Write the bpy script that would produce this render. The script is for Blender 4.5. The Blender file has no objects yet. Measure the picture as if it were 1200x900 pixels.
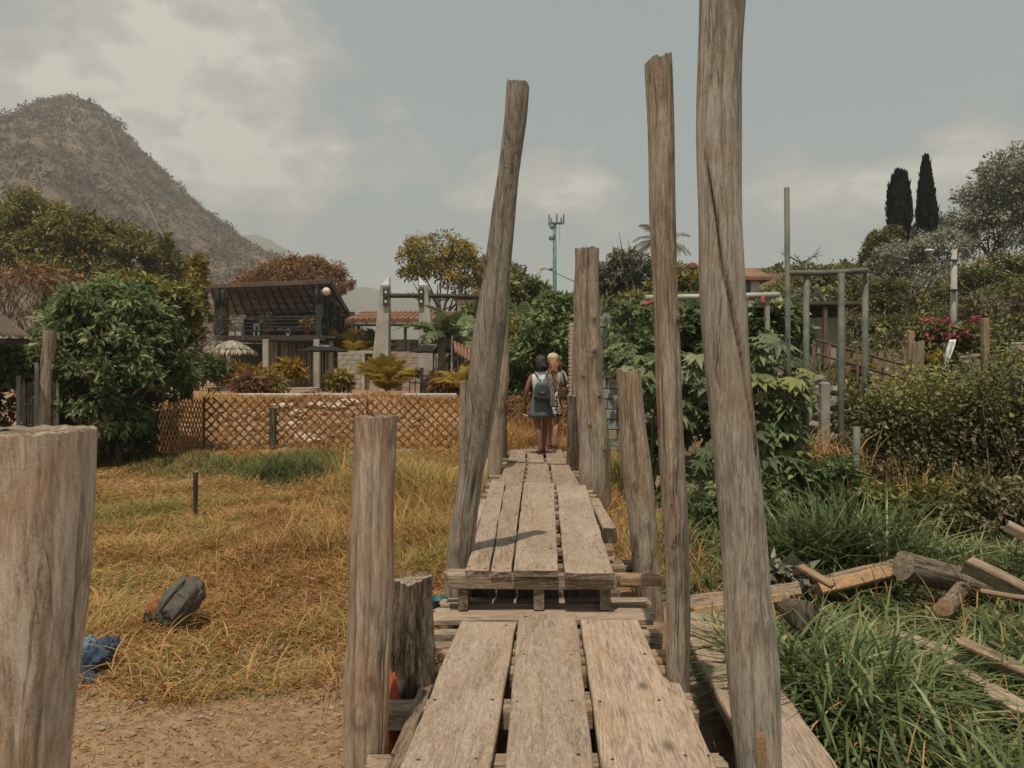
import bpy, math, random
import numpy as np
from mathutils import Vector, Matrix, noise

random.seed(7)
rng = np.random.default_rng(7)
R = math.radians
C = bpy.context.scene.collection
SC = bpy.context.scene

# ------------------------------------------------------------ camera, sky, sun, exposure
H = 2.1                                   # eye height above the low ground
FPX, CX, HY = 900.0, 600.0, 440.0         # focal length, centre and horizon in photo pixels
cam_d = bpy.data.cameras.new("camera")
cam = bpy.data.objects.new("camera", cam_d)
C.objects.link(cam)
cam.location = (0, 0, H)
cam.rotation_euler = (R(90), 0, 0)
cam_d.sensor_width = 36.0
cam_d.lens = 27.0
cam_d.shift_y = -10.0 / 1200.0
cam_d.clip_start = 0.05
cam_d.clip_end = 9000
cam_d.dof.use_dof = True
cam_d.dof.focus_distance = 5.5
cam_d.dof.aperture_fstop = 11.0
SC.camera = cam

SUN_TO = Vector((-0.05, -0.34, 0.94)).normalized()
sun_d = bpy.data.lights.new("sun", 'SUN')
sun_d.energy = 2.9
sun_d.angle = R(0.53)
sun_d.color = (1.0, 0.90, 0.75)
sun = bpy.data.objects.new("sun", sun_d)
C.objects.link(sun)
sun.rotation_euler = SUN_TO.to_track_quat('Z', 'Y').to_euler()
sun.location = (-10, -5, 60)

world = bpy.data.worlds.new("World")
SC.world = world
world.use_nodes = True
SC.view_settings.view_transform = 'Standard'
SC.view_settings.look = 'None'
SC.view_settings.exposure = 0.45
SC.view_settings.gamma = 1.0
SC.cycles.use_denoising = True
SC.cycles.max_bounces = 6
SC.cycles.transparent_max_bounces = 8
SC.cycles.volume_bounces = 1


class NT:
    """small wrapper to write node trees briefly"""
    def __init__(s, tree):
        s.t = tree; s.t.nodes.clear()
    def n(s, kind, **kw):
        nd = s.t.nodes.new(kind)
        ins = kw.pop('ins', {})
        for k, v in kw.items(): setattr(nd, k, v)
        for k, v in ins.items(): s.set(nd, k, v)
        return nd
    def set(s, nd, k, v):
        sock = nd.inputs[k]
        if isinstance(v, bpy.types.NodeSocket): s.t.links.new(v, sock)
        elif isinstance(v, bpy.types.Node): s.t.links.new(v.outputs[0], sock)
        else:
            if isinstance(v, (tuple, list)) and len(v) == 3 and sock.type == 'RGBA': v = (*v, 1)
            sock.default_value = v
    def math(s, op, a, b=0.0, clamp=False):
        nd = s.n('ShaderNodeMath', operation=op, use_clamp=clamp)
        s.set(nd, 0, a); s.set(nd, 1, b)
        return nd.outputs[0]
    def mix(s, f, a, b, mode='MIX'):
        nd = s.n('ShaderNodeMix', data_type='RGBA', blend_type=mode)
        s.set(nd, 0, f); s.set(nd, 6, a); s.set(nd, 7, b)
        return nd.outputs[2]
    def ramp(s, f, stops, interp='LINEAR'):
        nd = s.n('ShaderNodeValToRGB'); nd.color_ramp.interpolation = interp
        e = nd.color_ramp.elements
        while len(e) < len(stops): e.new(0.5)
        for el, (p, c) in zip(e, stops):
            el.position = p
            el.color = (c, c, c, 1) if isinstance(c, (int, float)) else (*c, 1)
        s.set(nd, 0, f)
        return nd.outputs[0]
    def noise(s, vec, scale, detail=4, rough=0.55, dist=0.0):
        nd = s.n('ShaderNodeTexNoise')
        s.set(nd, 'Vector', vec); nd.inputs['Scale'].default_value = scale
        nd.inputs['Detail'].default_value = detail; nd.inputs['Roughness'].default_value = rough
        nd.inputs['Distortion'].default_value = dist
        return nd.outputs[0]
    def map(s, vec, scale=(1, 1, 1), loc=(0, 0, 0)):
        nd = s.n('ShaderNodeMapping')
        s.set(nd, 'Vector', vec); nd.inputs['Scale'].default_value = scale; nd.inputs['Location'].default_value = loc
        return nd.outputs[0]


# sky: hazy daylight, pale clouds by direction
w = NT(world.node_tree)
sky = w.n('ShaderNodeTexSky', sky_type='NISHITA', sun_disc=False)
sky.sun_elevation = math.asin(SUN_TO.z)
sky.sun_rotation = math.atan2(SUN_TO.x, SUN_TO.y)
sky.air_density = 1.0; sky.dust_density = 4.0; sky.ozone_density = 1.0
hs = w.n('ShaderNodeHueSaturation', ins={'Saturation': 0.38, 'Value': 1.0, 'Color': sky.outputs[0]})
tint = w.mix(1.0, hs.outputs[0], (1.03, 1.02, 0.97), 'MULTIPLY')
tcw = w.n('ShaderNodeTexCoord').outputs['Generated']
sep = w.n('ShaderNodeSeparateXYZ', ins={0: tcw})
dx, dy, dz = sep.outputs[0], sep.outputs[1], sep.outputs[2]
even = w.mix(0.90, tint, (1.92, 2.42, 2.50))
cl_vec = w.map(tcw, (1.0, 1.0, 1.5))
cn = w.noise(cl_vec, 6.0, 10, 0.60, 0.15)
cn2 = w.noise(w.map(tcw, (1, 1, 1.8), (3, 1, 2)), 9.0, 8, 0.6, 0.2)


def sky_blob(px, py, sx, sy):
    d = Vector(((px - CX) / FPX, 1, (HY - py) / FPX)).normalized()
    a = w.math('DIVIDE', w.math('SUBTRACT', dx, d.x), sx / FPX)
    b = w.math('DIVIDE', w.math('SUBTRACT', dz, d.z), sy / FPX)
    front = w.math('GREATER_THAN', dy, 0.0)
    r2 = w.math('ADD', w.math('MULTIPLY', a, a), w.math('MULTIPLY', b, b))
    g = w.math('EXPONENT', w.math('MULTIPLY', r2, -1.0))
    return w.math('MULTIPLY', g, front)


cover = None
for (px, py, sx, sy, k) in ((120, 40, 170, 90, .36), (235, 150, 95, 85, .34), (280, 40, 60, 70, .28), (40, 60, 200, 80, .20), (320, 220, 65, 46, .27), (500, 190, 60, 30, .20),
                            (605, 205, 55, 40, .31), (690, 235, 75, 36, .28), (570, 240, 60, 30, .18), (960, 245, 180, 44, .24), (1110, 210, 110, 30, .20), (900, 200, 60, 30, .14),
                            (-220, 120, 200, 140, .25), (1500, 120, 220, 90, .25)):
    b = w.math('MULTIPLY', sky_blob(px, py, sx, sy), k)
    cover = b if cover is None else w.math('ADD', cover, b)
cover = w.math('MINIMUM', cover, 0.42)
dens = w.math('ADD', w.math('ADD', w.math('MULTIPLY', cn, 0.9), w.math('MULTIPLY', cn2, 0.35)), cover)
mask = w.ramp(dens, [(0.765, 0.0), (0.795, 0.40), (0.85, 0.72), (1.0, 1.0)], 'EASE')
shade = w.ramp(w.math('ADD', w.math('MULTIPLY', dens, 0.62), w.math('MULTIPLY', cn2, 0.62)), [(0.74, (2.55, 2.68, 2.58)), (0.86, (3.1, 3.05, 2.82)), (0.95, (3.9, 3.72, 3.3)), (1.04, (4.7, 4.45, 3.9))])
full = w.mix(mask, even, shade)
hz = w.ramp(dz, [(0.0, 0.5), (0.24, 0.0)])
full = w.mix(hz, full, (2.65, 2.78, 2.62))
bg = w.n('ShaderNodeBackground', ins={'Color': full, 'Strength': 0.10})
wo = w.n('ShaderNodeOutputWorld'); w.set(wo, 'Surface', bg.outputs[0])


# ------------------------------------------------------------ geometry helpers
def P(px, py, Y):
    return Vector(((px - CX) / FPX * Y, Y, H - (py - HY) / FPX * Y))


def D(px, py, z):
    Y = (H - z) * FPX / (py - HY)
    return Vector(((px - CX) / FPX * Y, Y, z))


def sstep(a, b, x):
    t = np.clip((np.asarray(x, float) - a) / (b - a), 0, 1)
    return t * t * (3 - 2 * t)


def gz(x, y):
    """height of the ground"""
    x = np.asarray(x, float); y = np.asarray(y, float)
    z = 0.1 + 0.036 * (np.clip(y, -20, 16) - 4)
    z = z + 0.92 * sstep(16.6, 21.5, y) * sstep(0.5, -2.5, x) + 0.55 * sstep(15, 20, y) * sstep(-2.5, 0.5, x)
    z = z + 0.22 * sstep(12.6, 14, y) * np.exp(-((x - 0.5) / 1.1) ** 4) * sstep(20, 16, y)
    right = sstep(2.0, 6.5, x) * np.clip(y - 12, 0, 45) * 0.2
    z = z + right
    amp = np.clip((60 - y) / 40, 0, 1)
    z = z + amp * (0.05 * np.sin(x * 1.3 + 0.6 * y) * np.sin(y * 0.9 - 0.3 * x) + 0.03 * np.sin(2.9 * x + 1.7 * y + 1) + 0.045 * np.sin(3.9 * x + 1.2 * np.sin(2.1 * y)) * np.sin(3.1 * y + x) + 0.012 * np.sin(7 * x - 4 * y))
    return z


def gzf(x, y): return float(gz(x, y))


def link(o, parent=None):
    C.objects.link(o)
    if parent is not None: o.parent = parent
    return o


def tag(o, label=None, cat=None, group=None, kind=None):
    if label: o['label'] = label
    if cat: o['category'] = cat
    if group: o['group'] = group
    if kind: o['kind'] = kind
    return o


def thing(name, label, cat, loc=(0, 0, 0), rz=0.0, group=None):
    o = bpy.data.objects.new(name, None)
    o.empty_display_size = 0.1
    o.location = loc; o.rotation_euler = (0, 0, rz)
    C.objects.link(o)
    return tag(o, label, cat, group)


def np_mesh(name, v, faces=None, quads=None, tris=None, tone=None):
    """v (n,3); quads (m,4) and/or tris (m,3) arrays, or a list of faces"""
    me = bpy.data.meshes.new(name)
    if faces is not None:
        me.from_pydata([tuple(a) for a in v], [], faces)
    else:
        v = np.asarray(v, np.float32)
        q = np.zeros((0, 4), np.int32) if quads is None else np.asarray(quads, np.int32)
        t = np.zeros((0, 3), np.int32) if tris is None else np.asarray(tris, np.int32)
        me.vertices.add(len(v)); me.vertices.foreach_set('co', v.ravel())
        me.loops.add(q.size + t.size)
        me.loops.foreach_set('vertex_index', np.concatenate([q.ravel(), t.ravel()]))
        me.polygons.add(len(q) + len(t))
        st = np.concatenate([np.arange(len(q)) * 4, q.size + np.arange(len(t)) * 3]).astype(np.int32)
        me.polygons.foreach_set('loop_start', st)
    if tone is not None:
        a = me.attributes.new('tone', 'FLOAT', 'POINT')
        a.data.foreach_set('value', np.asarray(tone, np.float32))
    me.update(calc_edges=True)
    me.validate()
    return me


def mobj(name, me, mat, parent=None, smooth=False, matrix=None):
    if mat is not None and len(me.materials) == 0: me.materials.append(mat)
    o = bpy.data.objects.new(name, me)
    link(o, parent)
    if matrix is not None: o.matrix_local = matrix
    if smooth: me.polygons.foreach_set('use_smooth', [True] * len(me.polygons))
    return o


class MB:
    """collects simple shapes for ONE mesh object"""
    def __init__(s): s.v = []; s.f = []
    def add(s, vs, fs):
        b = len(s.v); s.v.extend(Vector(a) for a in vs); s.f.extend([tuple(b + i for i in f) for f in fs]); return s
    def box(s, c, size, m=None):
        hx, hy, hz_ = (a / 2 for a in size)
        vs = [Vector((x, y, z)) for x in (-hx, hx) for y in (-hy, hy) for z in (-hz_, hz_)]
        if m is not None: vs = [m @ v for v in vs]
        vs = [v + Vector(c) for v in vs]
        return s.add(vs, [(0, 1, 3, 2), (4, 6, 7, 5), (0, 4, 5, 1), (2, 3, 7, 6), (0, 2, 6, 4), (1, 5, 7, 3)])
    def cbox(s, c, size, ch=0.01, m=None):
        """box with chamfered edges"""
        hx, hy, hz_ = (a / 2 for a in size)
        ch = min(ch, hx * .9, hy * .9, hz_ * .9)
        ring = lambda z, i: [Vector((sx * (hx - a - i), sy * (hy - b - i), z)) for sx, sy, a, b in
                             ((-1, -1, ch, 0), (1, -1, ch, 0), (1, -1, 0, ch), (1, 1, 0, ch), (1, 1, ch, 0), (-1, 1, ch, 0), (-1, 1, 0, ch), (-1, -1, 0, ch))]
        vs = ring(-hz_, ch) + ring(-hz_ + ch, 0) + ring(hz_ - ch, 0) + ring(hz_, ch)
        if m is not None: vs = [m @ v for v in vs]
        vs = [v + Vector(c) for v in vs]
        fs = [tuple(range(7, -1, -1)), tuple(range(24, 32))]
        for k in range(3):
            for i in range(8):
                j = (i + 1) % 8
                fs.append((k * 8 + i, k * 8 + j, k * 8 + 8 + j, k * 8 + 8 + i))
        return s.add(vs, fs)
    def tube(s, path, rad, seg=8, cap=True):
        path = [Vector(p) for p in path]
        if not isinstance(rad, (list, tuple)): rad = [rad] * len(path)
        vs = []; prev = None
        for i, p in enumerate(path):
            d = (path[min(i + 1, len(path) - 1)] - path[max(i - 1, 0)]).normalized()
            if prev is None:
                u = d.cross(Vector((0, 1, 0)) if abs(d.y) < .9 else Vector((1, 0, 0))).normalized()
            else:
                u = (prev - d * prev.dot(d)).normalized()
            prev = u; wv = d.cross(u)
            for k in range(seg):
                a = 2 * math.pi * k / seg
                vs.append(p + (u * math.cos(a) + wv * math.sin(a)) * rad[i])
        fs = []
        for i in range(len(path) - 1):
            for k in range(seg):
                k2 = (k + 1) % seg
                fs.append((i * seg + k, i * seg + k2, (i + 1) * seg + k2, (i + 1) * seg + k))
        if cap:
            fs.append(tuple(range(seg - 1, -1, -1))); fs.append(tuple((len(path) - 1) * seg + k for k in range(seg)))
        return s.add(vs, fs)
    def lathe(s, c, prof, seg=16, sx=1, sy=1):
        c = Vector(c); vs = []; fs = []
        for r, z in prof:
            for k in range(seg):
                a = 2 * math.pi * k / seg
                vs.append(c + Vector((math.cos(a) * r * sx, math.sin(a) * r * sy, z)))
        for i in range(len(prof) - 1):
            for k in range(seg):
                k2 = (k + 1) % seg
                fs.append((i * seg + k, i * seg + k2, (i + 1) * seg + k2, (i + 1) * seg + k))
        fs.append(tuple(range(seg - 1, -1, -1))); fs.append(tuple((len(prof) - 1) * seg + k for k in range(seg)))
        return s.add(vs, fs)
    def ball(s, c, r, seg=12, rings=8, jit=0.0, freq=3.0, seed=0):
        c = Vector(c); r = Vector(r) if not isinstance(r, (int, float)) else Vector((r, r, r))
        vs = [c + Vector((0, 0, -r.z))]; fs = []
        for i in range(1, rings):
            t = math.pi * i / rings - math.pi / 2
            for k in range(seg):
                a = 2 * math.pi * k / seg
                d = Vector((math.cos(t) * math.cos(a), math.cos(t) * math.sin(a), math.sin(t)))
                f = 1 + jit * noise.noise(d * freq + Vector((seed * 7.3, seed * 1.7, 0)))
                vs.append(c + Vector((d.x * r.x, d.y * r.y, d.z * r.z)) * f)
        vs.append(c + Vector((0, 0, r.z)))
        n = len(vs) - 1
        for k in range(seg): fs.append((0, 1 + (k + 1) % seg, 1 + k))
        for i in range(rings - 2):
            for k in range(seg):
                a = 1 + i * seg; k2 = (k + 1) % seg
                fs.append((a + k, a + k2, a + seg + k2, a + seg + k))
        b = 1 + (rings - 2) * seg
        for k in range(seg): fs.append((b + k, b + (k + 1) % seg, n))
        return s.add(vs, fs)
    def mesh(s, name): return np_mesh(name, s.v, faces=s.f)
    def build(s, name, mat, parent=None, smooth=False):
        """vertices are in world space; the parent is an unscaled Empty"""
        vs = s.v
        if parent is not None:
            inv = world_matrix(parent).inverted(); vs = [inv @ v for v in vs]
        return mobj(name, np_mesh(name, vs, faces=s.f), mat, parent, smooth)


def world_matrix(o):
    m = o.matrix_basis.copy()
    while o.parent is not None:
        o = o.parent; m = o.matrix_basis @ m
    return m


# ------------------------------------------------------------ materials
def new_mat(name):
    m = bpy.data.materials.new(name); m.use_nodes = True
    return m, NT(m.node_tree)


def finish(t, bsdf):
    o = t.n('ShaderNodeOutputMaterial'); t.set(o, 'Surface', bsdf)


def principled(t, col, rough=0.8, bump=None, bstr=0.3, bdist=0.01, spec=0.3, metal=0.0):
    b = t.n('ShaderNodeBsdfPrincipled')
    t.set(b, 'Base Color', col); t.set(b, 'Roughness', rough); t.set(b, 'Metallic', metal)
    t.set(b, 'Specular IOR Level', spec)
    if bump is not None:
        n = t.n('ShaderNodeBump', ins={'Strength': bstr, 'Distance': bdist, 'Height': bump})
        t.set(b, 'Normal', n.outputs[0])
    return b


def plain(name, col, rough=0.7, var=0.12, nscale=8.0, bstr=0.15, metal=0.0, spec=0.3, dirt=None):
    m, t = new_mat(name)
    co = t.n('ShaderNodeTexCoord').outputs['Object']
    n1 = t.noise(co, nscale, 6, 0.65)
    n2 = t.noise(co, nscale * 6, 4, 0.6)
    lo = tuple(c * (1 - var * 2) for c in col); hi = tuple(min(1, c * (1 + var * 1.6)) for c in col)
    c = t.ramp(n1, [(0.3, lo), (0.7, hi)])
    if dirt is not None:
        c = t.mix(t.ramp(t.noise(co, nscale * .5, 7, .7, .5), [(0.48, 0.0), (0.66, 0.8)]), c, dirt)
    finish(t, principled(t, c, rough, n2, bstr, 0.01, spec, metal))
    return m


def wood(name, light, mid, dark, axis='Z', fine=70.0, aniso=22.0, warm=None, warm_amt=0.0, cracks=0.6, rough=0.85, bstr=0.5, rings=0.18, knots=0.0):
    """weathered wood, grain along one local axis; 'tone' on a mesh marks fissures, knots and painted crack shade"""
    m, t = new_mat(name)
    co = t.n('ShaderNodeTexCoord').outputs['Object']
    rnd = t.n('ShaderNodeObjectInfo').outputs['Random']
    sh = t.math('MULTIPLY', rnd, 53.0)
    cmb = t.n('ShaderNodeCombineXYZ', ins={0: sh, 1: sh, 2: sh})
    v = t.n('ShaderNodeVectorMath', operation='ADD', ins={0: co, 1: cmb.outputs[0]}).outputs[0]
    ax = {'X': 0, 'Y': 1, 'Z': 2}[axis]
    def sc(s, a):
        q = [s, s, s]; q[ax] = s / a; return tuple(q)
    wob = t.noise(t.map(v, sc(9.0, 3.0), (2, 7, 1)), 1.0, 3, 0.5)
    wv = t.n('ShaderNodeCombineXYZ', ins={0: t.math('MULTIPLY', wob, 0.03), 1: t.math('MULTIPLY', wob, 0.03), 2: t.math('MULTIPLY', wob, 0.03)})
    vw = t.n('ShaderNodeVectorMath', operation='ADD', ins={0: v, 1: wv.outputs[0]}).outputs[0]
    fib = t.noise(t.map(vw, sc(fine * 1.45, aniso * .5)), 1.0, 10, 0.76, 0.35)
    med = t.noise(t.map(vw, sc(fine * .42, aniso * .55)), 1.0, 8, 0.7, 0.6)
    big = t.noise(t.map(v, sc(5.0, 4.0)), 1.0, 6, 0.65, 0.3)
    spk = t.noise(v, 190.0, 3, 0.75)
    gr = t.noise(t.map(v, sc(11.0, 18.0), (5, 5, 5)), 1.0, 2, 0.4, 0.1)
    line = t.math('SINE', t.math('MULTIPLY', gr, 95.0))
    f = t.math('ADD', t.math('MULTIPLY', fib, 0.62), t.math('ADD', t.math('MULTIPLY', med, 0.34), t.math('ADD', t.math('MULTIPLY', big, 0.30), t.math('MULTIPLY', spk, 0.24))))
    f = t.math('ADD', t.math('SUBTRACT', f, 0.25), t.math('MULTIPLY', line, 0.05 * rings))
    c = t.ramp(f, [(0.395, dark), (0.487, mid), (0.585, light)])
    if warm is not None:
        wn = t.noise(t.map(v, sc(6.0, 3.0), (4, 4, 4)), 1.0, 6, 0.7, 0.5)
        wm = t.ramp(wn, [(0.52 - .12 * warm_amt, 0.0), (0.66 - .12 * warm_amt, 0.7)])
        c = t.mix(wm, c, t.mix(0.55, warm, t.mix(1.0, warm, t.ramp(fib, [(.38, .45), (.6, 1.2)]), 'MULTIPLY')))
    # grey stains and dark weather streaks
    st = t.noise(t.map(v, sc(11.0, 7.0), (1, 8, 3)), 1.0, 6, 0.7, 0.6)
    c = t.mix(t.ramp(st, [(0.55, 0.0), (0.70, 0.42)]), c, dark)
    cr = t.noise(t.map(vw, sc(20.0, aniso * 1.1), (9, 9, 9)), 1.0, 4, 0.55, 0.25)
    cb = t.math('ABSOLUTE', t.math('SUBTRACT', cr, 0.5))
    cm = t.math('MULTIPLY', t.ramp(cb, [(0.006, 1.0), (0.022, 0.0)]), t.ramp(t.noise(t.map(v, sc(7.0, 4.0), (3, 3, 9)), 1.0, 3, .5), [(0.47, 0.0), (0.60, 1.0)]))
    cm = t.math('MULTIPLY', cm, cracks)
    blk = tuple(x * .25 for x in dark)
    c = t.mix(cm, c, blk)
    if knots:
        vo = t.n('ShaderNodeTexVoronoi', feature='F1'); t.set(vo, 'Vector', t.map(vw, sc(3.2, 1.8))); vo.inputs['Scale'].default_value = 1.0
        kd = vo.outputs['Distance']
        c = t.mix(t.ramp(kd, [(0.05 * knots, 0.95), (0.10 * knots, 0.55), (0.17 * knots, 0.0)]), c, tuple(x * .6 for x in dark))
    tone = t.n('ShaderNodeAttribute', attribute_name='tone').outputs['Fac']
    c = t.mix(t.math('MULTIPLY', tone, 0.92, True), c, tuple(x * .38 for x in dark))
    hsv = t.n('ShaderNodeHueSaturation', ins={'Color': c, 'Value': t.math('ADD', 0.80, t.math('MULTIPLY', rnd, 0.34))})
    h = t.math('SUBTRACT', t.math('ADD', t.math('MULTIPLY', fib, 0.9), t.math('ADD', t.math('MULTIPLY', spk, 0.3), t.math('MULTIPLY', line, 0.06 * rings))), t.math('MULTIPLY', cm, 0.8))
    finish(t, principled(t, hsv.outputs[0], rough, h, bstr, 0.008, 0.15))
    return m


def leaf_mat(name, stops, trans=0.25, rough=0.5, spec=0.35):
    """stops run over the per-leaf tone 0..1"""
    m, t = new_mat(name)
    tone = t.n('ShaderNodeAttribute', attribute_name='tone').outputs['Fac']
    co = t.n('ShaderNodeTexCoord').outputs['Object']
    n = t.noise(co, 1.3, 3)
    f = t.math('ADD', t.math('MULTIPLY', tone, 0.8), t.math('MULTIPLY', n, 0.25))
    c = t.ramp(f, stops)
    b = principled(t, c, rough, spec=spec)
    tr = t.n('ShaderNodeBsdfTranslucent', ins={'Color': c})
    mx = t.n('ShaderNodeMixShader', ins={0: trans, 1: b.outputs[0], 2: tr.outputs[0]})
    finish(t, mx.outputs[0])
    return m


W_POST = wood('wood_post', (.46, .385, .30), (.315, .25, .185), (.15, .112, .08), 'Z', 70, 22, (.32, .20, .115), 0.2, .7, bstr=.7)
W_POLE = wood('wood_pole_grey', (.44, .39, .32), (.31, .265, .212), (.155, .123, .093), 'Z', 75, 24, (.27, .19, .12), 0.1, .6, bstr=.6)
W_PEEL = wood('wood_peeled', (.57, .465, .365), (.405, .31, .235), (.20, .137, .095), 'Z', 55, 18, (.43, .245, .13), 0.45, .5, bstr=.4, knots=.8)
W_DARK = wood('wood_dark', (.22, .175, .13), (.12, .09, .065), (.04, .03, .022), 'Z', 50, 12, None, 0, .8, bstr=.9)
W_STUMP = wood('stump_dark', (.25, .195, .14), (.12, .09, .065), (.035, .026, .02), 'Z', 44, 9, (.20, .125, .07), 0.1, .9, bstr=1.0, rings=.5)
W_PLANK = wood('plank_grey', (.43, .335, .26), (.335, .245, .178), (.21, .15, .107), 'Y', 85, 16, (.38, .25, .15), 0.15, .45, rings=.8, knots=.8)
W_ROUGH = wood('plank_rough', (.455, .365, .285), (.345, .255, .186), (.215, .155, .112), 'Y', 95, 9, (.40, .28, .18), 0.1, .3, bstr=.9, rings=.3, knots=.5)
W_BEAM = wood('beam_wood', (.38, .30, .22), (.245, .185, .13), (.105, .075, .052), 'Y', 65, 14, (.30, .18, .09), 0.15, .7, rings=.7)
W_FRESH = wood('fresh_cut_wood', (.48, .30, .165), (.37, .215, .11), (.22, .12, .065), 'Y', 60, 12, (.34, .27, .19), 0.4, .5)
W_END = wood('end_grain', (.36, .285, .21), (.22, .165, .12), (.08, .06, .043), 'X', 40, 1.5, None, 0, .7)
W_LOG = wood('log_bark', (.31, .25, .19), (.175, .135, .10), (.055, .042, .031), 'Y', 40, 12, (.26, .165, .10), 0.1, .9, bstr=1.0)
M_KNOT = wood('knot_wood', (.27, .21, .155), (.165, .125, .088), (.07, .05, .036), 'Z', 40, 1.5, None, 0, .6)
# ------------------------------------------------------------ ground and hills
def ground_material():
    m, t = new_mat("dirt_and_straw")
    co = t.n('ShaderNodeTexCoord').outputs['Object']
    n1 = t.noise(co, 0.7, 6, 0.6); n2 = t.noise(co, 9.0, 8, 0.7); n3 = t.noise(co, 70.0, 4, 0.7)
    f = t.math('ADD', t.math('MULTIPLY', n1, .35), t.math('ADD', t.math('MULTIPLY', n2, .4), t.math('MULTIPLY', n3, .3)))
    c = t.ramp(f, [(0.40, (.155, .088, .051)), (0.50, (.28, .175, .105)), (0.60, (.40, .27, .17))])
    sp = t.noise(t.map(co, (1, 1, 1), (7, 3, 1)), 38.0, 2, .5)
    c = t.mix(t.ramp(sp, [(0.64, 0.0), (0.70, 0.7)]), c, (.40, .33, .25))
    sx = t.n('ShaderNodeSeparateXYZ', ins={0: co}); yy = sx.outputs[1]
    far = t.ramp(t.math('DIVIDE', t.math('ADD', yy, t.math('MULTIPLY', n1, 2.0)), 40.0), [(0.38, 0.0), (0.43, 0.75)])
    rgt = t.ramp(t.math('DIVIDE', t.math('ADD', sx.outputs[0], t.math('MULTIPLY', n1, 2.0)), 10.0), [(0.30, 0.0), (0.42, 0.9)])
    c = t.mix(rgt, c, t.ramp(n2, [(0.40, (.06, .045, .026)), (0.52, (.105, .08, .046)), (0.62, (.17, .125, .075))]))
    far = t.math('MULTIPLY', far, t.math('SUBTRACT', 1.0, rgt))
    c = t.mix(far, c, t.ramp(n2, [(0.40, (.19, .10, .052)), (0.52, (.31, .185, .10)), (0.62, (.42, .29, .175))]))
    h = t.math('ADD', t.math('MULTIPLY', n2, .7), t.math('MULTIPLY', n3, .5))
    finish(t, principled(t, c, 0.95, h, 0.9, 0.03, 0.1))
    return m


M_GROUND = ground_material()
gxs = np.unique(np.concatenate([np.arange(-9, 9.01, 0.16), np.sign(np.linspace(-1, 1, 81)) * (9 + 2400 * np.abs(np.linspace(-1, 1, 81)) ** 3)]))
gys = np.unique(np.concatenate([np.arange(0, 24.01, 0.18), np.linspace(24, 64, 40), -60 * np.linspace(0, 1, 14) ** 2, 64 + 2300 * np.linspace(0.05, 1, 30) ** 2]))
GX, GY = np.meshgrid(gxs, gys)
GZ = gz(GX, GY)
nx, ny = len(gxs), len(gys)
idx = np.arange(nx * ny).reshape(ny, nx)
q = np.stack([idx[:-1, :-1], idx[:-1, 1:], idx[1:, 1:], idx[1:, :-1]], -1).reshape(-1, 4)
ground = mobj('ground', np_mesh('ground', np.stack([GX, GY, GZ], -1).reshape(-1, 3), quads=q), M_GROUND, smooth=True)
tag(ground, kind='structure')


def vnoise(x, y, s, seed=0):
    """cheap smooth numpy noise"""
    r = np.random.default_rng(seed); out = 0
    for k in range(7):
        a = r.uniform(0, 6.28); fr = s * r.uniform(.6, 1.7)
        out = out + np.sin((x * math.cos(a) + y * math.sin(a)) * fr + r.uniform(0, 6.28))
    return out / 7


def hill_height(X, Y, prof, Yr, Yf, Yb, rough, seed):
    px = 600 + X / (.25 * Yr + .75 * np.minimum(Y, Yr)) * 900
    py = np.interp(px, [p[0] for p in prof], [p[1] for p in prof])
    top = H + (HY - py) / 900 * Yr
    f = np.where(Y < Yr, sstep(Yf, Yr, Y) ** .8 * .35 + .65 * np.clip((Y - Yf) / (Yr - Yf), 0, 1), 1 - .5 * sstep(Yr, Yb, Y))
    g = vnoise(X, Y * .4, .06, seed) * rough + vnoise(X, Y, .17, seed + 1) * rough * .4 + vnoise(X, Y, .5, seed + 2) * rough * .12
    return top * f + g * np.clip(f * (1.15 - f) * 3, 0.05, 1)


HILL = [(-900, 430), (-500, 350), (-300, 310), (-150, 262), (-60, 212), (0, 152), (30, 136), (62, 122), (88, 119), (112, 127), (138, 148), (160, 176), (188, 202), (222, 232), (262, 266), (300, 294), (335, 312), (380, 354), (430, 402), (500, 432), (600, 446)]


def make_hill(name, prof, Yr, Yf, Yb, x0, x1, nx, ny, rough, seed, mat):
    xs = np.linspace(x0, x1, nx); ys = np.linspace(Yf, Yb, ny)
    X, Y = np.meshgrid(xs, ys)
    Z = hill_height(X, Y, prof, Yr, Yf, Yb, rough, seed)
    Z[0, :] = -5; Z[-1, :] = -5; Z[:, 0] = -5; Z[:, -1] = -5
    i = np.arange(nx * ny).reshape(ny, nx)
    q = np.stack([i[:-1, :-1], i[:-1, 1:], i[1:, 1:], i[1:, :-1]], -1).reshape(-1, 4)
    o = mobj(name, np_mesh(name, np.stack([X, Y, Z], -1).reshape(-1, 3), quads=q), mat, smooth=True)
    return tag(o, kind='structure')


def hill_mat(name, lo, mid, hi, s):
    m, t = new_mat(name)
    co = t.n('ShaderNodeTexCoord').outputs['Object']
    n = t.noise(co, s, 8, .65); n2 = t.noise(co, s * 9, 5, .7)
    c = t.ramp(t.math('ADD', t.math('MULTIPLY', n, .6), t.math('MULTIPLY', n2, .4)), [(0.42, lo), (0.5, mid), (0.58, hi)])
    finish(t, principled(t, c, 1.0, n2, .6, 2.0, 0.0))
    return m


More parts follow.
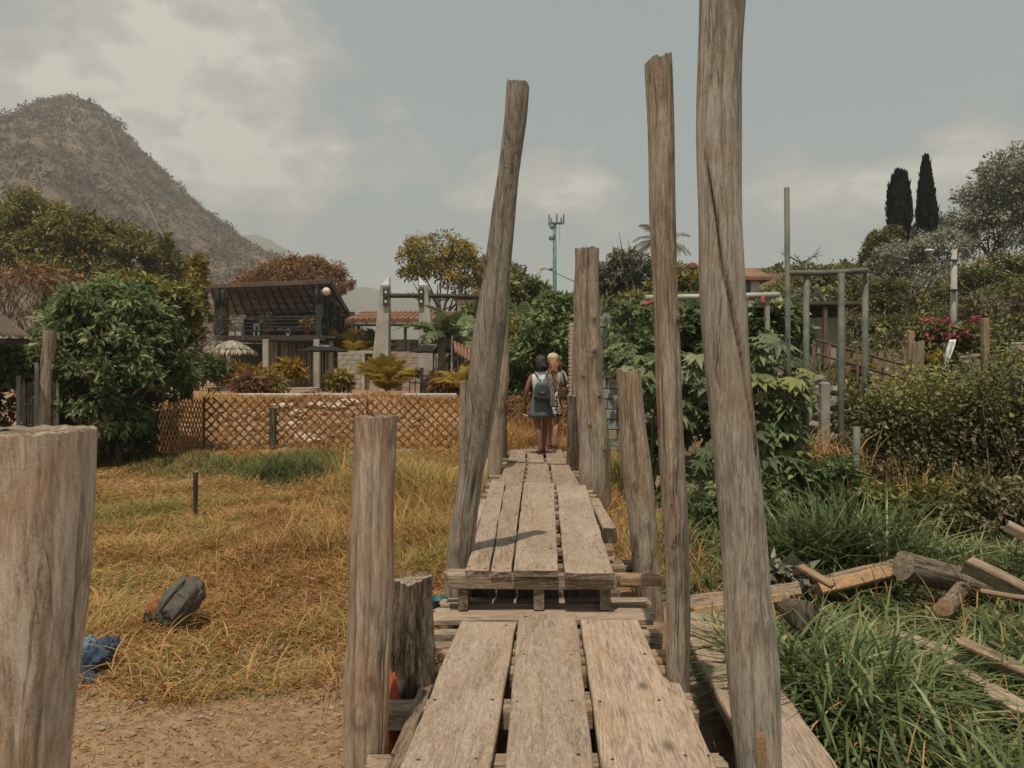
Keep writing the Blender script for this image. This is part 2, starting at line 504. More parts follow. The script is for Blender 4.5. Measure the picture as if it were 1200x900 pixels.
M_HILL = hill_mat('dry_hillside', (.085, .068, .05), (.14, .107, .078), (.20, .152, .11), .03)
make_hill('hill', HILL, 430, 150, 640, -760, 60, 190, 130, 13.0, 11, M_HILL)
FAR = [(-600, 330), (-200, 300), (100, 290), (250, 268), (300, 276), (330, 290), (365, 308), (400, 330), (440, 340), (480, 343), (540, 350), (640, 368), (760, 388), (900, 405), (1100, 415), (1300, 425)]
M_FAR = hill_mat('far_mountain_forest', (.06, .07, .05), (.085, .09, .065), (.11, .11, .08), .006)
make_hill('mountain', FAR, 1500, 900, 1900, -2000, 1250, 120, 40, 16.0, 23, M_FAR)


# ------------------------------------------------------------ foliage builders
def unit(v):
    return v / np.maximum(np.linalg.norm(v, axis=-1, keepdims=True), 1e-9)


def leaves_mesh(name, pos, axis, normal, length, width, tone, fold=0.25, droop=0.2):
    """each leaf: a diamond folded along its midrib"""
    n = len(pos)
    axis = unit(axis); side = unit(np.cross(axis, normal)); nrm = np.cross(side, axis)
    L = length[:, None]; Wd = width[:, None]
    left = pos + axis * L * .44 + side * Wd * .5 + nrm * Wd * fold * .5
    right = pos + axis * L * .44 - side * Wd * .5 + nrm * Wd * fold * .5
    tip = pos + axis * L - nrm * L * droop
    v = np.stack([pos, right, tip, left], 1).reshape(-1, 3)
    b = (np.arange(n) * 4)[:, None]
    t = np.concatenate([b + [0, 1, 2], b + [0, 2, 3]], 0)
    return np_mesh(name, v, tris=t, tone=np.repeat(tone, 4))


def rand_unit(n):
    return unit(rng.normal(size=(n, 3)))


def crown_mesh(name, lobes, n, leaf, aspect=.45, clumps=70, clump_r=.22, tone_bias=0.0, up=.35, fill=.25, droop=.25, tone_top=.25):
    """leaves gathered in clumps over several lobes; lobes = [((x,y,z),(rx,ry,rz))]"""
    cs = np.array([l[0] for l in lobes], float); rs = np.array([l[1] for l in lobes], float)
    wgt = (rs.prod(1)) ** .67; wgt /= wgt.sum()
    k = rng.choice(len(lobes), clumps, p=wgt)
    d = rand_unit(clumps); d[:, 2] = np.where(d[:, 2] < -.35, -d[:, 2], d[:, 2])
    rad = np.where(rng.random(clumps) < fill, rng.uniform(.25, .8, clumps), rng.uniform(.8, 1.06, clumps))
    cc = cs[k] + d * rs[k] * rad[:, None]
    cr = (rs[k].mean(1) * clump_r * rng.uniform(.6, 1.5, clumps))
    ctone = rng.normal(0, .17, clumps)
    j = rng.integers(0, clumps, n)
    dd = rand_unit(n) * (rng.random(n) ** .45)[:, None]
    pos = cc[j] + dd * cr[j][:, None] * np.array([1, 1, .8])
    out = unit(d[j] * .6 + dd + rng.normal(0, .35, (n, 3)))
    axis = unit(out + rng.normal(0, .5, (n, 3)) + np.array([0, 0, -.25]))
    nor = unit(rng.normal(0, .5, (n, 3)) + np.array([0, 0, up * 2.0]) + out * .5)
    L = leaf * rng.uniform(.4, 1.5, n)
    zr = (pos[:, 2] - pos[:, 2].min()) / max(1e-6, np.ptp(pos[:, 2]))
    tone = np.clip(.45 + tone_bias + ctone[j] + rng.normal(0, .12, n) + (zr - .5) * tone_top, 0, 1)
    return leaves_mesh(name, pos, axis, nor, L, L * aspect * rng.uniform(.8, 1.2, n), tone, .25, droop)


def limbs(mb, base, top, spread, n, r0, seed=0, seg=7):
    """a tapered trunk that forks into bent limbs"""
    r = random.Random(seed)
    base = Vector(base); top = Vector(top)
    fork = base.lerp(top, .55)
    wob = lambda a: Vector((r.uniform(-a, a), r.uniform(-a, a), r.uniform(-a, a)))
    mb.tube([base - Vector((0, 0, .15)), base.lerp(fork, .5) + wob(r0), fork], [r0 * 1.25, r0, r0 * .78], seg)
    for k in range(n):
        a = 2 * math.pi * (k + r.random() * .6) / n
        e = top + Vector((math.cos(a) * spread[0], math.sin(a) * spread[1], r.uniform(-.3, .5) * spread[2]))
        m1 = fork.lerp(e, .45) + wob(.12 * (e - fork).length)
        mb.tube([fork - Vector((0, 0, r0)), m1, e], [r0 * .62, r0 * .4, r0 * .12], 6)
        for q_ in range(2):
            e2 = e + wob(.45 * (e - fork).length)
            mb.tube([m1.lerp(e, .25 * q_), m1.lerp(e2, .6) + wob(.06), e2], [r0 * .3, r0 * .18, r0 * .05], 5)


M_BARK = wood('bark', (.24, .20, .155), (.16, .125, .095), (.07, .053, .04), 'Z', 30, 4, None, 0, .7, bstr=.9)
G_DARK = leaf_mat('leaves_dark_green', [(0.1, (0.048, 0.0721, 0.0275)), (0.45, (0.1201, 0.1648, 0.0618)), (0.72, (0.2402, 0.2917, 0.1201)), (1.0, (0.4633, 0.4805, 0.2316))], .38, .5, .3)
G_MANGO = leaf_mat('leaves_olive_green', [(0.1, (0.0516, 0.0549, 0.0161)), (0.4, (0.1371, 0.1355, 0.0371)), (0.7, (0.2903, 0.25, 0.0645)), (1.0, (0.4838, 0.379, 0.1048))], .25)
G_MID = leaf_mat('leaves_mid_green', [(0.1, (0.0432, 0.06, 0.0192)), (0.45, (0.108, 0.1344, 0.0432)), (0.75, (0.216, 0.228, 0.0744)), (1.0, (0.384, 0.336, 0.114))], .28)
G_YEL = leaf_mat('leaves_yellow_green', [(0.1, (0.0935, 0.0825, 0.0176)), (0.45, (0.253, 0.2035, 0.0396)), (0.75, (0.429, 0.308, 0.055)), (1.0, (0.572, 0.385, 0.077))], .3)
G_CROT = leaf_mat('leaves_orange_yellow', [(0.1, (.10, .055, .012)), (0.4, (.26, .15, .02)), (0.75, (.46, .28, .03)), (1.0, (.55, .36, .06))], .3)
G_GREY = leaf_mat('leaves_grey_green', [(0.1, (0.0904, 0.0975, 0.064)), (0.45, (0.2156, 0.2156, 0.1531)), (0.75, (0.3758, 0.3618, 0.2713)), (1.0, (0.5288, 0.5009, 0.3896))], .2, .7, .2)
G_BROWN = leaf_mat('leaves_dry_brown', [(0.1, (.09, .05, .024)), (0.45, (.22, .118, .058)), (0.75, (.34, .19, .095)), (1.0, (.45, .28, .16))], .25, .8, .1)
G_MIX = leaf_mat('leaves_hedge', [(0.05, (0.0684, 0.0522, 0.0224)), (0.3, (0.0994, 0.1018, 0.0348)), (0.55, (0.1615, 0.1739, 0.0558)), (0.8, (0.3105, 0.2732, 0.072)), (1.0, (0.4595, 0.3726, 0.0931))], .25)
G_HEDGEDRY = leaf_mat('leaves_hedge_dry', [(0.05, (0.0963, 0.0618, 0.0343)), (0.35, (0.165, 0.1169, 0.0591)), (0.6, (0.1513, 0.1513, 0.0646)), (1.0, (0.3713, 0.2888, 0.1375))], .2)
G_CYP = leaf_mat('leaves_cypress', [(0.1, (.010, .016, .011)), (0.5, (.022, .032, .021)), (1.0, (.05, .062, .04))], .1, .8, .1)
G_CASTOR = leaf_mat('leaves_broad', [(0.1, (0.0454, 0.0662, 0.0265)), (0.45, (0.123, 0.1561, 0.0662)), (0.75, (0.2365, 0.2554, 0.123)), (1.0, (0.3595, 0.3547, 0.1845))], .25, .45, .35)
G_BANANA = leaf_mat('leaves_banana', [(0.1, (0.056, 0.077, 0.028)), (0.5, (0.14, 0.175, 0.063)), (1.0, (0.294, 0.294, 0.112))], .3, .4, .5)
G_FLOWER = leaf_mat('flowers_magenta', [(0.1, (.26, .035, .07)), (0.6, (.42, .05, .11)), (1.0, (.55, .13, .20))], .3)
G_TWIG = plain('dry_twigs', (.27, .21, .155), .9, .25, 3.0)


def plant(name, label, cat, base, lobes, n, leaf, mat, trunk=None, group=None, crown='crown', **kw):
    """a thing with a crown of leaves and woody parts; lobes are relative to the base"""
    o = thing(name, label, cat, base, 0, group)
    me = crown_mesh(crown, lobes, n, leaf, **kw)
    mobj(crown, me, mat, o)
    if trunk:
        mb = MB()
        limbs(mb, (0, 0, 0), trunk['top'], trunk['spread'], trunk.get('n', 5), trunk['r'], trunk.get('seed', 1))
        mobj(trunk.get('name', 'trunk'), mb.mesh('trunk'), trunk.get('mat', M_BARK), o, True)
    return o


def px_lobes(base, Y, items):
    """lobes given in photo pixels at one distance: (px,py,rx,ry[,depth offset, depth radius])"""
    out = []
    for it in items:
        px, py, rx, ry = it[:4]
        dyy = it[4] if len(it) > 4 else 0.0
        rd = it[5] if len(it) > 5 else (rx + ry) / 2
        y2 = Y + dyy
        c = P(px, py, y2) - Vector(base)
        out.append((tuple(c), (rx / FPX * y2, rd / FPX * y2, ry / FPX * y2)))
    return out


def gpoint(px, Y, dz=0.0):
    x = (px - CX) / FPX * Y
    return Vector((x, Y, gzf(x, Y) + dz))


# dry forest on the hill: bare grey crowns, one mass
def hill_forest():
    N = 19000
    X = rng.uniform(-560, 20, N); Y = rng.uniform(190, 440, N)
    px = 600 + X / Y * 900
    keep = (px > -260) & (px < 470)
    X, Y = X[keep], Y[keep]
    ridge = 700
    X = np.concatenate([X, rng.uniform(-400, -60, ridge)]); Y = np.concatenate([Y, rng.uniform(424, 436, ridge)])
    Z = hill_height(X, Y, HILL, 430, 150, 640, 13.0, 11)
    M = len(X)
    per = 17
    size = rng.uniform(1.1, 3.0, M) * (1 + .6 * (rng.random(M) < .1))
    d = rand_unit(M * per); d[:, 2] = np.abs(d[:, 2]) * .9 + .05
    s = np.repeat(size, per)
    pos = np.repeat(np.stack([X, Y, Z], -1), per, 0) + d * (s * rng.uniform(.45, 1.0, M * per))[:, None] + np.array([0, 0, .35]) * s[:, None]
    tone = np.clip(np.repeat(rng.normal(.47, .2, M) + .3 * vnoise(X, Y, .06, 90) + .25 * vnoise(X, Y, .2, 91), per) + rng.normal(0, .13, M * per), 0, 1)
    L = (s * rng.uniform(.22, .55, M * per))[:, None]
    ax = rand_unit(M * per); sd = unit(np.cross(ax, d + .01))
    v = np.stack([pos - ax * L * .5, pos - sd * L * .3, pos + ax * L * .5, pos + sd * L * .3], 1).reshape(-1, 3)
    me = np_mesh('bare_forest', v, quads=np.arange(M * per * 4).reshape(-1, 4), tone=np.repeat(tone, 4))
    mt = leaf_mat('bare_branches', [(0.05, (.035, .042, .022)), (0.3, (.085, .066, .048)), (0.6, (.165, .122, .09)), (1.0, (.26, .195, .145))], .1, .9, .05)
    # bare trunks standing under the crowns
    o = mobj('bare_forest', me, mt)
    tag(o, kind='stuff')


hill_forest()
# pale path that climbs the hill
mb = MB()
pth = [(112, 168), (128, 195), (145, 222), (160, 245), (178, 268), (200, 296)]
Ys = [405, 385, 365, 345, 320, 285]
for off in (0,):
    prev = None
    vs = []
    for k, ((px, py), Yq) in enumerate(zip(pth, Ys)):
        px += off * (4 + (k == 2) * 3)
        X = (px - 600) / 900 * Yq
        vs.append((X, Yq))
    pts = []
    for (xa, ya), (xb, yb) in zip(vs[:-1], vs[1:]):
        for tt in np.linspace(0, 1, 8, endpoint=False):
            x = xa + (xb - xa) * tt; y = ya + (yb - ya) * tt
            pts.append((x, y, float(hill_height(np.array(x), np.array(y), HILL, 430, 150, 640, 13.0, 11)) + 2.2))
    mb.tube(pts, .20, 4)
tag(mobj('path', mb.mesh('path'), plain('pale_track', (.22, .175, .13), .95)), kind='structure')


# ------------------------------------------------------------ grass
def blades_mesh(name, pos, h, lean_dir, lean, width, tone, levels=3, curl=1.0):
    n = len(pos)
    side = np.stack([-np.sin(lean_dir), np.cos(lean_dir), np.zeros(n)], -1)
    tw = rng.uniform(-.8, .8, n)
    fw = np.stack([np.cos(lean_dir), np.sin(lean_dir), np.zeros(n)], -1)
    side = side * np.cos(tw)[:, None] + fw * np.sin(tw)[:, None]
    vs = []
    for k in range(levels):
        t = k / levels
        zc = np.sin(np.minimum(t * (1 + .55 * lean * curl), 1.9)) if False else t * (1 - .45 * lean * t * curl)
        c = pos + fw * (h * lean * t ** 1.8)[:, None] + np.array([0, 0, 1.0]) * (h * zc)[:, None]
        wd = (width * (1 - t * .55) * .5)[:, None]
        vs += [c - side * wd, c + side * wd]
    c = pos + fw * (h * lean)[:, None] + np.array([0, 0, 1.0]) * (h * (1 - .45 * lean * curl))[:, None]
    vs.append(c)
    v = np.stack(vs, 1).reshape(-1, 3)
    m = 2 * levels + 1
    b = (np.arange(n) * m)[:, None]
    quads = np.concatenate([b + [2 * k, 2 * k + 1, 2 * k + 3, 2 * k + 2] for k in range(levels - 1)], 0) if levels > 1 else None
    tris = b + [2 * levels - 2, 2 * levels - 1, 2 * levels]
    return np_mesh(name, v, quads=quads, tris=tris, tone=np.repeat(tone, m))


G_STRAW = leaf_mat('dry_grass_blades', [(0.05, (0.1408, 0.0742, 0.032)), (0.25, (0.3136, 0.1638, 0.0666)), (0.45, (0.5248, 0.2944, 0.1178)), (0.58, (0.5888, 0.3712, 0.1472)), (0.7, (0.32, 0.3008, 0.096)), (1.0, (0.1344, 0.1856, 0.0576))], .3, .7, .12)
G_LUSH = leaf_mat('lush_grass_blades', [(0.1, (0.0493, 0.0715, 0.0246)), (0.45, (0.1355, 0.1786, 0.064)), (0.72, (0.271, 0.3018, 0.1294)), (1.0, (0.4928, 0.4743, 0.271))], .35, .5, .25)
G_WEED = leaf_mat('weed_blades', [(0.1, (.045, .062, .02)), (0.4, (.11, .135, .045)), (0.7, (.205, .205, .07)), (1.0, (.36, .27, .10))], .3, .6, .2)


def scatter(n, x0, x1, y0, y1, keep):
    xs, ys = [], []
    tot = 0
    while tot < n:
        x = rng.uniform(x0, x1, n * 2); y = rng.uniform(y0, y1, n * 2)
        k = keep(x, y) > rng.random(n * 2)
        xs.append(x[k]); ys.append(y[k]); tot += k.sum()
    return np.concatenate(xs)[:n], np.concatenate(ys)[:n]


def patch(x, y, s, seed): return vnoise(x, y, s, seed) * 1.6


def edge_front(x, y):
    """the front rim of the dry grass at left"""
    return 4.72 + .16 * np.sin(x * 3.1) + .13 * np.sin(x * 7.3 + 1) + .07 * np.sin(x * 17.0) + .35 * sstep(-1.5, -.7, x)


def on_deck(x, y):
    return (x > -.55 + .0 * y) & (x < 1.15) & (y < 14.2)


# dry grass, left
def dry_grass():
    def keep(x, y):
        px = 600 + x / y * 900
        v = (px > -60) & (x < -.45) & (y > edge_front(x, y)) & (y < 15.6)
        green = sstep(11.6, 12.3, y) * sstep(15.2, 14.0, y)
        dens = 1 / (1 + ((y - 4.8) / 6.0) ** 2)
        return np.where(v, (1 - .75 * green) * (0.35 + .65 * dens) * (0.55 + .45 * (patch(x, y, 2.2, 5) > -.55)), 0)
    m, per = 7600, 16
    cx, cy = scatter(m, -11, -.4, 4.6, 15.6, keep)
    cl = patch(cx, cy, 3.5, 9) + .6 * patch(cx, cy, 7.0, 10)
    ch = rng.uniform(.06, .20, m) * (1 + .6 * np.clip(cl, -.8, 1)) * (1 + .22 * sstep(5.5, 4.8, cy))
    tall = sstep(-2.8, -1.0, cx) * sstep(7.0, 8.5, cy) * sstep(13, 11.5, cy)
    ch = ch * (1 + 1.5 * tall)
    green = np.clip(patch(cx, cy, 1.1, 21) * .5 + .3 * patch(cx, cy, 3.0, 22) + .07 + .16 * sstep(6.0, 9.0, cy) + .38 * (rng.random(m) < .12), -.3, .7) + .45 * tall
    brown = np.clip(patch(cx, cy, 1.7, 31), -.2, .5)
    ct = .36 + green * .6 - brown * .28 + rng.normal(0, .12, m)
    bag = np.hypot((cx + 2.70) / .45, (cy - 4.80) / .36) < 1
    ch = np.where(bag, ch * .25, ch)
    n = m * per
    ox = rng.normal(0, 1, (m, per)); oy = rng.normal(0, 1, (m, per))
    rad_ = (.045 + .35 * ch)[:, None] * (1 + .05 * (cy - 5))[:, None]
    x = (cx[:, None] + ox * rad_).ravel(); y = (cy[:, None] + oy * rad_).ravel()
    ang = (np.arctan2(oy, ox) + rng.normal(0, .9, (m, per))).ravel()
    h = (ch[:, None] * rng.uniform(.5, 1.35, (m, per))).ravel()
    tone = np.clip((ct[:, None] + rng.normal(0, .13, (m, per))).ravel(), 0, 1)
    ok = (y > edge_front(x, y) - .12) & (x < -.42)
    x, y, ang, h, tone = x[ok], y[ok], ang[ok], h[ok], tone[ok]; n = len(x)
    w = rng.uniform(.004, .0095, n) * (1 + .06 * (y - 5))
    me = blades_mesh('dry_grass', np.stack([x, y, gz(x, y) - .02], -1), h, ang, rng.uniform(.45, 1.9, n), w, tone, 3)
    tag(mobj('dry_grass', me, G_STRAW), kind='stuff')
    # a low mat of fallen blades between the tufts
    n = 60000
    x, y = scatter(n, -11, -.4, 4.6, 15.6, keep)
    a2 = rng.uniform(0, 6.28, n); L = rng.uniform(.04, .13, n) * (1 + .05 * (y - 5))
    tone = np.clip(.30 + .3 * np.clip(patch(x, y, 1.1, 21) * .55 + .16 * sstep(6.0, 9.0, y), -.3, .5) + rng.normal(0, .13, n), 0, 1)
    me = leaves_mesh('grass_mat', np.stack([x, y, gz(x, y) + rng.uniform(.0, .045, n)], -1), np.stack([np.cos(a2), np.sin(a2), rng.normal(.1, .25, n)], -1), np.array([0, 0, 1.0]) + rng.normal(0, .4, (n, 3)), L, L * rng.uniform(.07, .16, n), tone, .2, .15)
    tag(mobj('grass_mat', me, G_STRAW), kind='stuff')
    # long fallen stalks at the rim and over the mat
    n = 160
    x, y = scatter(n, -6, -.5, 4.5, 7.5, lambda x, y: ((y > edge_front(x, y) - .12) & (x < -.7)) * np.exp(-np.clip(y - edge_front(x, y), 0, 9) / .5))
    z = gz(x, y) + rng.uniform(0.02, .16, n)
    tone = np.clip(.42 + rng.normal(0, .14, n), 0, .62)
    me = blades_mesh('dry_stalks', np.stack([x, y, z], -1), rng.uniform(.12, .36, n), rng.uniform(0, 6.28, n), rng.uniform(.8, 1.7, n), rng.uniform(.007, .016, n), tone, 4, .9)
    tag(mobj('dry_stalks', me, G_STRAW), kind='stuff')


dry_grass()


def green_strip():
    def keep(x, y):
        px = 600 + x / y * 900
        v = (px > 60) & (px < 570) & (x < -.8)
        band = np.exp(-((y - (12.7 + .35 * np.sin(x * .8))) / .8) ** 2) * (.45 + .55 * (patch(x, y, 1.2, 44) > -.2))
        near_fence = .35 * sstep(13.5, 15, y) * (patch(x, y, 1.1, 45) > .1)
        return np.where(v, np.maximum(band, near_fence), 0)
    n = 26000
    x, y = scatter(n, -9, -.6, 10.8, 15.9, keep)
    lump = np.clip(patch(x, y, 1.0, 47) * 1.2 + .3, .15, 1.5)
    h = rng.uniform(.08, .30, n) * lump * (1 + .7 * np.exp(-((x + 3.6) / .9) ** 2))
    tone = np.clip(.50 + patch(x, y, 1.5, 48) * .3 + rng.normal(0, .15, n), 0, 1)
    me = blades_mesh('green_weeds', np.stack([x, y, gz(x, y) - .02], -1), h, rng.uniform(0, 6.28, n), rng.uniform(.3, 1.1, n), rng.uniform(.012, .028, n), tone, 2)
    tag(mobj('green_weeds', me, G_WEED), kind='stuff')
    # rough grass beside and beyond the boards
    def keep2(x, y):
        a = (x < -.7) & (x > -3.2) & (y > 7.6) & (y < 13)
        b = (x > 1.05) & (x < 1.9) & (y > 6.6) & (y < 13.5)
        c = (y > 14.2) & (x > -1.2) & (x < 2.6)
        return (a * np.exp(-((x + 1.3) / .9) ** 2) + b * .8 + c * .7) * (.4 + .6 * (patch(x, y, 2.0, 51) > -.2))
    n = 22000
    x, y = scatter(n, -3.2, 3.4, 6.4, 17, keep2)
    h = rng.uniform(.2, .62, n) * np.clip(patch(x, y, 1.8, 52) + .8, .45, 1.4)
    tone = np.clip(.62 - .22 * (rng.random(n) < .35) + patch(x, y, 1.2, 53) * .25 + rng.normal(0, .12, n) - .12 * (y > 14), 0, 1)
    me = blades_mesh('rough_grass', np.stack([x, y, gz(x, y) - .02], -1), h, rng.uniform(0, 6.28, n), rng.uniform(.3, 1.2, n), rng.uniform(.007, .016, n), tone, 3)
    tag(mobj('rough_grass', me, G_STRAW), kind='stuff')


green_strip()


def lush_grass():
    def keep(x, y):
        px = 600 + x / y * 900
        v = (x > 1.28 + .02 * y) & (px < 1330) & (x < 6.2)
        return v * (1.05 - .02 * y) * (.7 + .3 * (patch(x, y, 2.2, 61) > -.45))
    for nm, m, per, w0, w1, hs, lv in (('lush_grass', 1900, 11, .016, .037, 1.05, 5), ('lush_undergrowth', 4200, 9, .010, .024, .62, 3)):
        cx, cy = scatter(m, 1.2, 6.2, 2.1, 8.2, keep)
        ch = rng.uniform(.28, .62, m) * np.clip(patch(cx, cy, 2.6, 62) * .7 + .85, .45, 1.4) * hs
        ch = ch * (1 - .30 * sstep(4.4, 5.6, cy)) * (1 - .35 * ((cx > 2.4) & (cy < 5.4)))
        planks = (cy > 5.6) & (cy < 6.6) & (cx > 1.25) & (cx < 3.1)
        ch = np.where(planks, ch * .72, ch)
        n = m * per
        ox = rng.normal(0, 1, (m, per)); oy = rng.normal(0, 1, (m, per))
        x = (cx[:, None] + ox * .075).ravel(); y = (cy[:, None] + oy * .075).ravel()
        ang = (np.arctan2(oy, ox) + rng.normal(0, .8, (m, per))).ravel()
        h = (ch[:, None] * rng.uniform(.45, 1.25, (m, per))).ravel()
        ct = .46 + patch(cx, cy, 1.8, 63) * .22 + rng.normal(0, .16, m)
        tone = np.clip((ct[:, None] + rng.normal(0, .16, (m, per))).ravel(), 0, 1)
        ok = x > 1.27 + .02 * y
        x, y, ang, h, tone = x[ok], y[ok], ang[ok], h[ok], tone[ok]; n = len(x)
        me = blades_mesh(nm, np.stack([x, y, gz(x, y) - .03], -1), h, ang, rng.uniform(.3, 1.6, n), rng.uniform(w0, w1, n), tone, lv, 1.3)
        tag(mobj(nm, me, G_LUSH), kind='stuff')
    n = 900
    x, y = scatter(n, 1.3, 6.2, 2.3, 8.0, keep)
    me = blades_mesh('dead_stems', np.stack([x, y, gz(x, y) - .02], -1), rng.uniform(.25, .6, n), rng.uniform(0, 6.28, n), rng.uniform(.3, 1.5, n), rng.uniform(.006, .016, n), np.clip(rng.normal(.42, .15, n), 0, .8), 4, 1.2)
    tag(mobj('dead_stems', me, G_STRAW), kind='stuff')
    # taller wild grass in front of the hedge and the broad leaves
    def keep2(x, y):
        px = 600 + x / y * 900
        return ((px > 790) & (px < 1290) & (y > 7.0)) * np.where(px > 1005, .35, 1.0) * (.5 + .5 * (patch(x, y, 1.6, 64) > -.2))
    n = 11000
    x, y = scatter(n, 1.6, 7.2, 7.0, 9.6, keep2)
    h = rng.uniform(.3, 1.0, n) * np.clip(patch(x, y, 1.9, 65) * .9 + .75, .2, 1.4) * (1 - .45 * sstep(3.2, 4.4, x))
    dry = sstep(3.0, 4.2, x) * .3 + .05
    tone = np.where(rng.random(n) < dry, rng.uniform(.8, 1, n), np.clip(.36 + .2 * patch(x, y, 2.5, 66) + rng.normal(0, .15, n), 0, .8))
    me = blades_mesh('wild_grass', np.stack([x, y, gz(x, y) - .03], -1), h, rng.uniform(0, 6.28, n), rng.uniform(.3, 1.2, n), rng.uniform(.016, .036, n), tone, 3)
    tag(mobj('wild_grass', me, G_LUSH), kind='stuff')


lush_grass()


# litter on the bare dirt: crumbs, straw, pebbles
def litter():
    n = 17000
    x, y = scatter(n, -4.6, -.5, 2.6, 5.1, lambda x, y: (y < edge_front(x, y) + .1) * 1.0)
    L = rng.uniform(.012, .06, n)
    a = rng.uniform(0, 6.28, n)
    ax = np.stack([np.cos(a), np.sin(a), rng.normal(0, .15, n)], -1)
    me = leaves_mesh('straw_litter', np.stack([x, y, gz(x, y) + .006], -1), ax, np.array([0, 0, 1.0]) + rng.normal(0, .3, (n, 3)), L, L * rng.uniform(.06, .20, n), np.clip(rng.normal(.30, .18, n), 0, .58), .3, .1)
    tag(mobj('straw_litter', me, G_STRAW), kind='stuff')
    mb = MB()
    for k in range(420):
        yy = random.uniform(3.0, 5.0); xx = random.uniform(-4, -.6); s = random.uniform(.006, .022)
        mb.ball((xx, yy, gzf(xx, yy) + s * .3), (s, s * .8, s * .6), 6, 4, .4, 2, k)
    tag(mobj('pebbles', mb.mesh('pebbles'), plain('pebble_stone', (.32, .25, .185), .9, .2), smooth=False), kind='stuff')


litter()
# ------------------------------------------------------------ timber
def timber(name, p0, p1, w, t, mat, parent=None, w1=None, roll=0.0, seed=0, n=22, warp=.004, endj=.012, ch=.006, end_mat=None, split=False, bow=0.0):
    """a sawn board from p0 to p1 (centres of its TOP face), own axes: Y along, Z up"""
    p0 = Vector(p0); p1 = Vector(p1)
    L = (p1 - p0).length; y = (p1 - p0) / L
    x = y.cross(Vector((0, 0, 1))).normalized(); z = x.cross(y)
    if roll:
        q_ = Matrix.Rotation(roll, 3, y); x = q_ @ x; z = q_ @ z
    M = Matrix(((x.x, y.x, z.x, p0.x), (x.y, y.y, z.y, p0.y), (x.z, y.z, z.z, p0.z), (0, 0, 0, 1)))
    w1 = w if w1 is None else w1
    r = random.Random(seed * 13 + 5)
    nz = lambda k, yy: noise.noise(Vector((seed * 3.1 + k * 11.7, yy * 2.2, k)))
    vs, fs = [], []
    nu = 5                                     # columns across the top, for cupping and end jags
    jag0 = [r.uniform(-1, 1) * endj for _ in range(nu + 2)]; jag1 = [r.uniform(-1, 1) * endj for _ in range(nu + 2)]
    ring = 0
    for i in range(n + 1):
        f = i / n; yy = f * L
        hw = (w + (w1 - w) * f) / 2
        l = -hw + warp * 1.6 * nz(1, yy) + warp * .5 * nz(4, yy * 6); rr = hw + warp * 1.6 * nz(2, yy) + warp * .5 * nz(5, yy * 6)
        zc = bow * 4 * f * (1 - f) + warp * nz(3, yy)
        row = []
        tops = [l + ch] + [l + ch + (rr - l - 2 * ch) * k / nu for k in range(1, nu)] + [rr - ch]
        for k, xx in enumerate(tops):
            cup = warp * .6 * ((2 * k / nu - 1) ** 2)
            row.append((xx, zc + cup + warp * .35 * nz(6 + k, yy * 3), k))
        prof = [(l, zc - ch, 0)] + row + [(rr, zc - ch, nu), (rr, zc - t + ch, nu), (rr - ch, zc - t, nu), (l + ch, zc - t, 0), (l, zc - t + ch, 0)]
        for (xx, zz, k) in prof:
            yj = jag0[k] if i == 0 else jag1[k] if i == n else 0
            vs.append((xx, yy + yj, zz))
        ring = len(prof)
    for i in range(n):
        for k in range(ring):
            k2 = (k + 1) % ring
            fs.append((i * ring + k, (i + 1) * ring + k, (i + 1) * ring + k2, i * ring + k2))
    a = 0; b = n * ring
    fs.append(tuple(a + k for k in range(ring))); fs.append(tuple(b + k for k in range(ring - 1, -1, -1)))
    me = np_mesh(name, vs, faces=fs)
    me.materials.append(mat)
    if end_mat is not None:
        me.materials.append(end_mat)
        me.polygons[len(fs) - 1].material_index = 1; me.polygons[len(fs) - 2].material_index = 1
    if parent is not None: M = world_matrix(parent).inverted() @ M
    return mobj(name, me, mat, parent, False, M)


deck = thing('boardwalk', 'weathered plank boardwalk on two levels leading to the two walkers', 'boardwalk', (0.1, 5.0, gzf(0.1, 5.0)))


def px_plank(name, fl, fr, nl, nr, z, t, mat, seed, extend=0.0, zfar=None, warp=.005, **kw):
    """corners of the top given in the photo: far left/right, near left/right"""
    zf = z if zfar is None else zfar
    FL, FR, NL, NR = D(*fl, zf), D(*fr, zf), D(*nl, z), D(*nr, z)
    PLANKS.append((FL, FR, NL, NR))
    a = (NL + NR) / 2; b = (FL + FR) / 2
    d = (b - a)
    wa = NR.x - NL.x; wb = FR.x - FL.x
    if extend:
        k = extend / d.length
        a = a - d * k; wa = wa - (wb - wa) * k
    return timber(name, a, b, wa, t, mat, deck, wb, 0, seed, 30, warp, .010, .005, W_END, **kw)


ZL, ZU = .53, .80
PLANKS = []
# lower level
px_plank('plank', (539, 730), (606, 727.5), (469.5, 898), (575.5, 898), ZL, .045, W_ROUGH, 1, 2.3)
px_plank('plank', (607.8, 717.5), (676, 721), (592, 898), (694.5, 898), ZL + .012, .045, W_ROUGH, 2, 2.3)
px_plank('plank', (679.5, 725), (748, 727.5), (704.7, 898), (823.6, 898), ZL, .045, W_PLANK, 3, 2.3)
px_plank('plank', (772, 794), (794, 794), (815, 898), (839, 898), ZL - .055, .045, W_PLANK, 4, 1.5)
px_plank('plank', (497, 792), (512, 792), (452, 898), (470, 898), ZL - .055, .05, W_BEAM, 5, 1.5)
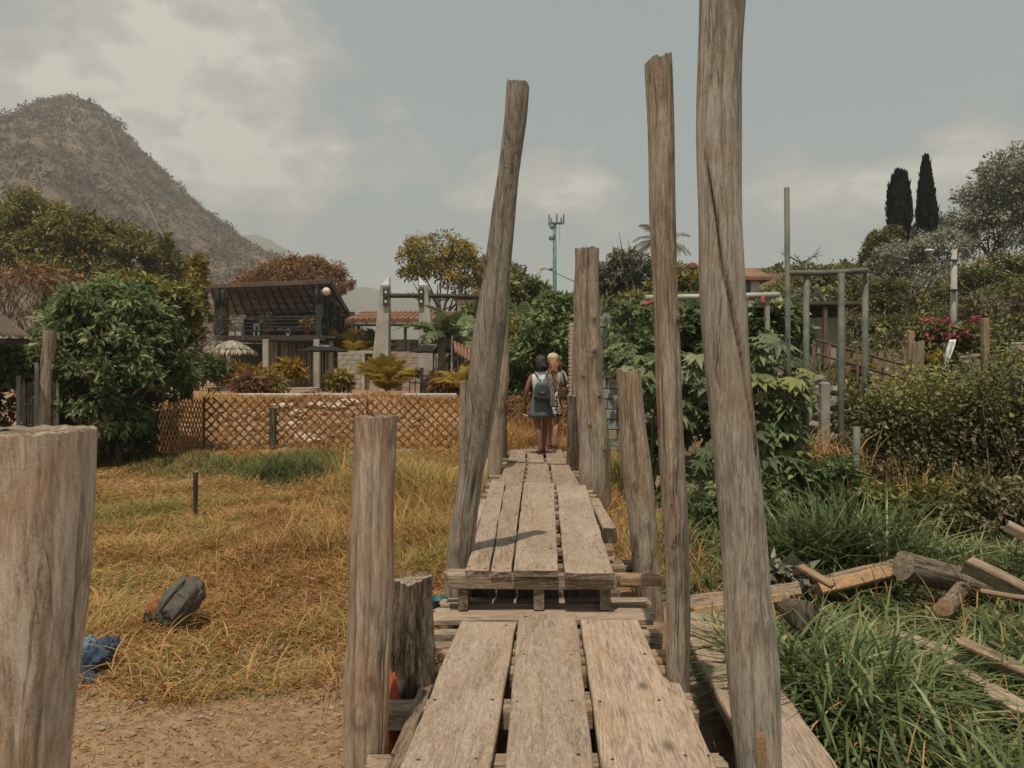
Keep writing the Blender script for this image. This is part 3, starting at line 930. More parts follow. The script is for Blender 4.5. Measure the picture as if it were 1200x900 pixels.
# three cross boards at the foot of the step
for k, (ya, yb, x0, x1, zz, mt) in enumerate(((5.27, 5.40, -.50, .93, .0, W_PLANK), (5.10, 5.22, -.52, .97, -.006, W_PLANK), (4.955, 5.075, -.55, .90, -.003, W_PLANK), (5.45, 5.6, -.48, .98, -.05, W_BEAM))):
    yc = (ya + yb) / 2
    timber('cross_board', (x0, yc, ZL - .004 + zz - .05 * 0), (x1, yc + .012 * (k - 1), ZL - .004 + zz), yb - ya, .04, mt, deck, None, 0, 20 + k, 14, .005, .02, .005, W_END)
# joists that stick out under the lower planks
for k, (yy, x0, x1, w_, h_, dz, mt) in enumerate(((4.86, -.52, .93, .09, .07, -.05, W_BEAM), (4.66, -.47, .82, .10, .05, -.06, W_BEAM), (4.52, -.42, .91, .07, .06, -.05, W_FRESH), (4.38, -.2, .98, .08, .07, -.05, W_FRESH),
                                                   (4.24, -.55, .88, .10, .09, -.055, W_BEAM), (3.93, .2, .93, .07, .05, -.06, W_BEAM), (3.80, -.62, .90, .13, .10, -.06, W_BEAM), (3.25, -.6, .9, .11, .09, -.06, W_BEAM), (2.6, -.6, .9, .11, .09, -.06, W_BEAM))):
    timber('joist', (x0, yy, ZL + dz), (x1, yy + .02 * math.sin(k * 2.1), ZL + dz), w_, h_, mt, deck, None, 0, 40 + k, 12, .006, .02, .008, W_DARK if k in (6,) else W_END)
# the step: front beam, its lighter tail, three blocks, deep dark boards standing in for the shade behind
timber('front_beam', (-.435, 5.17, ZU - .042), (.70, 5.17, ZU - .045), .11, .085, W_BEAM, deck, None, 0, 61, 18, .006, .02, .008, W_END)
timber('front_beam', (.705, 5.2, ZU - .05), (1.02, 5.22, ZU - .055), .10, .065, W_FRESH, deck, None, 0, 62, 10, .006, .03, .01, W_FRESH)
timber('front_beam', (-.45, 5.31, ZU - .05), (-.25, 5.31, ZU - .05), .09, .06, W_PLANK, deck, None, 0, 63, 8, .006, .02, .01, W_END)
for k, px in enumerate((543, 631, 708)):
    x = (px - 600) / 900 * 5.2
    timber('support_block', (x, 5.14, ZU - .131), (x + .01, 5.36, ZU - .131), .07, .138, W_BEAM, deck, None, 0, 70 + k, 6, .004, .006, .008, W_END)
for k, (x, y0, y1) in enumerate(((-.36, 5.8, 14), (.17, 5.8, 14), (.66, 5.8, 14))):
    timber('bearer', (x, y0, ZU - .17), (x + .12, y1, ZU - .17), .10, .12, W_BEAM, deck, None, 0, 80 + k, 14, .01, .01, .008, W_END)
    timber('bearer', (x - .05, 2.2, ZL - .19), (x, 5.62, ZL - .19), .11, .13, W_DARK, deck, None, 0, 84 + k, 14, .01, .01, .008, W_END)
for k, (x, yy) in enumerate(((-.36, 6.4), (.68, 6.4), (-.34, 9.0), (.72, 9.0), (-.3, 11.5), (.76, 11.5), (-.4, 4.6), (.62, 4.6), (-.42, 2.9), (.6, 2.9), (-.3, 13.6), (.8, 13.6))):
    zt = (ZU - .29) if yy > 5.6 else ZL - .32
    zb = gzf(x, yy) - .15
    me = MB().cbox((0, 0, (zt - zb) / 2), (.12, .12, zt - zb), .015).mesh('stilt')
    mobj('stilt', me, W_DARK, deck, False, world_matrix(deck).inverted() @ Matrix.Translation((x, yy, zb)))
for k, (x0, x1, z) in enumerate(((-.46, .80, .47), (-.40, 1.0, .60))):
    timber('cross_board', (x0, 5.85 + k * .35, z), (x1, 5.85 + k * .35, z), .10, .20, W_DARK if k == 0 else W_BEAM, deck, None, 0, 90 + k, 8, .006, .02, .01, W_END)  # extra depth hides bright ground, so the gap under the step reads as shade
# upper level
px_plank('plank', (575.5, 563), (592.5, 564), (546, 668), (573, 669.5), ZU, .04, W_PLANK, 6, 0)
px_plank('plank', (593, 563.5), (612.6, 564.2), (574.5, 669), (599.5, 671), ZU - .004, .04, W_PLANK, 7, 0)
px_plank('plank', (614, 565.5), (649, 565.8), (601.5, 670), (654, 668), ZU + .006, .04, W_ROUGH, 8, 0)
px_plank('plank', (652, 568), (687, 569), (661, 671), (720, 673), ZU, .04, W_ROUGH, 9, 0)
for k, c in enumerate((((594, 541), (617, 542), (583, 567), (612, 568)), ((619, 542.5), (643, 542.5), (616.5, 567), (645.5, 567)), ((644.7, 543), (666, 544), (648.5, 569), (680, 569)))):
    px_plank('plank', *c, ZU - .045, .04, W_PLANK, 10 + k, 0)
for k, c in enumerate((((599, 526.5), (616, 526.5), (595, 541), (616, 541.5)), ((617.5, 527), (635.5, 527), (617.7, 541.5), (638, 542)), ((639, 524), (657, 525), (640.5, 543), (665, 543.5)))):
    px_plank('plank', *c, ZU - .028, .04, W_PLANK, 14 + k, 0)
for k, yy in enumerate((5.6, 6.15, 6.7, 7.2, 7.75, 8.15, 8.55, 8.95, 9.3, 9.75, 10.2, 10.65, 11.15, 11.7, 12.2, 12.8, 13.4, 13.9)):
    x0 = -.37 + .01 * (yy - 5) + random.uniform(-.05, .04); x1 = .93 + .02 * (yy - 8) * .2 + random.uniform(-.06, .07)
    if yy < 8: x0 += .12; x1 -= .13
    timber('joist', (x0, yy, ZU - .088), (x1, yy + random.uniform(-.03, .03), ZU - .088 + random.uniform(-.008, .004)), random.uniform(.08, .13), .055, W_PLANK if k % 3 else W_BEAM, deck, None, 0, 110 + k, 8, .006, .02, .008, W_END)
nb = MB(); nr = random.Random(8)
for FL, FR, NL, NR in PLANKS:
    L_ = (FL - NL).length
    for s_ in [.07] + [k * .62 for k in range(1, int(L_ / .62))] + [L_ - .07]:
        for e_ in (.12, .86):
            if nr.random() < .2: continue
            p = NL.lerp(FL, s_ / L_).lerp(NR.lerp(FR, s_ / L_), e_ + nr.uniform(-.05, .05)) + Vector((0, nr.uniform(-.03, .03), .004))
            nb.lathe(p - Vector((0, 0, .006)), [(.009, 0), (.009, .005), (.005, .007)], 7)
tag(nb.build('nail_heads', plain('rusty_nail', (.045, .03, .022), .7, .2), deck), kind='stuff')
# heavy edge timbers on both sides of the raised boards
timber('edge_timber', (-.335, 6.45, .815), (-.30, 8.5, .73), .075, .15, W_PLANK, deck, None, .0, 131, 14, .006, .006, .008, W_DARK)
timber('edge_timber', (.822, 6.45, .815), (.93, 8.7, .71), .115, .125, W_PLANK, deck, None, .0, 132, 14, .006, .008, .01, W_DARK)

# wide plank lying lower on the right
wp = timber('loose_plank', (1.215, 2.2, .34), (1.375, 5.6, .36), .38, .07, W_PLANK, None, .37, 0, 140, 30, .008, .05, .008, W_END)
tag(wp, 'wide long plank lying lower beside the boardwalk, at the foot of the tallest post', 'plank')


# ------------------------------------------------------------ round posts
FRONT = -math.pi / 2          # theta that faces the camera


def post(name, label, pts, Y, mat, seed=0, seg=96, rings=90, knots=(), dents=(), lean=0.0, top_tilt=0.0, group='wooden posts along the boardwalk', rough=.028, base_z=None, oval=1.0, cat='post', crack=None, flare=0.0, nfiss=15, chip=1.0):
    """pts: (px, py, width px) from the top down; one distance Y at the foot, leaning away by `lean` metres at the top"""
    ys = [p[1] for p in pts]
    y_top, y_bot = ys[0], ys[-1]
    def YY(py): return Y + lean * (y_bot - py) / max(1, (y_bot - y_top))
    cs = []
    for px, py, wd in pts:
        c = P(px, py, YY(py)); cs.append((c, wd / 2 / FPX * YY(py)))
    foot = cs[-1][0]
    bz = gzf(foot.x, foot.y) - .2 if base_z is None else base_z
    if foot.z > bz + .02:
        prev = cs[-2][0]
        d = (foot - prev); d = d / abs(d.z) * (foot.z - bz)
        d.x *= .5; d.y *= .5
        cs.append((foot + d, cs[-1][1] * (1.03 + flare)))
    cs = cs[::-1]                                   # foot to top
    org = cs[0][0].copy()
    zs = np.array([c.z - org.z for c, r in cs]); xs = np.array([c.x - org.x for c, r in cs]); yv = np.array([c.y - org.y for c, r in cs]); rs = np.array([r for c, r in cs])
    o = thing(name, label, cat, org, 0, group)
    zz = np.linspace(0, zs[-1], rings)
    def sm(v):                                      # smooth interpolation
        return np.interp(zz, zs, v) * .5 + .5 * (np.interp(np.clip(zz - zs[-1] * .05, 0, None), zs, v) + np.interp(np.clip(zz + zs[-1] * .05, None, zs[-1]), zs, v)) / 2
    xx, yy, rr = sm(xs), sm(yv), np.interp(zz, zs, rs)
    wr = np.random.default_rng(seed + 500); wa = wr.uniform(0, 6.28, 4); r_mid = float(rs.mean())
    xx = xx + r_mid * (.06 * np.sin(zz * 2.3 + wa[0]) + .04 * np.sin(zz * 5.1 + wa[1])) * np.clip(zz * 3, 0, 1)
    yy = yy + r_mid * .10 * np.sin(zz * 2.9 + wa[2])
    rr = rr * (1 + .035 * np.sin(zz * 3.7 + wa[3]) + .02 * np.sin(zz * 8.3 + wa[1]))
    th = np.linspace(0, 2 * math.pi, seg, endpoint=False)
    TH, ZZ = np.meshgrid(th, zz)
    Rr = np.repeat(rr[:, None], seg, 1)
    rn = np.random.default_rng(seed + 100)
    for k in range(10):                             # flutes and bumps, stretched along the post
        m = rn.integers(1, 9); f = rn.uniform(.3, 2.4); ph = rn.uniform(0, 6.28, 2)
        Rr = Rr * (1 + rough * rn.uniform(.3, 1) / (1 + m * .25) * np.cos(m * TH + ph[0] + .35 * np.sin(f * ZZ + ph[1])) * (.55 + .45 * np.sin(f * 1.7 * ZZ + ph[0])))
    TT = np.zeros_like(Rr)
    for (kz, kt, amp, rad) in list(knots):
        dth = (TH - kt + math.pi) % (2 * math.pi) - math.pi
        d2 = ((dth * Rr.mean()) ** 2 + ((ZZ - kz) * .6) ** 2) / rad ** 2
        Rr = Rr + amp * np.exp(-d2)
        TT = np.maximum(TT, np.exp(-d2 * .9) * (.42 + .33 * np.cos(7 * np.sqrt(d2) + 1.2 * np.sin(3 * TH + 9 * ZZ))))
    for (kz, kt, amp, rad, st) in list(dents):
        dth = (TH - kt + math.pi) % (2 * math.pi) - math.pi
        gq = np.exp(-((dth * Rr.mean()) ** 2) / rad ** 2 - ((ZZ - kz) / st) ** 2)
        Rr = Rr - amp * gq; TT = np.maximum(TT, np.clip(amp / .006, 0, .8) * gq)
    for k in range(nfiss):                          # long drying fissures
        kz = rn.uniform(.15, .95) * zs[-1]; kt = FRONT + rn.uniform(-1.5, 1.5); st = rn.uniform(.12, .5)
        wq = rn.uniform(.0022, .005) * (.6 + 4 * rr.mean())
        ct = kt + .05 * np.sin(ZZ * rn.uniform(2, 6) + k) + .015 * np.sin(ZZ * 31 + k)
        dth = (TH - ct + math.pi) % (2 * math.pi) - math.pi
        gq = np.exp(-np.abs(dth * Rr.mean() / max(wq, .0035)) ** 1.5 - np.abs((ZZ - kz) / st) ** 3)
        Rr = Rr - rn.uniform(.003, .010) * gq; TT = np.maximum(TT, rn.uniform(.5, 1.0) * gq)
    for k in range(nfiss + 4):                      # gouges, flats and torn spots
        kz = rn.uniform(.05, 1.0) * zs[-1]; kt = FRONT + rn.uniform(-1.8, 1.8)
        dth = (TH - kt - .06 * np.sin(ZZ * 17 + k) + math.pi) % (2 * math.pi) - math.pi
        gq = np.exp(-np.abs(dth * Rr.mean() / rn.uniform(.010, .030)) ** 2.5 - np.abs((ZZ - kz) / rn.uniform(.03, .16)) ** 3)
        Rr = Rr - rn.uniform(.002, .007) * gq; TT = np.maximum(TT, rn.uniform(.05, .4) * gq * (.6 + .4 * np.sin(TH * 60 + 3 * np.sin(ZZ * 12))))
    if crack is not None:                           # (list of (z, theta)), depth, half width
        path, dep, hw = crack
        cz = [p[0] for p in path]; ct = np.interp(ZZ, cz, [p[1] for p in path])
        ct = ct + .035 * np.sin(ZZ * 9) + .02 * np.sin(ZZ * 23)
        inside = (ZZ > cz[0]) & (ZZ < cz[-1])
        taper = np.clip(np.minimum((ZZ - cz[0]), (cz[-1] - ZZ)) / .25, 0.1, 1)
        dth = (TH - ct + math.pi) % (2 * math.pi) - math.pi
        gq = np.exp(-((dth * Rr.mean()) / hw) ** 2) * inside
        Rr = Rr - dep * taper * gq; TT = np.maximum(TT, gq)  # shade inside the crack painted into the tone, besides the dent
    vx = xx[:, None] + np.cos(TH) * Rr; vy = yy[:, None] + np.sin(TH) * Rr * oval
    vz = np.repeat(zz[:, None], seg, 1)
    topf = np.clip((zz - zs[-1] + .18) / .18, 0, 1)[:, None]
    vz = vz + topf * (top_tilt * np.cos(TH) * Rr + chip * .006 * np.sin(3 * TH + seed) + chip * .003 * np.sin(7 * TH + 2 * seed) + .002 * np.sin(17 * TH + seed) - .014 * chip * np.clip(np.sin(2 * TH + 3.7 * seed) - .86, 0, 1) / .14)
    V = np.stack([vx, vy, vz], -1).reshape(-1, 3)
    i = np.arange(rings * seg).reshape(rings, seg); j = np.roll(i, -1, 1)
    q = np.stack([i[:-1], j[:-1], j[1:], i[1:]], -1).reshape(-1, 4)
    # top: a shallow bowl of two rings
    last = V[-seg:]; cen = last.mean(0)
    r1 = cen + (last - cen) * .98 + [0, 0, .003]; r2 = cen + (last - cen) * .5 + rn.normal(0, .003, (seg, 3))
    V = np.concatenate([V, r1, r2, [cen]])
    b = rings * seg
    e0, e1, e2 = i[-1], b + np.arange(seg), b + seg + np.arange(seg)
    q2 = np.concatenate([np.stack([a, np.roll(a, -1), np.roll(c, -1), c], -1) for a, c in ((e0, e1),)])
    q3 = np.stack([e1, np.roll(e1, -1), np.roll(e2, -1), e2], -1)
    tr = np.stack([e2, np.roll(e2, -1), np.full(seg, b + 2 * seg)], -1)
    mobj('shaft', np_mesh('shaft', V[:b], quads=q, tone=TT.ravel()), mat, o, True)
    ar = np.arange(seg); rl = np.roll(ar, -1)
    vt = np.concatenate([last, r1, r2, [cen]])
    mobj('cut_top', np_mesh('cut_top', vt, quads=np.concatenate([np.stack([ar, rl, seg + rl, seg + ar], -1), np.stack([seg + ar, seg + rl, 2 * seg + rl, 2 * seg + ar], -1)]),
                            tris=np.stack([2 * seg + ar, 2 * seg + rl, np.full(seg, 3 * seg)], -1)), W_END, o, False)
    for n_, (kz, kt, amp, rad) in enumerate(knots):
        if amp < .0125: continue
        k = int(np.argmin(abs(zz - kz))); a = kt
        rad_here = Rr[k, int(round(a / (2 * math.pi) * seg)) % seg]
        c = Vector((xx[k] + math.cos(a) * (rad_here - rad * .12), yy[k] + math.sin(a) * (rad_here - rad * .12) * oval, kz))
        mb = MB().ball((0, 0, 0), (rad * .22, rad * .50, rad * .7), 14, 10, .4, 2.5, n_ + seed)
        Mk = Matrix.Translation(c) @ Matrix.Rotation(a, 4, 'Z')
        mobj('knot', mb.mesh('knot'), M_KNOT, o, True, Mk)
    return o


post('cut_post', 'thick pale sawn post cut off close to the camera at far left, flat top', [(32, 505, 152), (27, 700, 136), (19, 905, 112)], 1.5, W_PEEL, 1, chip=.12, dents=((1.05, FRONT - .3, .004, .02, .25), (1.2, FRONT + .9, .006, .006, .8)), rough=.014, group=None)
post('wooden_post', 'pale peeled post with two round knots at the near left edge of the boardwalk', [(441.5, 488, 51), (442, 560, 49), (437, 650, 49), (434, 720, 51), (428, 800, 53), (427, 905, 49)], 3.4, W_PEEL, 2, chip=.35, knots=((.92, FRONT + .25, .010, .035), (.76, FRONT - .05, .012, .045), (.5, FRONT - .15, .003, .03)), dents=((1.55, FRONT + .1, .005, .004, .5), (1.2, FRONT - .1, .003, .004, .7)), rough=.018)
post('wooden_stump', 'squat dark split stump behind the pale post on the left side', [(484, 678, 44), (483, 720, 50), (484, 770, 56), (482, 820, 54)], 4.1, W_STUMP, 3, nfiss=22, knots=((.55, FRONT + .9, .022, .06),), dents=((.6, FRONT - .2, .016, .012, .8), (.6, FRONT + .4, .012, .01, .8), (.6, FRONT - .7, .014, .01, .8)), top_tilt=.12, rough=.05)
post('leaning_pole', 'tall grey pole leaning right, on the left side of the raised boards', [(607.5, 98, 26), (602, 150, 27), (595, 205, 27), (588, 265, 29), (580, 330, 32), (574, 390, 36), (569, 450, 39), (560, 505, 34), (550, 560, 30), (542, 620, 30), (536, 690, 32)], 5.75, W_POLE, 4, lean=-.6, knots=((3.62, FRONT - .9, .012, .022), (3.22, FRONT - .2, .007, .02), (2.92, FRONT - 1.1, .013, .024), (2.84, FRONT - .1, .007, .02), (2.05, FRONT - 1.2, .012, .022), (1.9, FRONT - .1, .008, .024), (1.2, FRONT + .1, .01, .03), (.85, FRONT - .2, .010, .03)), top_tilt=-.15, rough=.022, flare=.05,
     dents=((1.3, FRONT + .5, .03, .02, .16), (1.0, FRONT + .9, .008, .006, .7)))
post('wooden_post', 'pale square-topped post standing close behind the leaning pole', [(587, 340, 21), (586, 440, 21), (579, 548, 17)], 11.0, W_POST, 5, rough=.03, knots=((1.7, FRONT + .5, .01, .03), (1.5, FRONT + .3, .012, .03)))
post('wooden_post', 'low post with a flat top to the left of the leaning pole', [(546, 447, 15), (546, 520, 16), (545, 600, 17)], 8.8, W_POST, 6, rough=.03)
post('wooden_post', 'thin dark post at the right of the leaning pole, beside the walkers', [(589, 462, 9), (590, 533, 10)], 13.0, W_DARK, 7, 28, 30, rough=.03)
post('tall_post', 'tall upright rough grey-brown post with a slanted top, second tallest on the right', [(769, 71, 31), (773, 140, 30), (776, 220, 30), (780, 330, 30), (784, 450, 29), (790, 600, 29), (794, 700, 29), (795.5, 815, 27)], 4.1, W_POST, 8, knots=((2.55, FRONT + .8, .014, .035), (1.1, FRONT, .004, .03)), top_tilt=.35, rough=.028)
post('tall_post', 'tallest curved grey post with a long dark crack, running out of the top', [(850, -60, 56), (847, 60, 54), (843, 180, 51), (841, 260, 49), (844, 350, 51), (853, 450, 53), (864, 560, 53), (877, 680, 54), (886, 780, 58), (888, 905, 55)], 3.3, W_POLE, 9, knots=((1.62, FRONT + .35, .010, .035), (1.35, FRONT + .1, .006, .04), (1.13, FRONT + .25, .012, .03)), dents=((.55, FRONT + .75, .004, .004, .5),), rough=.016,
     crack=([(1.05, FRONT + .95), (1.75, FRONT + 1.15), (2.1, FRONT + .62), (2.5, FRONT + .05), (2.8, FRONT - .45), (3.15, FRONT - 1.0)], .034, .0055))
post('wooden_post', 'short leaning post with a split reddish top in front of broad leaves', [(735, 434, 29), (741, 500, 31), (749, 580, 34), (757, 650, 33), (763, 715, 32)], 5.9, W_POST, 10, knots=((1.25, FRONT - .4, .012, .028), (.95, FRONT + .2, .010, .025), (.75, FRONT + .5, .006, .03)), dents=((1.62, FRONT - .15, .018, .02, .32),), top_tilt=-.08, rough=.03)
post('wooden_post', 'tall knobbly split post on the right edge, nearest to the two walkers', [(686, 292, 29), (688, 360, 31), (691, 440, 32), (695, 520, 36), (699, 608, 36)], 9.5, W_POST, 11, knots=((2.6, FRONT + .45, .022, .045), (2.2, FRONT + .3, .027, .055), (1.9, FRONT - .5, .017, .04), (1.65, FRONT + .55, .025, .05), (1.3, FRONT - .3, .017, .04), (1.0, FRONT + .5, .015, .04)), dents=((2.9, FRONT, .018, .015, .9), (1.7, FRONT - .2, .015, .012, .6)), nfiss=16, rough=.05, top_tilt=.04)
post('wooden_post', 'slim pale post directly behind the knobbly split post', [(678, 374, 14), (679, 460, 17), (681, 560, 18)], 12.0, W_POST, 12, rough=.03)
post('wooden_post', 'low dark brown post just right of the blond walker', [(670.5, 464, 12), (671, 535, 13)], 11.6, W_DARK, 13, 28, 30, rough=.03)
sp = post('wooden_stake', 'short brown stake sticking out of the dry grass', [(229, 553, 6.5), (228.5, 590, 6.5)], 9.8, W_DARK, 14, 28, 30, rough=.03, group=None, cat='stake')
# bright gash where bark was cut off low on the tallest post
tp = [o for o in bpy.data.objects if o.get('label', '').startswith('tallest curved')][0]
g = MB().ball((0, 0, 0), (.03, .012, .11), 12, 10, .3, 2.0, 3).mesh('bark_scar')
gp = P(893, 880, 3.3 - .098)
mobj('bark_scar', g, W_FRESH, tp, True, world_matrix(tp).inverted() @ Matrix.Translation(gp))


# ------------------------------------------------------------ log pile and loose timber at right
LP = 'cut timber lying in the grass at right'


def log(label, p0, p1, r0, r1, seed, mat=W_LOG, endm=W_END, name='log'):
    p0, p1 = Vector(p0), Vector(p1); L = (p1 - p0).length; y = (p1 - p0) / L
    x = y.cross(Vector((0, 0, 1))).normalized(); z = x.cross(y)
    M = Matrix(((x.x, y.x, z.x, p0.x), (x.y, y.y, z.y, p0.y), (x.z, y.z, z.z, p0.z), (0, 0, 0, 1)))
    o = thing(name, label, 'log', p0, 0, LP)
    seg, n = 64, 30
    vs, fs = [], []
    for i in range(n + 1):
        f = i / n
        for k in range(seg):
            a = 2 * math.pi * k / seg
            r = (r0 + (r1 - r0) * f) * (1 + .09 * noise.noise(Vector((math.cos(a) * 1.6, math.sin(a) * 1.6, f * 1.2 + seed * 5))) + .09 * noise.noise(Vector((math.cos(a) * 5, math.sin(a) * 5, f * 1.5 + seed))) - .10 * max(0, .3 - abs(noise.noise(Vector((math.cos(a) * 9, math.sin(a) * 9, f * 1.1 + seed * 3))))) )
            vs.append((math.cos(a) * r, f * L, math.sin(a) * r))
    for i in range(n):
        for k in range(seg):
            k2 = (k + 1) % seg
            fs.append((i * seg + k, (i + 1) * seg + k, (i + 1) * seg + k2, i * seg + k2))
    IM = Matrix.Translation(-p0) @ M
    mobj('trunk', np_mesh('trunk', vs, faces=fs), mat, o, True, IM)
    ev = vs[:seg]; mobj('cut_end', np_mesh('cut_end', ev + [(0, -.004, 0)], faces=[(k, (k + 1) % seg, seg) for k in range(seg)]), endm, o, False, IM)
    ev = vs[-seg:]; mobj('cut_end', np_mesh('cut_end', ev + [(0, L + .004, 0)], faces=[((k + 1) % seg, k, seg) for k in range(seg)]), endm, o, False, IM)
    return o


def loose(label, p0, p1, w_, t_, mat, seed, roll=0.0, name='timber', end=W_END, cat='timber'):
    o = timber(name, p0, p1, w_, t_, mat, None, None, roll, seed, 20, .008, .02, .008, end)
    return tag(o, label, cat, LP)


log('thick weathered grey log with a dark cut face, lying in the grass at right', P(1058, 663, 6.3), P(1165, 690, 6.55), .12, .095, 1)
loose('long square beam sloping down behind the grass at far right', P(1137, 655, 6.0), P(1290, 730, 5.5), .10, .12, W_BEAM, 201, .35, end=W_FRESH)
loose('weathered board lying against the far right beam, above it', P(1182, 612, 6.6), P(1260, 650, 6.4), .11, .08, W_PLANK, 202, .2)
loose('thin split board poking out of the grass at right, under the long beam', P(1122, 748, 4.9), P(1245, 803, 4.5), .075, .085, W_BEAM, 203, .5, end=W_FRESH)
loose('short narrow lath behind the thin split board at far right', P(1160, 750, 5.1), P(1230, 790, 4.9), .03, .05, W_BEAM, 208, .5, end=W_FRESH)
loose('square sawn beam at the right edge of the picture, nearest the camera', P(1157, 805, 4.4), P(1260, 868, 4.0), .10, .12, W_PLANK, 204, .55, end=W_FRESH)
loose('thin grey weathered board lying flat in the grass left of the square beam', P(1040, 738, 5.3), P(1135, 772, 4.9), .10, .03, W_PLANK, 213, .2)
loose('splintered narrow board leaning on the long beam at the right edge', P(1150, 690, 5.6), P(1240, 705, 5.3), .06, .03, W_PLANK, 214, -.3)
loose('brown split board half sunk in the grass below the thin split board', P(1095, 765, 4.8), P(1190, 822, 4.4), .07, .04, W_BEAM, 215, .4)
log('small log end with bright orange cut wood in the grass', P(1107, 712, 5.6), P(1128, 690, 6.2), .062, .06, 2, W_LOG, W_FRESH, 'log_end')
log('short dark stump lying in the grass beside the tallest post', P(945, 722, 5.0), P(925, 715, 5.35), .095, .085, 3, W_DARK, W_DARK, 'cut_stump')
loose('long split plank with fresh orange edge lying in the grass behind the posts', P(800, 700, 5.95), P(930, 684, 6.2), .11, .10, W_BEAM, 205, -.5, end=W_FRESH)
loose('fresh orange offcut lying under the long split plank', P(812, 713, 5.75), P(922, 695, 6.0), .06, .06, W_FRESH, 209, -.4, end=W_FRESH)
loose('second split plank ending at the thick log', P(955, 684, 6.3), P(1050, 662, 6.6), .12, .10, W_FRESH, 206, -.6, end=W_FRESH)
loose('grey board resting on the second split plank', P(962, 676, 6.4), P(1050, 655, 6.7), .09, .03, W_BEAM, 211, -.3, end=W_END)
loose('tilted brown offcut on top of the split planks', P(936, 662, 6.3), P(976, 684, 6.05), .07, .035, W_FRESH, 207, .3)
xw_ = lambda px, Y: (px - 600) / 900 * Y
# heap of cut grey-green leaves left on the planks
o = plant('leaf_heap', 'pale wilted leaf heap on the split planks, right of the tallest post', 'leaf heap', (xw_(905, 6.5), 6.5, .22), [((0, 0, .13), (.2, .15, .14)), ((.25, .05, .1), (.18, .14, .10))], 500, .12, G_GREY, clumps=30, clump_r=.4)

# ------------------------------------------------------------ bags and cloth on the left
M_BAG = plain('grey_nylon', (.105, .094, .076), .75, .2, 14, .4)
M_BAGD = plain('black_nylon', (.035, .034, .033), .7, .2, 14, .3)
M_BLUE = plain('navy_fabric', (.045, .07, .115), .8, .3, 12, .5)
M_LBLUE = plain('light_blue_fabric', (.13, .19, .24), .8, .25, 12, .5)
M_ORANGE = plain('orange_fabric', (.45, .10, .035), .8, .2, 12, .4)
M_RUST = plain('rust_cloth', (.34, .12, .045), .85, .25, 12, .4)
M_TEAL = plain('teal_plastic', (.025, .10, .10), .45, .15, 6, .2)


def soft(name, c, r, mat, parent, jit=.18, freq=2.2, seed=0, rot=None, seg=28, rings=20, fold=.0):
    c = Vector(c); r = Vector(r)
    mb = MB().ball((0, 0, 0), (1, 1, 1), seg, rings)
    vs = []
    for v in mb.v:
        d = v.normalized()
        p = Vector((math.copysign(abs(d.x) ** .75, d.x), math.copysign(abs(d.y) ** .75, d.y), math.copysign(abs(d.z) ** .75, d.z)))
        f = 1 + jit * noise.noise(d * freq + Vector((seed * 5.1, 0, 0))) + fold * (abs(noise.noise(d * freq * 2.3 + Vector((0, seed * 3.7, 0)))) - .25)
        p = Vector((p.x * r.x, p.y * r.y, p.z * r.z)) * f
        if rot is not None: p = rot @ p
        vs.append(p)
    M = world_matrix(parent).inverted() @ Matrix.Translation(c) if parent is not None else Matrix.Translation(c)
    return mobj(name, np_mesh(name, vs, faces=mb.f), mat, parent, True, M)


bk = gpoint(208, 5.85)
bp = thing('backpack', 'worn grey backpack lying on its side in the dry grass', 'backpack', bk)
cB = P(211, 706, 5.85); rot = Matrix.Rotation(R(32), 3, 'Y') @ Matrix.Rotation(R(-34), 3, 'X')
soft('body', cB, (.135, .10, .20), M_BAG, bp, .10, 2.4, 1, rot, fold=.16)
soft('front_pocket', cB + rot @ Vector((0, -.085, -.03)), (.10, .045, .115), M_BAG, bp, .1, 3, 2, rot, fold=.2)
soft('base_panel', cB + rot @ Vector((.03, .03, -.13)), (.11, .09, .075), M_BAGD, bp, .1, 3, 3, rot)  # black base placed to stand in for the shadow under the bag
MB().tube([cB + rot @ Vector((x * .092, -.128 + .05 * abs(x) ** 2.2, .022 + .004 * x)) for x in np.linspace(-1, 1, 9)], .005, 6).build('zip', M_BAGD, bp)
soft('top_pocket', cB + rot @ Vector((0, -.07, .095)), (.085, .04, .065), M_BAG, bp, .1, 3, 14, rot, fold=.2)
for x in (-.055, .055):
    MB().tube([cB + rot @ Vector((x, -.112, .14)), cB + rot @ Vector((x * 1.05, -.137, .05)), cB + rot @ Vector((x * 1.1, -.140, -.05)), cB + rot @ Vector((x, -.115, -.15))], .006, 5).build('compression_strap', M_BAGD, bp)
for sx in (-1, 1):
    MB().tube([cB + rot @ Vector((sx * .06, .09, .17)), cB + rot @ Vector((sx * .10, .12, .10)), cB + rot @ Vector((sx * .11, .11, -.05)), cB + rot @ Vector((sx * .11, .06, -.16))], .013, 6).build('strap', M_BAGD, bp, True)
MB().tube([cB + rot @ Vector((-.025, .05, .185)), cB + rot @ Vector((-.015, .06, .205)), cB + rot @ Vector((.015, .06, .205)), cB + rot @ Vector((.025, .05, .185))], .007, 6).build('carry_handle', M_BAGD, bp, True)
c2 = P(183, 716, 5.8)
o = soft('cloth', c2, (.075, .06, .085), M_RUST, None, .3, 2.5, 5, Matrix.Rotation(R(25), 3, 'Y'), fold=.4); tag(o, 'rust orange crumpled cloth beside the grey backpack', 'cloth')
o = soft('dark_pouch', P(176, 722, 5.78), (.04, .05, .05), M_DARKRED if 'M_DARKRED' in globals() else M_BAGD, None, .2, 2.5, 6, None, fold=.3); tag(o, 'small dark pouch at the left end of the rust orange cloth', 'pouch')
c3 = P(104, 790, 4.95)
jk = thing('jacket', 'crumpled navy blue jacket lying at the edge of the dry grass', 'jacket', gpoint(104, 4.95))
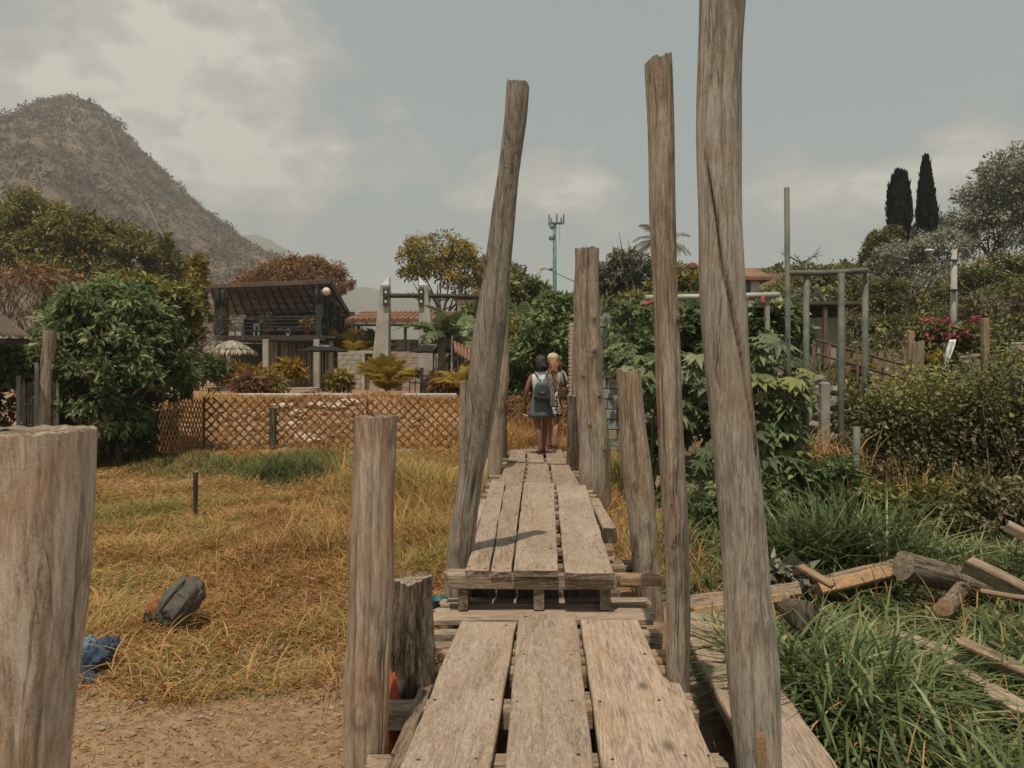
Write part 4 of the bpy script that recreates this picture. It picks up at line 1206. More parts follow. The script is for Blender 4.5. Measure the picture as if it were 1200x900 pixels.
soft('body', P(113, 774, 4.98), (.075, .09, .155), M_BLUE, jk, .25, 2.0, 7, Matrix.Rotation(R(38), 3, 'Y'), 36, 26, .5)
soft('sleeve', P(103, 815, 4.86), (.075, .08, .125), M_BLUE, jk, .25, 2.4, 8, Matrix.Rotation(R(12), 3, 'Y'), 30, 24, .5)
soft('hood', P(99, 764, 5.0), (.07, .08, .09), M_LBLUE, jk, .25, 2.4, 9, Matrix.Rotation(R(20), 3, 'Y'), 26, 20, .5)
# bucket and orange cloth by the boards, orange sack behind the pale post
bq = thing('bucket', 'dark teal bucket half hidden at the left foot of the raised boards', 'bucket', gpoint(513, 5.5))
bz = P(513, 709, 5.5)
mb = MB().lathe(bz + Vector((0, 0, -.10)), [(.055, 0), (.068, .14), (.072, .145), (.072, .155), (.064, .155), (.05, .03)], 20); mb.build('shell', M_TEAL, bq, True)
MB().tube([bz + Vector((math.cos(a) * .07, -.035, .05 - abs(math.sin(a)) * .06)) for a in np.linspace(0, math.pi, 10)], .003, 5).build('handle', M_BAGD, bq)
bq.location.z -= 0
o = soft('cloth', P(511, 722, 5.2), (.06, .05, .035), M_ORANGE, None, .3, 2.5, 11, None, fold=.5); tag(o, 'bright orange crumpled cloth below the dark teal bucket', 'cloth')
oz = gpoint(457, 4.0)
o = soft('sack', (oz.x, 3.95, oz.z + .22), (.055, .06, .26), M_ORANGE, None, .2, 2.2, 12, None, fold=.4); tag(o, 'orange sack standing between the pale post and the dark stump', 'sack')
# ------------------------------------------------------------ lattice fence
W_LATT = wood('lattice_wood', (.32, .165, .072), (.235, .115, .047), (.14, .066, .03), 'Y', 60, 12, None, 0, .2)
fz = lambda x, y: gzf(x, y)
lat = thing('lattice_fence', 'low diamond lattice fence of thin brown slats across the dry bank', 'fence', (-5.0, 16.0, fz(-5, 16)))
slat_cache = {}


def slat(M, L, k):
    key = (round(L, 1), k % 2)
    if key not in slat_cache:
        mb = MB().cbox((0, L / 2, 0), (.038, L, .012), .003); slat_cache[key] = mb.mesh('slat')
        slat_cache[key].materials.append(W_LATT)
    mobj('slat', slat_cache[key], None, lat, False, world_matrix(lat).inverted() @ M)


def lattice(A, B, zb0, zb1, zt, pitch):
    A, B = Vector(A), Vector(B); Lx = (B - A).length; u = (B - A) / Lx; nrm = Vector((u.y, -u.x, 0))
    for s in (1, -1):
        k = 0
        for off in np.arange(-1.4, Lx + 1.4, pitch):
            k += 1
            hb = min(zb0, zb1) if False else zb0 + (zb1 - zb0) * min(max(off / Lx, 0), 1)
            h = zt - hb
            t0, t1 = 0.0, h                       # runs from (off, 0) up at 45 degrees
            xs = lambda t: off + s * t
            if s > 0: t0 = max(t0, -off); t1 = min(t1, Lx - off)
            else: t0 = max(t0, off - Lx); t1 = min(t1, off)
            if t1 - t0 < .06: continue
            t1 += random.uniform(-.02, .015)
            p0 = A + u * xs(t0); p0.z = hb + t0; p1 = A + u * xs(t1); p1.z = hb + t1
            p0 += nrm * (.007 * s); p1 += nrm * (.007 * s)
            d = (p1 - p0); L = d.length; d /= L
            L = round(L, 1) if L > .15 else L
            z = nrm; x = d.cross(z).normalized()
            M = Matrix(((x.x, d.x, z.x, p0.x), (x.y, d.y, z.y, p0.y), (x.z, d.z, z.z, p0.z), (0, 0, 0, 1)))
            slat(M, L, k)


fp = [P(186, 471, 13.5), P(238, 467, 16.0), P(540, 463, 16.0), P(668, 470, 16.4)]
g0 = [fz(p.x, p.y) + .02 for p in fp]
lattice((fp[0].x, fp[0].y, 0), (fp[1].x, fp[1].y, 0), g0[0] + .3, g0[1], 1.61, .195)
lattice((fp[1].x, fp[1].y, 0), (fp[2].x, fp[2].y, 0), g0[1], g0[2], 1.62, .195)
lattice((fp[2].x, fp[2].y, 0), (fp[3].x, fp[3].y, 0), g0[2] + .1, g0[3] + .1, 1.62, .195)
post('fence_post', 'brown post in the middle of the lattice fence', [(320, 478, 8), (320, 532, 8)], 15.9, W_DARK, 31, 28, 30, group=None, rough=.03)
for px, yy in ((238, 15.97), (430, 16.03)):
    pp = P(px, 480, yy); zb = fz(pp.x, yy)
    MB().cbox((pp.x, yy + .05, (zb + 1.62) / 2), (.05, .05, 1.62 - zb), .006).build('upright', W_LATT, lat)

# rubble and pale slabs on the bank behind the fence
M_STONE = plain('bank_stone', (.33, .22, .135), .95, .3, 3.0, .6)
M_SLAB = plain('pale_slab_stone', (.44, .35, .26), .9, .2, 3.0, .4)
rub = thing('stone_bank', 'heap of rough brown stones on the bank behind the lattice fence', 'stones', (-6.5, 17.5, fz(-6.5, 17.5)))
rock_me = []
for k in range(6):
    me = MB().ball((0, 0, 0), (1, .8, .62), 8, 6, .55, 1.6, k).mesh('stone'); me.materials.append(M_STONE); rock_me.append(me)
for k in range(150):
    y = random.uniform(16.5, 19.5); px = random.gauss(285, 36) if k < 110 else random.uniform(230, 540)
    x = (px - 600) / 900 * y; s = random.uniform(.06, .17)
    M = Matrix.Translation((x, y, fz(x, y) + s * .3)) @ Matrix.Rotation(random.uniform(0, 6), 4, 'Z') @ Matrix.Rotation(random.uniform(-.4, .4), 4, 'X') @ Matrix.Diagonal((s, s, s, 1))
    mobj('stone', rock_me[k % 6], None, rub, False, world_matrix(rub).inverted() @ M)
slabs = thing('slab_steps', 'pale flat stone slabs set in the bank behind the lattice fence', 'slabs', (-4.2, 18, fz(-4.2, 18)))
for k, (px, y, w_) in enumerate(((372, 20.2, .55), (392, 19.9, .5), (408, 20.3, .5), (340, 18.6, .4), (356, 17.5, .5), (365, 17.1, .5), (350, 19.4, .45), (330, 20.2, .5))):
    x = (px - 600) / 900 * y
    me = MB().ball((0, 0, 0), (w_ * .6, .26, .10), 12, 6, .5, 1.8, k).mesh('slab')
    mobj('slab', me, M_SLAB, slabs, False, world_matrix(slabs).inverted() @ Matrix.Translation((x, y, fz(x, y) + .05)) @ Matrix.Rotation(random.uniform(-.4, .4), 4, 'Z') @ Matrix.Rotation(random.uniform(-.1, .1), 4, 'Y'))


def bank_grass():
    n = 13000
    x, y = scatter(n, -9, 2.5, 16.3, 22, lambda x, y: (600 + x / y * 900 < 690) * (.35 + .65 * (patch(x, y, 1.4, 71) > -.15)))
    h = rng.uniform(.08, .32, n)
    tone = np.clip(.34 + patch(x, y, 1.2, 72) * .12 + rng.normal(0, .10, n), 0, .75)
    me = blades_mesh('bank_grass', np.stack([x, y, gz(x, y) - .02], -1), h, rng.uniform(0, 6.28, n), rng.uniform(.4, 1.2, n), rng.uniform(.015, .035, n), tone, 2)
    tag(mobj('bank_grass', me, G_STRAW), kind='stuff')


bank_grass()

# ------------------------------------------------------------ terrace kerb, walls
M_CONC = plain('pale_concrete', (.50, .455, .39), .9, .14, 2.5, .3, dirt=(.30, .26, .21))
M_CONC2 = plain('grey_concrete', (.40, .365, .31), .9, .16, 1.6, .3, dirt=(.24, .21, .17))
M_BLOCK = plain('wall_block', (.40, .36, .295), .95, .2, 3.0, .6, dirt=(.22, .185, .145))
M_MORTAR = plain('mortar', (.29, .26, .215), .95, .15, 6)
M_PINK = plain('worn_pink_plaster', (.40, .29, .24), .95, .15, 2.0, .4, dirt=(.42, .37, .31))
M_STEEL = plain('dark_steel', (.06, .055, .05), .6, .2, 5)
M_PALE = plain('white_paint', (.82, .80, .75), .7, .06, 3, dirt=(.55, .51, .45))
M_CAPWHITE = plain('bright_white_paint', (.92, .91, .88), .6, .03, 3)
M_BLACKCLOTH = plain('black_canvas', (.010, .010, .010), .85, .25, 3)
M_WOODDK = wood('dark_timber_frame', (.10, .085, .07), (.06, .05, .04), (.025, .02, .016), 'Z', 30, 10)
M_TIN = plain('rusty_sheet', (.085, .065, .05), .7, .3, 1.2, .3, dirt=(.22, .13, .075))
M_TILE = plain('clay_tile', (.27, .135, .08), .9, .22, 1.5, .3, dirt=(.20, .12, .08))
M_BAMBOO = wood('bamboo_pole', (.40, .355, .285), (.29, .25, .195), (.14, .115, .085), 'Z', 20, 8)
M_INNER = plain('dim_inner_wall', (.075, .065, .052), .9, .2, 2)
M_TERRA = plain('terracotta', (.36, .155, .075), .85, .15, 4)
M_CURTAIN = plain('dark_curtain', (.05, .058, .05), .9, .2, 4)
M_GLASS = plain('paper_lamp_shade', (.66, .58, .46), .6, .05, 3)
TZ = 1.40      # terrace level (world z)

kerb = tag(MB().cbox((-5.1, 22.3, 1.50), (7.0, .35, .16), .03).build('kerb', M_CONC), kind='structure')


def block_wall(name, label, x0, x1, y, z0, z1, bw, bh, mat=M_BLOCK, thick=.18, cat='wall'):
    o = thing(name, label, cat, ((x0 + x1) / 2, y, z0))
    MB().box(((x0 + x1) / 2, y, (z0 + z1) / 2), (x1 - x0 - .02, thick - .03, z1 - z0 - .01)).build('mortar', M_MORTAR, o)
    rows = int(round((z1 - z0) / bh)); bh = (z1 - z0) / rows
    cache = {}
    for r_ in range(rows):
        x = x0 - (bw / 2 if r_ % 2 else 0)
        while x < x1 - .02:
            a, b = max(x, x0), min(x + bw, x1)
            if b - a > .04:
                key = round(b - a, 2)
                if key not in cache:
                    me = MB().cbox((0, 0, 0), (key - .014, thick, bh - .014), .008).mesh('block'); me.materials.append(mat); cache[key] = me
                mobj('block', cache[key], None, o, False, Matrix.Translation(((a + b) / 2 - (x0 + x1) / 2, random.uniform(-.008, .008), (r_ + .5) * bh)))
            x += bw
    return o


# the two tapered gate pillars with white pointed caps and a dark beam
def pillar(px_l, px_r, px_tl, px_tr, mirror, label):
    Y = 31.5
    o = P((px_l + px_r) / 2, 470, Y); o.z = TZ - .05
    t = thing('gate_pillar', label, 'pillar', o, 0, 'tapered concrete gate pillars')
    zt = P(0, 335, Y).z; zc = P(0, 324.5, Y).z
    xl, xr, tl, tr = [(p - 600) / 900 * Y for p in (px_l, px_r, px_tl, px_tr)]
    d0, d1 = .42, .25
    vs = [(xl, Y - d0, o.z), (xr, Y - d0, o.z), (xr, Y + d0, o.z), (xl, Y + d0, o.z), (tl, Y - d1, zt), (tr, Y - d1, zt), (tr, Y + d1, zt), (tl, Y + d1, zt)]
    fs = [(0, 1, 5, 4), (1, 2, 6, 5), (2, 3, 7, 6), (3, 0, 4, 7), (4, 5, 6, 7), (3, 2, 1, 0)]
    MB().add(vs, fs).build('shaft', M_CONC2, t)
    a, b = (tl, tr)
    hi = b if not mirror else a
    vs = [(a, Y - d1, zt + .004), (b, Y - d1, zt + .004), (b, Y + d1, zt + .004), (a, Y + d1, zt + .004), (hi, Y - d1, zc), (hi, Y + d1, zc)]
    fs = [(3, 2, 1, 0), (0, 1, 4), (2, 3, 5)] + ([(1, 2, 5, 4), (3, 0, 4, 5)] if not mirror else [(0, 4, 5, 3), (1, 2, 5, 4)])
    MB().add(vs, fs).build('pointed_cap', M_CAPWHITE, t)
    for k, py in enumerate((343, 354)):
        xx = (tl + tr) / 2 + (.06 if not mirror else -.06); z = P(0, py, Y).z
        f = MB()
        yy = Y - d1 - .06 - (zt - z) * .06
        for sx, sz, wx, wz in ((-1, 0, .03, .36), (1, 0, .03, .36), (0, 1, .21, .03), (0, -1, .21, .03)):
            f.cbox((xx + sx * .09, yy, z + sz * .165), (wx, .10, wz), .005)
        f.build('lamp_frame', M_STEEL, t)
        MB().ball((xx, yy + .02, z - .03), (.06, .06, .08), 10, 8).build('lamp_globe', M_GLASS, t, True)
    return t


pl = pillar(434, 456.5, 447, 456.8, False, 'left tapered concrete gate pillar with white pointed cap')
pr = pillar(492, 515, 491.8, 501, True, 'right tapered concrete gate pillar, with the banana plant in front')
bm = MB().tube([P(457.2, 346.5, 31.5), P(500, 346.5, 31.6), P(572, 348, 31.7)], .095, 8).build('cross_beam', M_WOODDK, None)
tag(bm, 'long dark round beam spanning from the gate pillars to the right', 'beam')

# tiled roofs behind the pillars
def tile_roof(name, label, px0, px1, y_eave, y_ridge, Y0, Y1, nt, posts=()):
    a, b = P(px0, y_eave, Y0), P(px1, y_eave, Y0)
    c, d = P(px0 + 22, y_ridge, Y1), P(px1 - 0, y_ridge, Y1)
    o = thing(name, label, 'roof', ((a.x + b.x) / 2, Y0, TZ))
    n = (b - a).cross(c - a).normalized()
    if n.z < 0: n = -n
    MB().add([a, b, d, c, a - n * .10, b - n * .10, d - n * .10, c - n * .10], [(0, 1, 2, 3), (7, 6, 5, 4), (0, 4, 5, 1), (1, 5, 6, 2), (2, 6, 7, 3), (3, 7, 4, 0)]).build('deck', M_TILE, o)
    rows = 3
    for r_ in range(rows):
        for k in range(nt):
            f0, f1 = k / nt, (k + .92) / nt
            e0, e1 = r_ / rows, (r_ + 1.08) / rows
            q = lambda f, e: (a.lerp(b, f)).lerp(c.lerp(d, f), min(e, 1.0))
            m = (q(f0, e0) + q(f1, e0)) / 2; m2 = (q(f0, e1) + q(f1, e1)) / 2
            w_ = (q(f1, e0) - q(f0, e0)).length / 2
            MB().tube([m + n * .02, m2 + n * (.0)], [w_, w_ * .85], 8).build('tile', M_TILE, o)
    MB().tube([a - n * .2, b - n * .2], .07, 6).build('beam', M_WOODDK, o)
    for px in posts:
        p = P(px, y_eave + 3, Y0 + .2)
        MB().cbox((p.x, p.y, (p.z + TZ) / 2 - .1), (.14, .14, p.z - TZ + .1), .02).build('post', M_WOODDK, o)
    for k in range(12):
        f = (k + .5) / 12
        p = a.lerp(b, f) - n * .13; q2 = c.lerp(d, f) - n * .13
        MB().tube([p, q2], .045, 5).build('rafter', M_WOODDK, o)
    return o


tile_roof('tiled_roof', 'low clay tiled roof on dark posts behind the gate pillars', 404, 600, 376, 366, 38, 43.5, 30, (420, 475, 520, 566, 596))
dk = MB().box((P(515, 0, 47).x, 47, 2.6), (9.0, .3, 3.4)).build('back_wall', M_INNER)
tag(dk, 'dim brown wall in the shade under the clay tiled roof', 'wall')
xw = lambda px, Y: (px - 600) / 900 * Y
block_wall('block_wall', 'low pale block wall between the pavilion and the pink doorway', xw(396, 33), xw(424, 33), 33, TZ - .1, P(0, 411, 33).z, .40, .2)
dw = thing('doorway', 'pale framed doorway with a dull reddish door in the low terrace wall', 'doorway', (xw(434, 33), 33, TZ))
for px0, px1, py0, py1 in ((424, 428, 411, 470), (443, 447, 411, 470)):
    a = P(px0, py0, 33); b = P(px1, py1, 33)
    MB().cbox(((a.x + b.x) / 2, 33, (a.z + TZ - .1) / 2), (b.x - a.x, .26, a.z - TZ + .1), .02).build('jamb', M_CONC, dw)
a = P(428, 411, 33); b = P(443, 414.5, 33)
MB().cbox(((a.x + b.x) / 2, 33, (a.z + b.z) / 2), (b.x - a.x + .01, .24, a.z - b.z), .01).build('lintel', M_CONC, dw)
MB().box(((a.x + b.x) / 2, 33.05, (b.z + TZ) / 2), (b.x - a.x, .06, b.z - TZ)).build('door', plain('faded_red_door', (.20, .10, .075), .8, .2, 3), dw)
block_wall('block_wall', 'pale low wall with worn plaster blocks to the right of the pink doorway', xw(447, 33.4), xw(500, 33.4), 33.4, TZ - .1, P(0, 412, 33.4).z, .55, .28, M_PINK)
wn = thing('kiosk', 'small pale kiosk with a reddish door behind the banana plant', 'kiosk', (xw(508, 35), 35, TZ))
MB().cbox((xw(508, 35), 35.6, TZ + .9), (1.1, 1.2, 2.0), .02).build('wall', M_PINK, wn)
MB().cbox((xw(505, 35), 34.98, TZ + .75), (.55, .05, 1.6), .01).build('door', plain('maroon_door', (.13, .05, .04), .7), wn)
MB().cbox((xw(494.5, 35), 34.97, TZ + .85), (.16, .06, 1.8), .01).build('door_frame', M_PALE, wn)

# ------------------------------------------------------------ the open pavilion on two levels
def pavilion():
    Y = 36.0; Yb = 41.5
    t = thing('pavilion', 'dark open two-storey pavilion with a slatted roof and hanging curtains', 'pavilion', (xw(322, Y), Y, TZ))
    z = lambda py, y=Y: P(0, py, y).z
    a, b = P(249, 336, Y), P(384, 331, Y)
    c, d = P(258, 372, Yb), P(406, 367, Yb)
    # rafters, battens and the roof sheet strips: daylight falls between the strips
    N = 15
    for k in range(N):
        f = k / (N - 1)
        p, q_ = a.lerp(b, f) - Vector((0, .35, -.02)), c.lerp(d, f)
        MB().tube([p, q_], .05, 5).build('rafter', M_WOODDK, t)
    M = 24
    for k in range(M):
        f = (k + .5) / M
        p, q_ = a.lerp(c, f), b.lerp(d, f)
        m = (p + q_) / 2; L = (q_ - p).length; u = (q_ - p) / L
        v = (c - a).normalized(); n = u.cross(v)
        rot = Matrix((u, v, n)).transposed()
        MB().cbox(m + Vector((0, 0, .085)), (L + .3, (c - a).length / M * (.80 if k % 5 else .97), .008), .002, rot).build('roof_board', M_TIN, t)
    MB().cbox((a + b) / 2 + Vector((0, -.38, -.02)), ((b - a).length + .5, .08, .20), .01, Matrix.Rotation(-math.atan2((b - a).z, (b - a).x), 3, 'Y')).build('fascia', M_TIN, t)
    dv = (d - b); L = dv.length; ang = math.atan2(dv.z, dv.y)
    MB().cbox((b + d) / 2 + Vector((.12, 0, .02)), (.07, L + .3, .28), .01, Matrix.Rotation(ang, 3, 'X') @ Matrix.Rotation(-math.atan2(dv.x, dv.y), 3, 'Z')).build('fascia', M_TIN, t)
    # posts of the upper floor
    for px, y, zt in ((253, Y, z(338)), (266, Y + 2.2, z(346, Y + 2.2)), (372, Y, z(334)), (383, Y + 1.6, z(344, Y + 1.6)), (393, Y + 3.6, z(356, Y + 3.6)), (322, Yb - .3, z(368, Yb)), (262, Yb - .3, z(370, Yb)), (400, Yb - .3, z(366, Yb))):
        zf = z(394)
        MB().cbox((xw(px, y), y, (zt + zf) / 2), (.13, .13, zt - zf), .015).build('post', M_WOODDK, t)
    zf = z(393)
    x0, x1 = xw(255, Y), xw(376, Y)
    MB().cbox(((x0 + x1) / 2 + .25, Y + 2.6, zf - .09), (x1 - x0 + .9, 5.4, .10), .01).build('floor', M_WOODDK, t)
    MB().cbox(((x0 + x1) / 2 + .1, Y - .12, zf - .13), (x1 - x0 + .3, .09, .24), .01).build('floor_beam', M_WOODDK, t)
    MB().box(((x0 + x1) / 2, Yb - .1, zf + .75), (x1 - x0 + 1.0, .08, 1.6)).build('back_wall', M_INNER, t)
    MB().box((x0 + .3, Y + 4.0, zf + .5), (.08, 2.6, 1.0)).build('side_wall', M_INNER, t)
    for k, py in enumerate((370.5, 374.5, 378.5, 382.5, 387)):
        MB().tube([(x0, Y - .05, z(py)), ((x0 + x1) / 2, Y - .05, z(py) - .02), (x1, Y - .05, z(py))], .016, 5).build('railing_wire', M_STEEL, t)
    # curtains tied to the posts
    def curtain(px, y, zt, zb, w_, seed):
        n, m = 14, 12; vs = []
        for i in range(m + 1):
            f = i / m; pinch = 1 - .55 * math.exp(-((f - .62) / .18) ** 2)
            for k in range(n + 1):
                g = k / n - .5
                vs.append((xw(px, y) + g * w_ * pinch, y + .07 * math.sin(k * 2.4 + seed + f * 1.1) * pinch, zt + (zb - zt) * f))
        fs = [(i * (n + 1) + k, i * (n + 1) + k + 1, (i + 1) * (n + 1) + k + 1, (i + 1) * (n + 1) + k) for i in range(m) for k in range(n)]
        o = MB().add(vs, fs).build('curtain', M_CURTAIN, t, True)
        md = o.modifiers.new('thickness', 'SOLIDIFY'); md.thickness = .012
    curtain(258, Y - .05, z(340), z(394), .40, 0); curtain(374, Y - .05, z(340), zf - .5, .42, 1); curtain(380, Y + 1.4, z(346), zf - .45, .40, 2); curtain(387, Y + 2.6, z(352, Y + 2.6), zf - .4, .40, 3); curtain(394, Y + 3.9, z(360, Y + 3.9), zf - .4, .42, 4)
    # ground floor
    for px, y, w_ in ((312, Y - .1, .27), (371.5, Y - .1, .27), (388, Y + .6, .17), (268, Y + .3, .2)):
        MB().cbox((xw(px, y), y, (TZ + zf - .16) / 2 + .0), (w_, w_, zf - .24 - TZ), .02).build('column', M_CONC2, t)
    xb0, xb1 = xw(335, Y + .9), xw(389, Y + .9)
    k = 0; x = xb0
    while x < xb1:
        r_ = random.uniform(.038, .055)
        zt = zf - .22 - random.uniform(0, .08)
        MB().tube([(x, Y + .9, TZ - .05), (x + random.uniform(-.02, .02), Y + .9, zt)], r_, 7).build('bamboo', M_BAMBOO, t, True)
        x += r_ * 2 + random.uniform(.01, .05)
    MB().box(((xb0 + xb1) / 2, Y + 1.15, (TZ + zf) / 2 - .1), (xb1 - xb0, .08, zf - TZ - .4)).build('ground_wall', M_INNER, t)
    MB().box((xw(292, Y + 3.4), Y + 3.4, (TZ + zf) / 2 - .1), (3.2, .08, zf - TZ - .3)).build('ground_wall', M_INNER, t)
    for k in range(4):
        MB().cbox((xw(319 + k * 4.2, Y + 1.0), Y + 1.0, (TZ + zf) / 2 - .1), (.16, .04, zf - TZ - .35), .006).build('wall_board', M_BAMBOO if k != 2 else M_INNER, t)
    MB().cbox((xw(295, Y + .1), Y + .1, TZ + .38), (1.1, .12, .72), .02).build('low_wall', M_CONC2, t)
    return t, zf


pav, PZ = pavilion()
lp = MB().ball(P(382.5, 341.5, 35.7), .19, 16, 12).build('paper_lantern', M_GLASS, None, True)
tag(lp, 'round pale paper lantern hanging under the right corner of the pavilion roof', 'lantern')
MB().tube([P(382.5, 336.5, 35.7), P(382.5, 331, 35.7)], .012, 5).build('cord', M_STEEL, lp)


def pot_plant(px, Y, zb, label, mat, h, r, n=90):
    x = xw(px, Y)
    o = thing('potted_plant', label, 'potted plant', (x, Y, zb), 0, 'potted plants on the pavilion floor')
    mobj('pot', MB().lathe((0, 0, 0), [(.10, 0), (.145, .26), (.16, .26), (.16, .30), (.13, .30), (.12, .24)], 16).mesh('pot'), M_TERRA, o, True)
    me = crown_mesh('foliage', [((0, 0, .3 + h * .5), (r, r, h * .55))], n, .22, .28, 12, .5, fill=.5)
    mobj('foliage', me, mat, o)
    MB().tube([(x, Y, zb + .22), (x + .01, Y, zb + .3 + h * .6)], .015, 5).build('stem', M_BARK, o)
    return o


pot_plant(313, 36.25, PZ - .04, 'potted yellow-green plant in the middle of the pavilion railing', G_MID, .75, .22)
pot_plant(360, 36.25, PZ - .04, 'potted yellowish bush near the right pavilion curtain', G_YEL, .55, .32, 130)
pot_plant(264, 36.25, PZ - .04, 'potted brown dry plant behind the left pavilion curtain', G_BROWN, .5, .2)


def stool(px, Y, zb, label, mat, w_=.42, h_=.42, cat='stool', name='stool'):
    x = xw(px, Y)
    o = thing(name, label, cat, (x, Y, zb))
    MB().cbox((x, Y, zb + h_ - .03), (w_, w_ * .8, .06), .01).build('top', mat, o)
    for sx in (-1, 1):
        for sy in (-1, 1):
            MB().cbox((x + sx * (w_ / 2 - .04), Y + sy * (w_ * .4 - .04), zb + (h_ - .06) / 2), (.05, .05, h_ - .06), .006).build('leg', mat, o)
    return o


PF = PZ - .04
stool(327.5, 36.7, PF, 'low brown wooden bench in the middle of the pavilion floor', M_TIN, .62, .34, 'bench', 'bench')
stool(301, 36.9, PF + .0, 'small white stool behind the pavilion railing, left of the potted plant', M_PALE, .28, .62)
stool(303.5, 36.5, PF, 'low dark table on the pavilion floor, left of the middle potted plant', M_WOODDK, .6, .30, 'table', 'low_table')
cb = thing('cabinet', 'pale white cabinet on the left of the pavilion floor', 'cabinet', (xw(277, 37), 37, PF))
MB().cbox((xw(277, 37), 37, PF + .26), (.55, .4, .52), .015).build('body', M_PALE, cb)
MB().cbox((xw(277, 37), 36.79, PF + .26), (.46, .015, .42), .004).build('door', M_CONC, cb)
fan_ = thing('figurine', 'small pale ring-shaped ornament beside the brown bench', 'ornament', (xw(337.5, 36.4), 36.4, PF))
c = Vector((xw(337.5, 36.4), 36.4, PF + .24))
MB().tube([c + Vector((math.cos(a) * .09, 0, math.sin(a) * .12)) for a in np.linspace(0, 2 * math.pi, 13)], .03, 6).build('ring', M_CONC, fan_, True)
MB().cbox((c.x, c.y, PF + .05), (.12, .08, .10), .01).build('foot', M_CONC, fan_)


# parasols
def umbrella(px, py_rim, py_top, half, Y, label, mat, thatch=False):
    x = xw(px, Y); zr = P(0, py_rim, Y).z; zt = P(0, py_top, Y).z; r = half / 900 * Y
    o = thing('thatched_parasol' if thatch else 'parasol', label, 'parasol', (x, Y, TZ))
    MB().tube([(x, Y, TZ), (x, Y, zt - .03)], .028, 8).build('pole', M_BAMBOO if thatch else M_STEEL, o, True)
    MB().lathe((x, Y, TZ), [(.26, 0), (.26, .05), (.08, .10), (.05, .22)], 16).build('base', M_CONC2 if thatch else M_STEEL, o, True)
    if not thatch:
        n = 8; vs = [(x, Y, zt)]; fs = []
        for k in range(n * 4):
            a = 2 * math.pi * k / (n * 4); sag = abs(math.sin(a * n / 2 * 1.0))
            vs.append((x + math.cos(a) * r * .5, Y + math.sin(a) * r * .5, zt + (zr - zt) * (.42 + .03 * sag)))
        for k in range(n * 4):
            a = 2 * math.pi * k / (n * 4); sag = abs(math.sin(a * n / 2))
            rr = r * (1 - .05 * sag)
            vs.append((x + math.cos(a) * rr, Y + math.sin(a) * rr, zr + .02 * sag))
        m = n * 4
        for k in range(m):
            k2 = (k + 1) % m
            fs += [(0, 1 + k, 1 + k2), (1 + k, 1 + m + k, 1 + m + k2, 1 + k2)]
        cn_ = MB().add(vs, fs).build('canopy', mat, o)
        md = cn_.modifiers.new('thickness', 'SOLIDIFY'); md.thickness = .012
        for k in range(n):
            a = 2 * math.pi * k / n
            MB().tube([(x, Y, zt - .30), (x + math.cos(a) * r * .5, Y + math.sin(a) * r * .5, zt + (zr - zt) * .45 - .03)], .012, 5).build('rib', M_STEEL, o)
        MB().cbox((x + r * .08, Y - r * .44, zt + (zr - zt) * .40), (r * .5, .012, .06), .004, Matrix.Rotation(math.atan2(zt - zr, r), 3, 'X')).build('pale_stripe', M_PALE, o)
    else:
        n = 420; a = rng.uniform(0, 6.28, n); f = rng.uniform(.08, 1.0, n) ** .7
        pos = np.stack([x + np.cos(a) * r * f, Y + np.sin(a) * r * f, zt + (zr - zt) * f ** 1.25 + .02], -1)
        ax = np.stack([np.cos(a), np.sin(a), -.55 - .4 * f], -1) + rng.normal(0, .08, (n, 3))
        L = rng.uniform(.22, .38, n)
        me = leaves_mesh('thatch', pos - np.array(o.location), ax, np.stack([np.cos(a) * .4, np.sin(a) * .4, np.ones(n)], -1), L, L * .32, np.clip(rng.normal(.5, .2, n), 0, 1), .2, .15)
        mobj('thatch', me, leaf_mat('thatch_straw', [(0.1, (.20, .165, .12)), (.5, (.40, .345, .26)), (1.0, (.56, .49, .38))], .1, .9, .1), o)
        MB().lathe((x, Y, 0), [(r * .96, zr + .04), (.03, zt - .03)], 20).build('frame', M_BAMBOO, o, True)
    return o


umbrella(272, 411, 398, 25, 31, 'round thatched straw parasol left of the pavilion columns', None, True)
umbrella(379, 412, 402.5, 30, 31, 'flat black parasol in front of the bamboo wall of the pavilion', M_BLACKCLOTH)
umbrella(508, 413, 400, 28, 30, 'pointed black parasol behind the banana plant', M_BLACKCLOTH)
# terrace furniture in the middle
def cafe_table(px, Y, label):
    return stool(px, Y, TZ, label, M_STEEL, .8, .72, 'table', 'cafe_table')


def cafe_chair(px, Y, rz, label):
    o = thing('cafe_chair', label, 'chair', (xw(px, Y), Y, TZ), rz)
    for nm, mb in (('seat', MB().cbox((0, 0, .45), (.42, .42, .03), .01)), ('backrest', MB().cbox((0, .21, .78), (.42, .025, .34), .01))):
        mobj(nm, mb.mesh(nm), M_STEEL, o)
    for sx in (-1, 1):
        mobj('leg', MB().tube([(sx * .19, -.19, 0), (sx * .19, -.19, .44)], .016, 6).mesh('leg'), M_STEEL, o)
        mobj('leg', MB().tube([(sx * .19, .22, 0), (sx * .19, .21, .95)], .016, 6).mesh('leg'), M_STEEL, o)
    return o


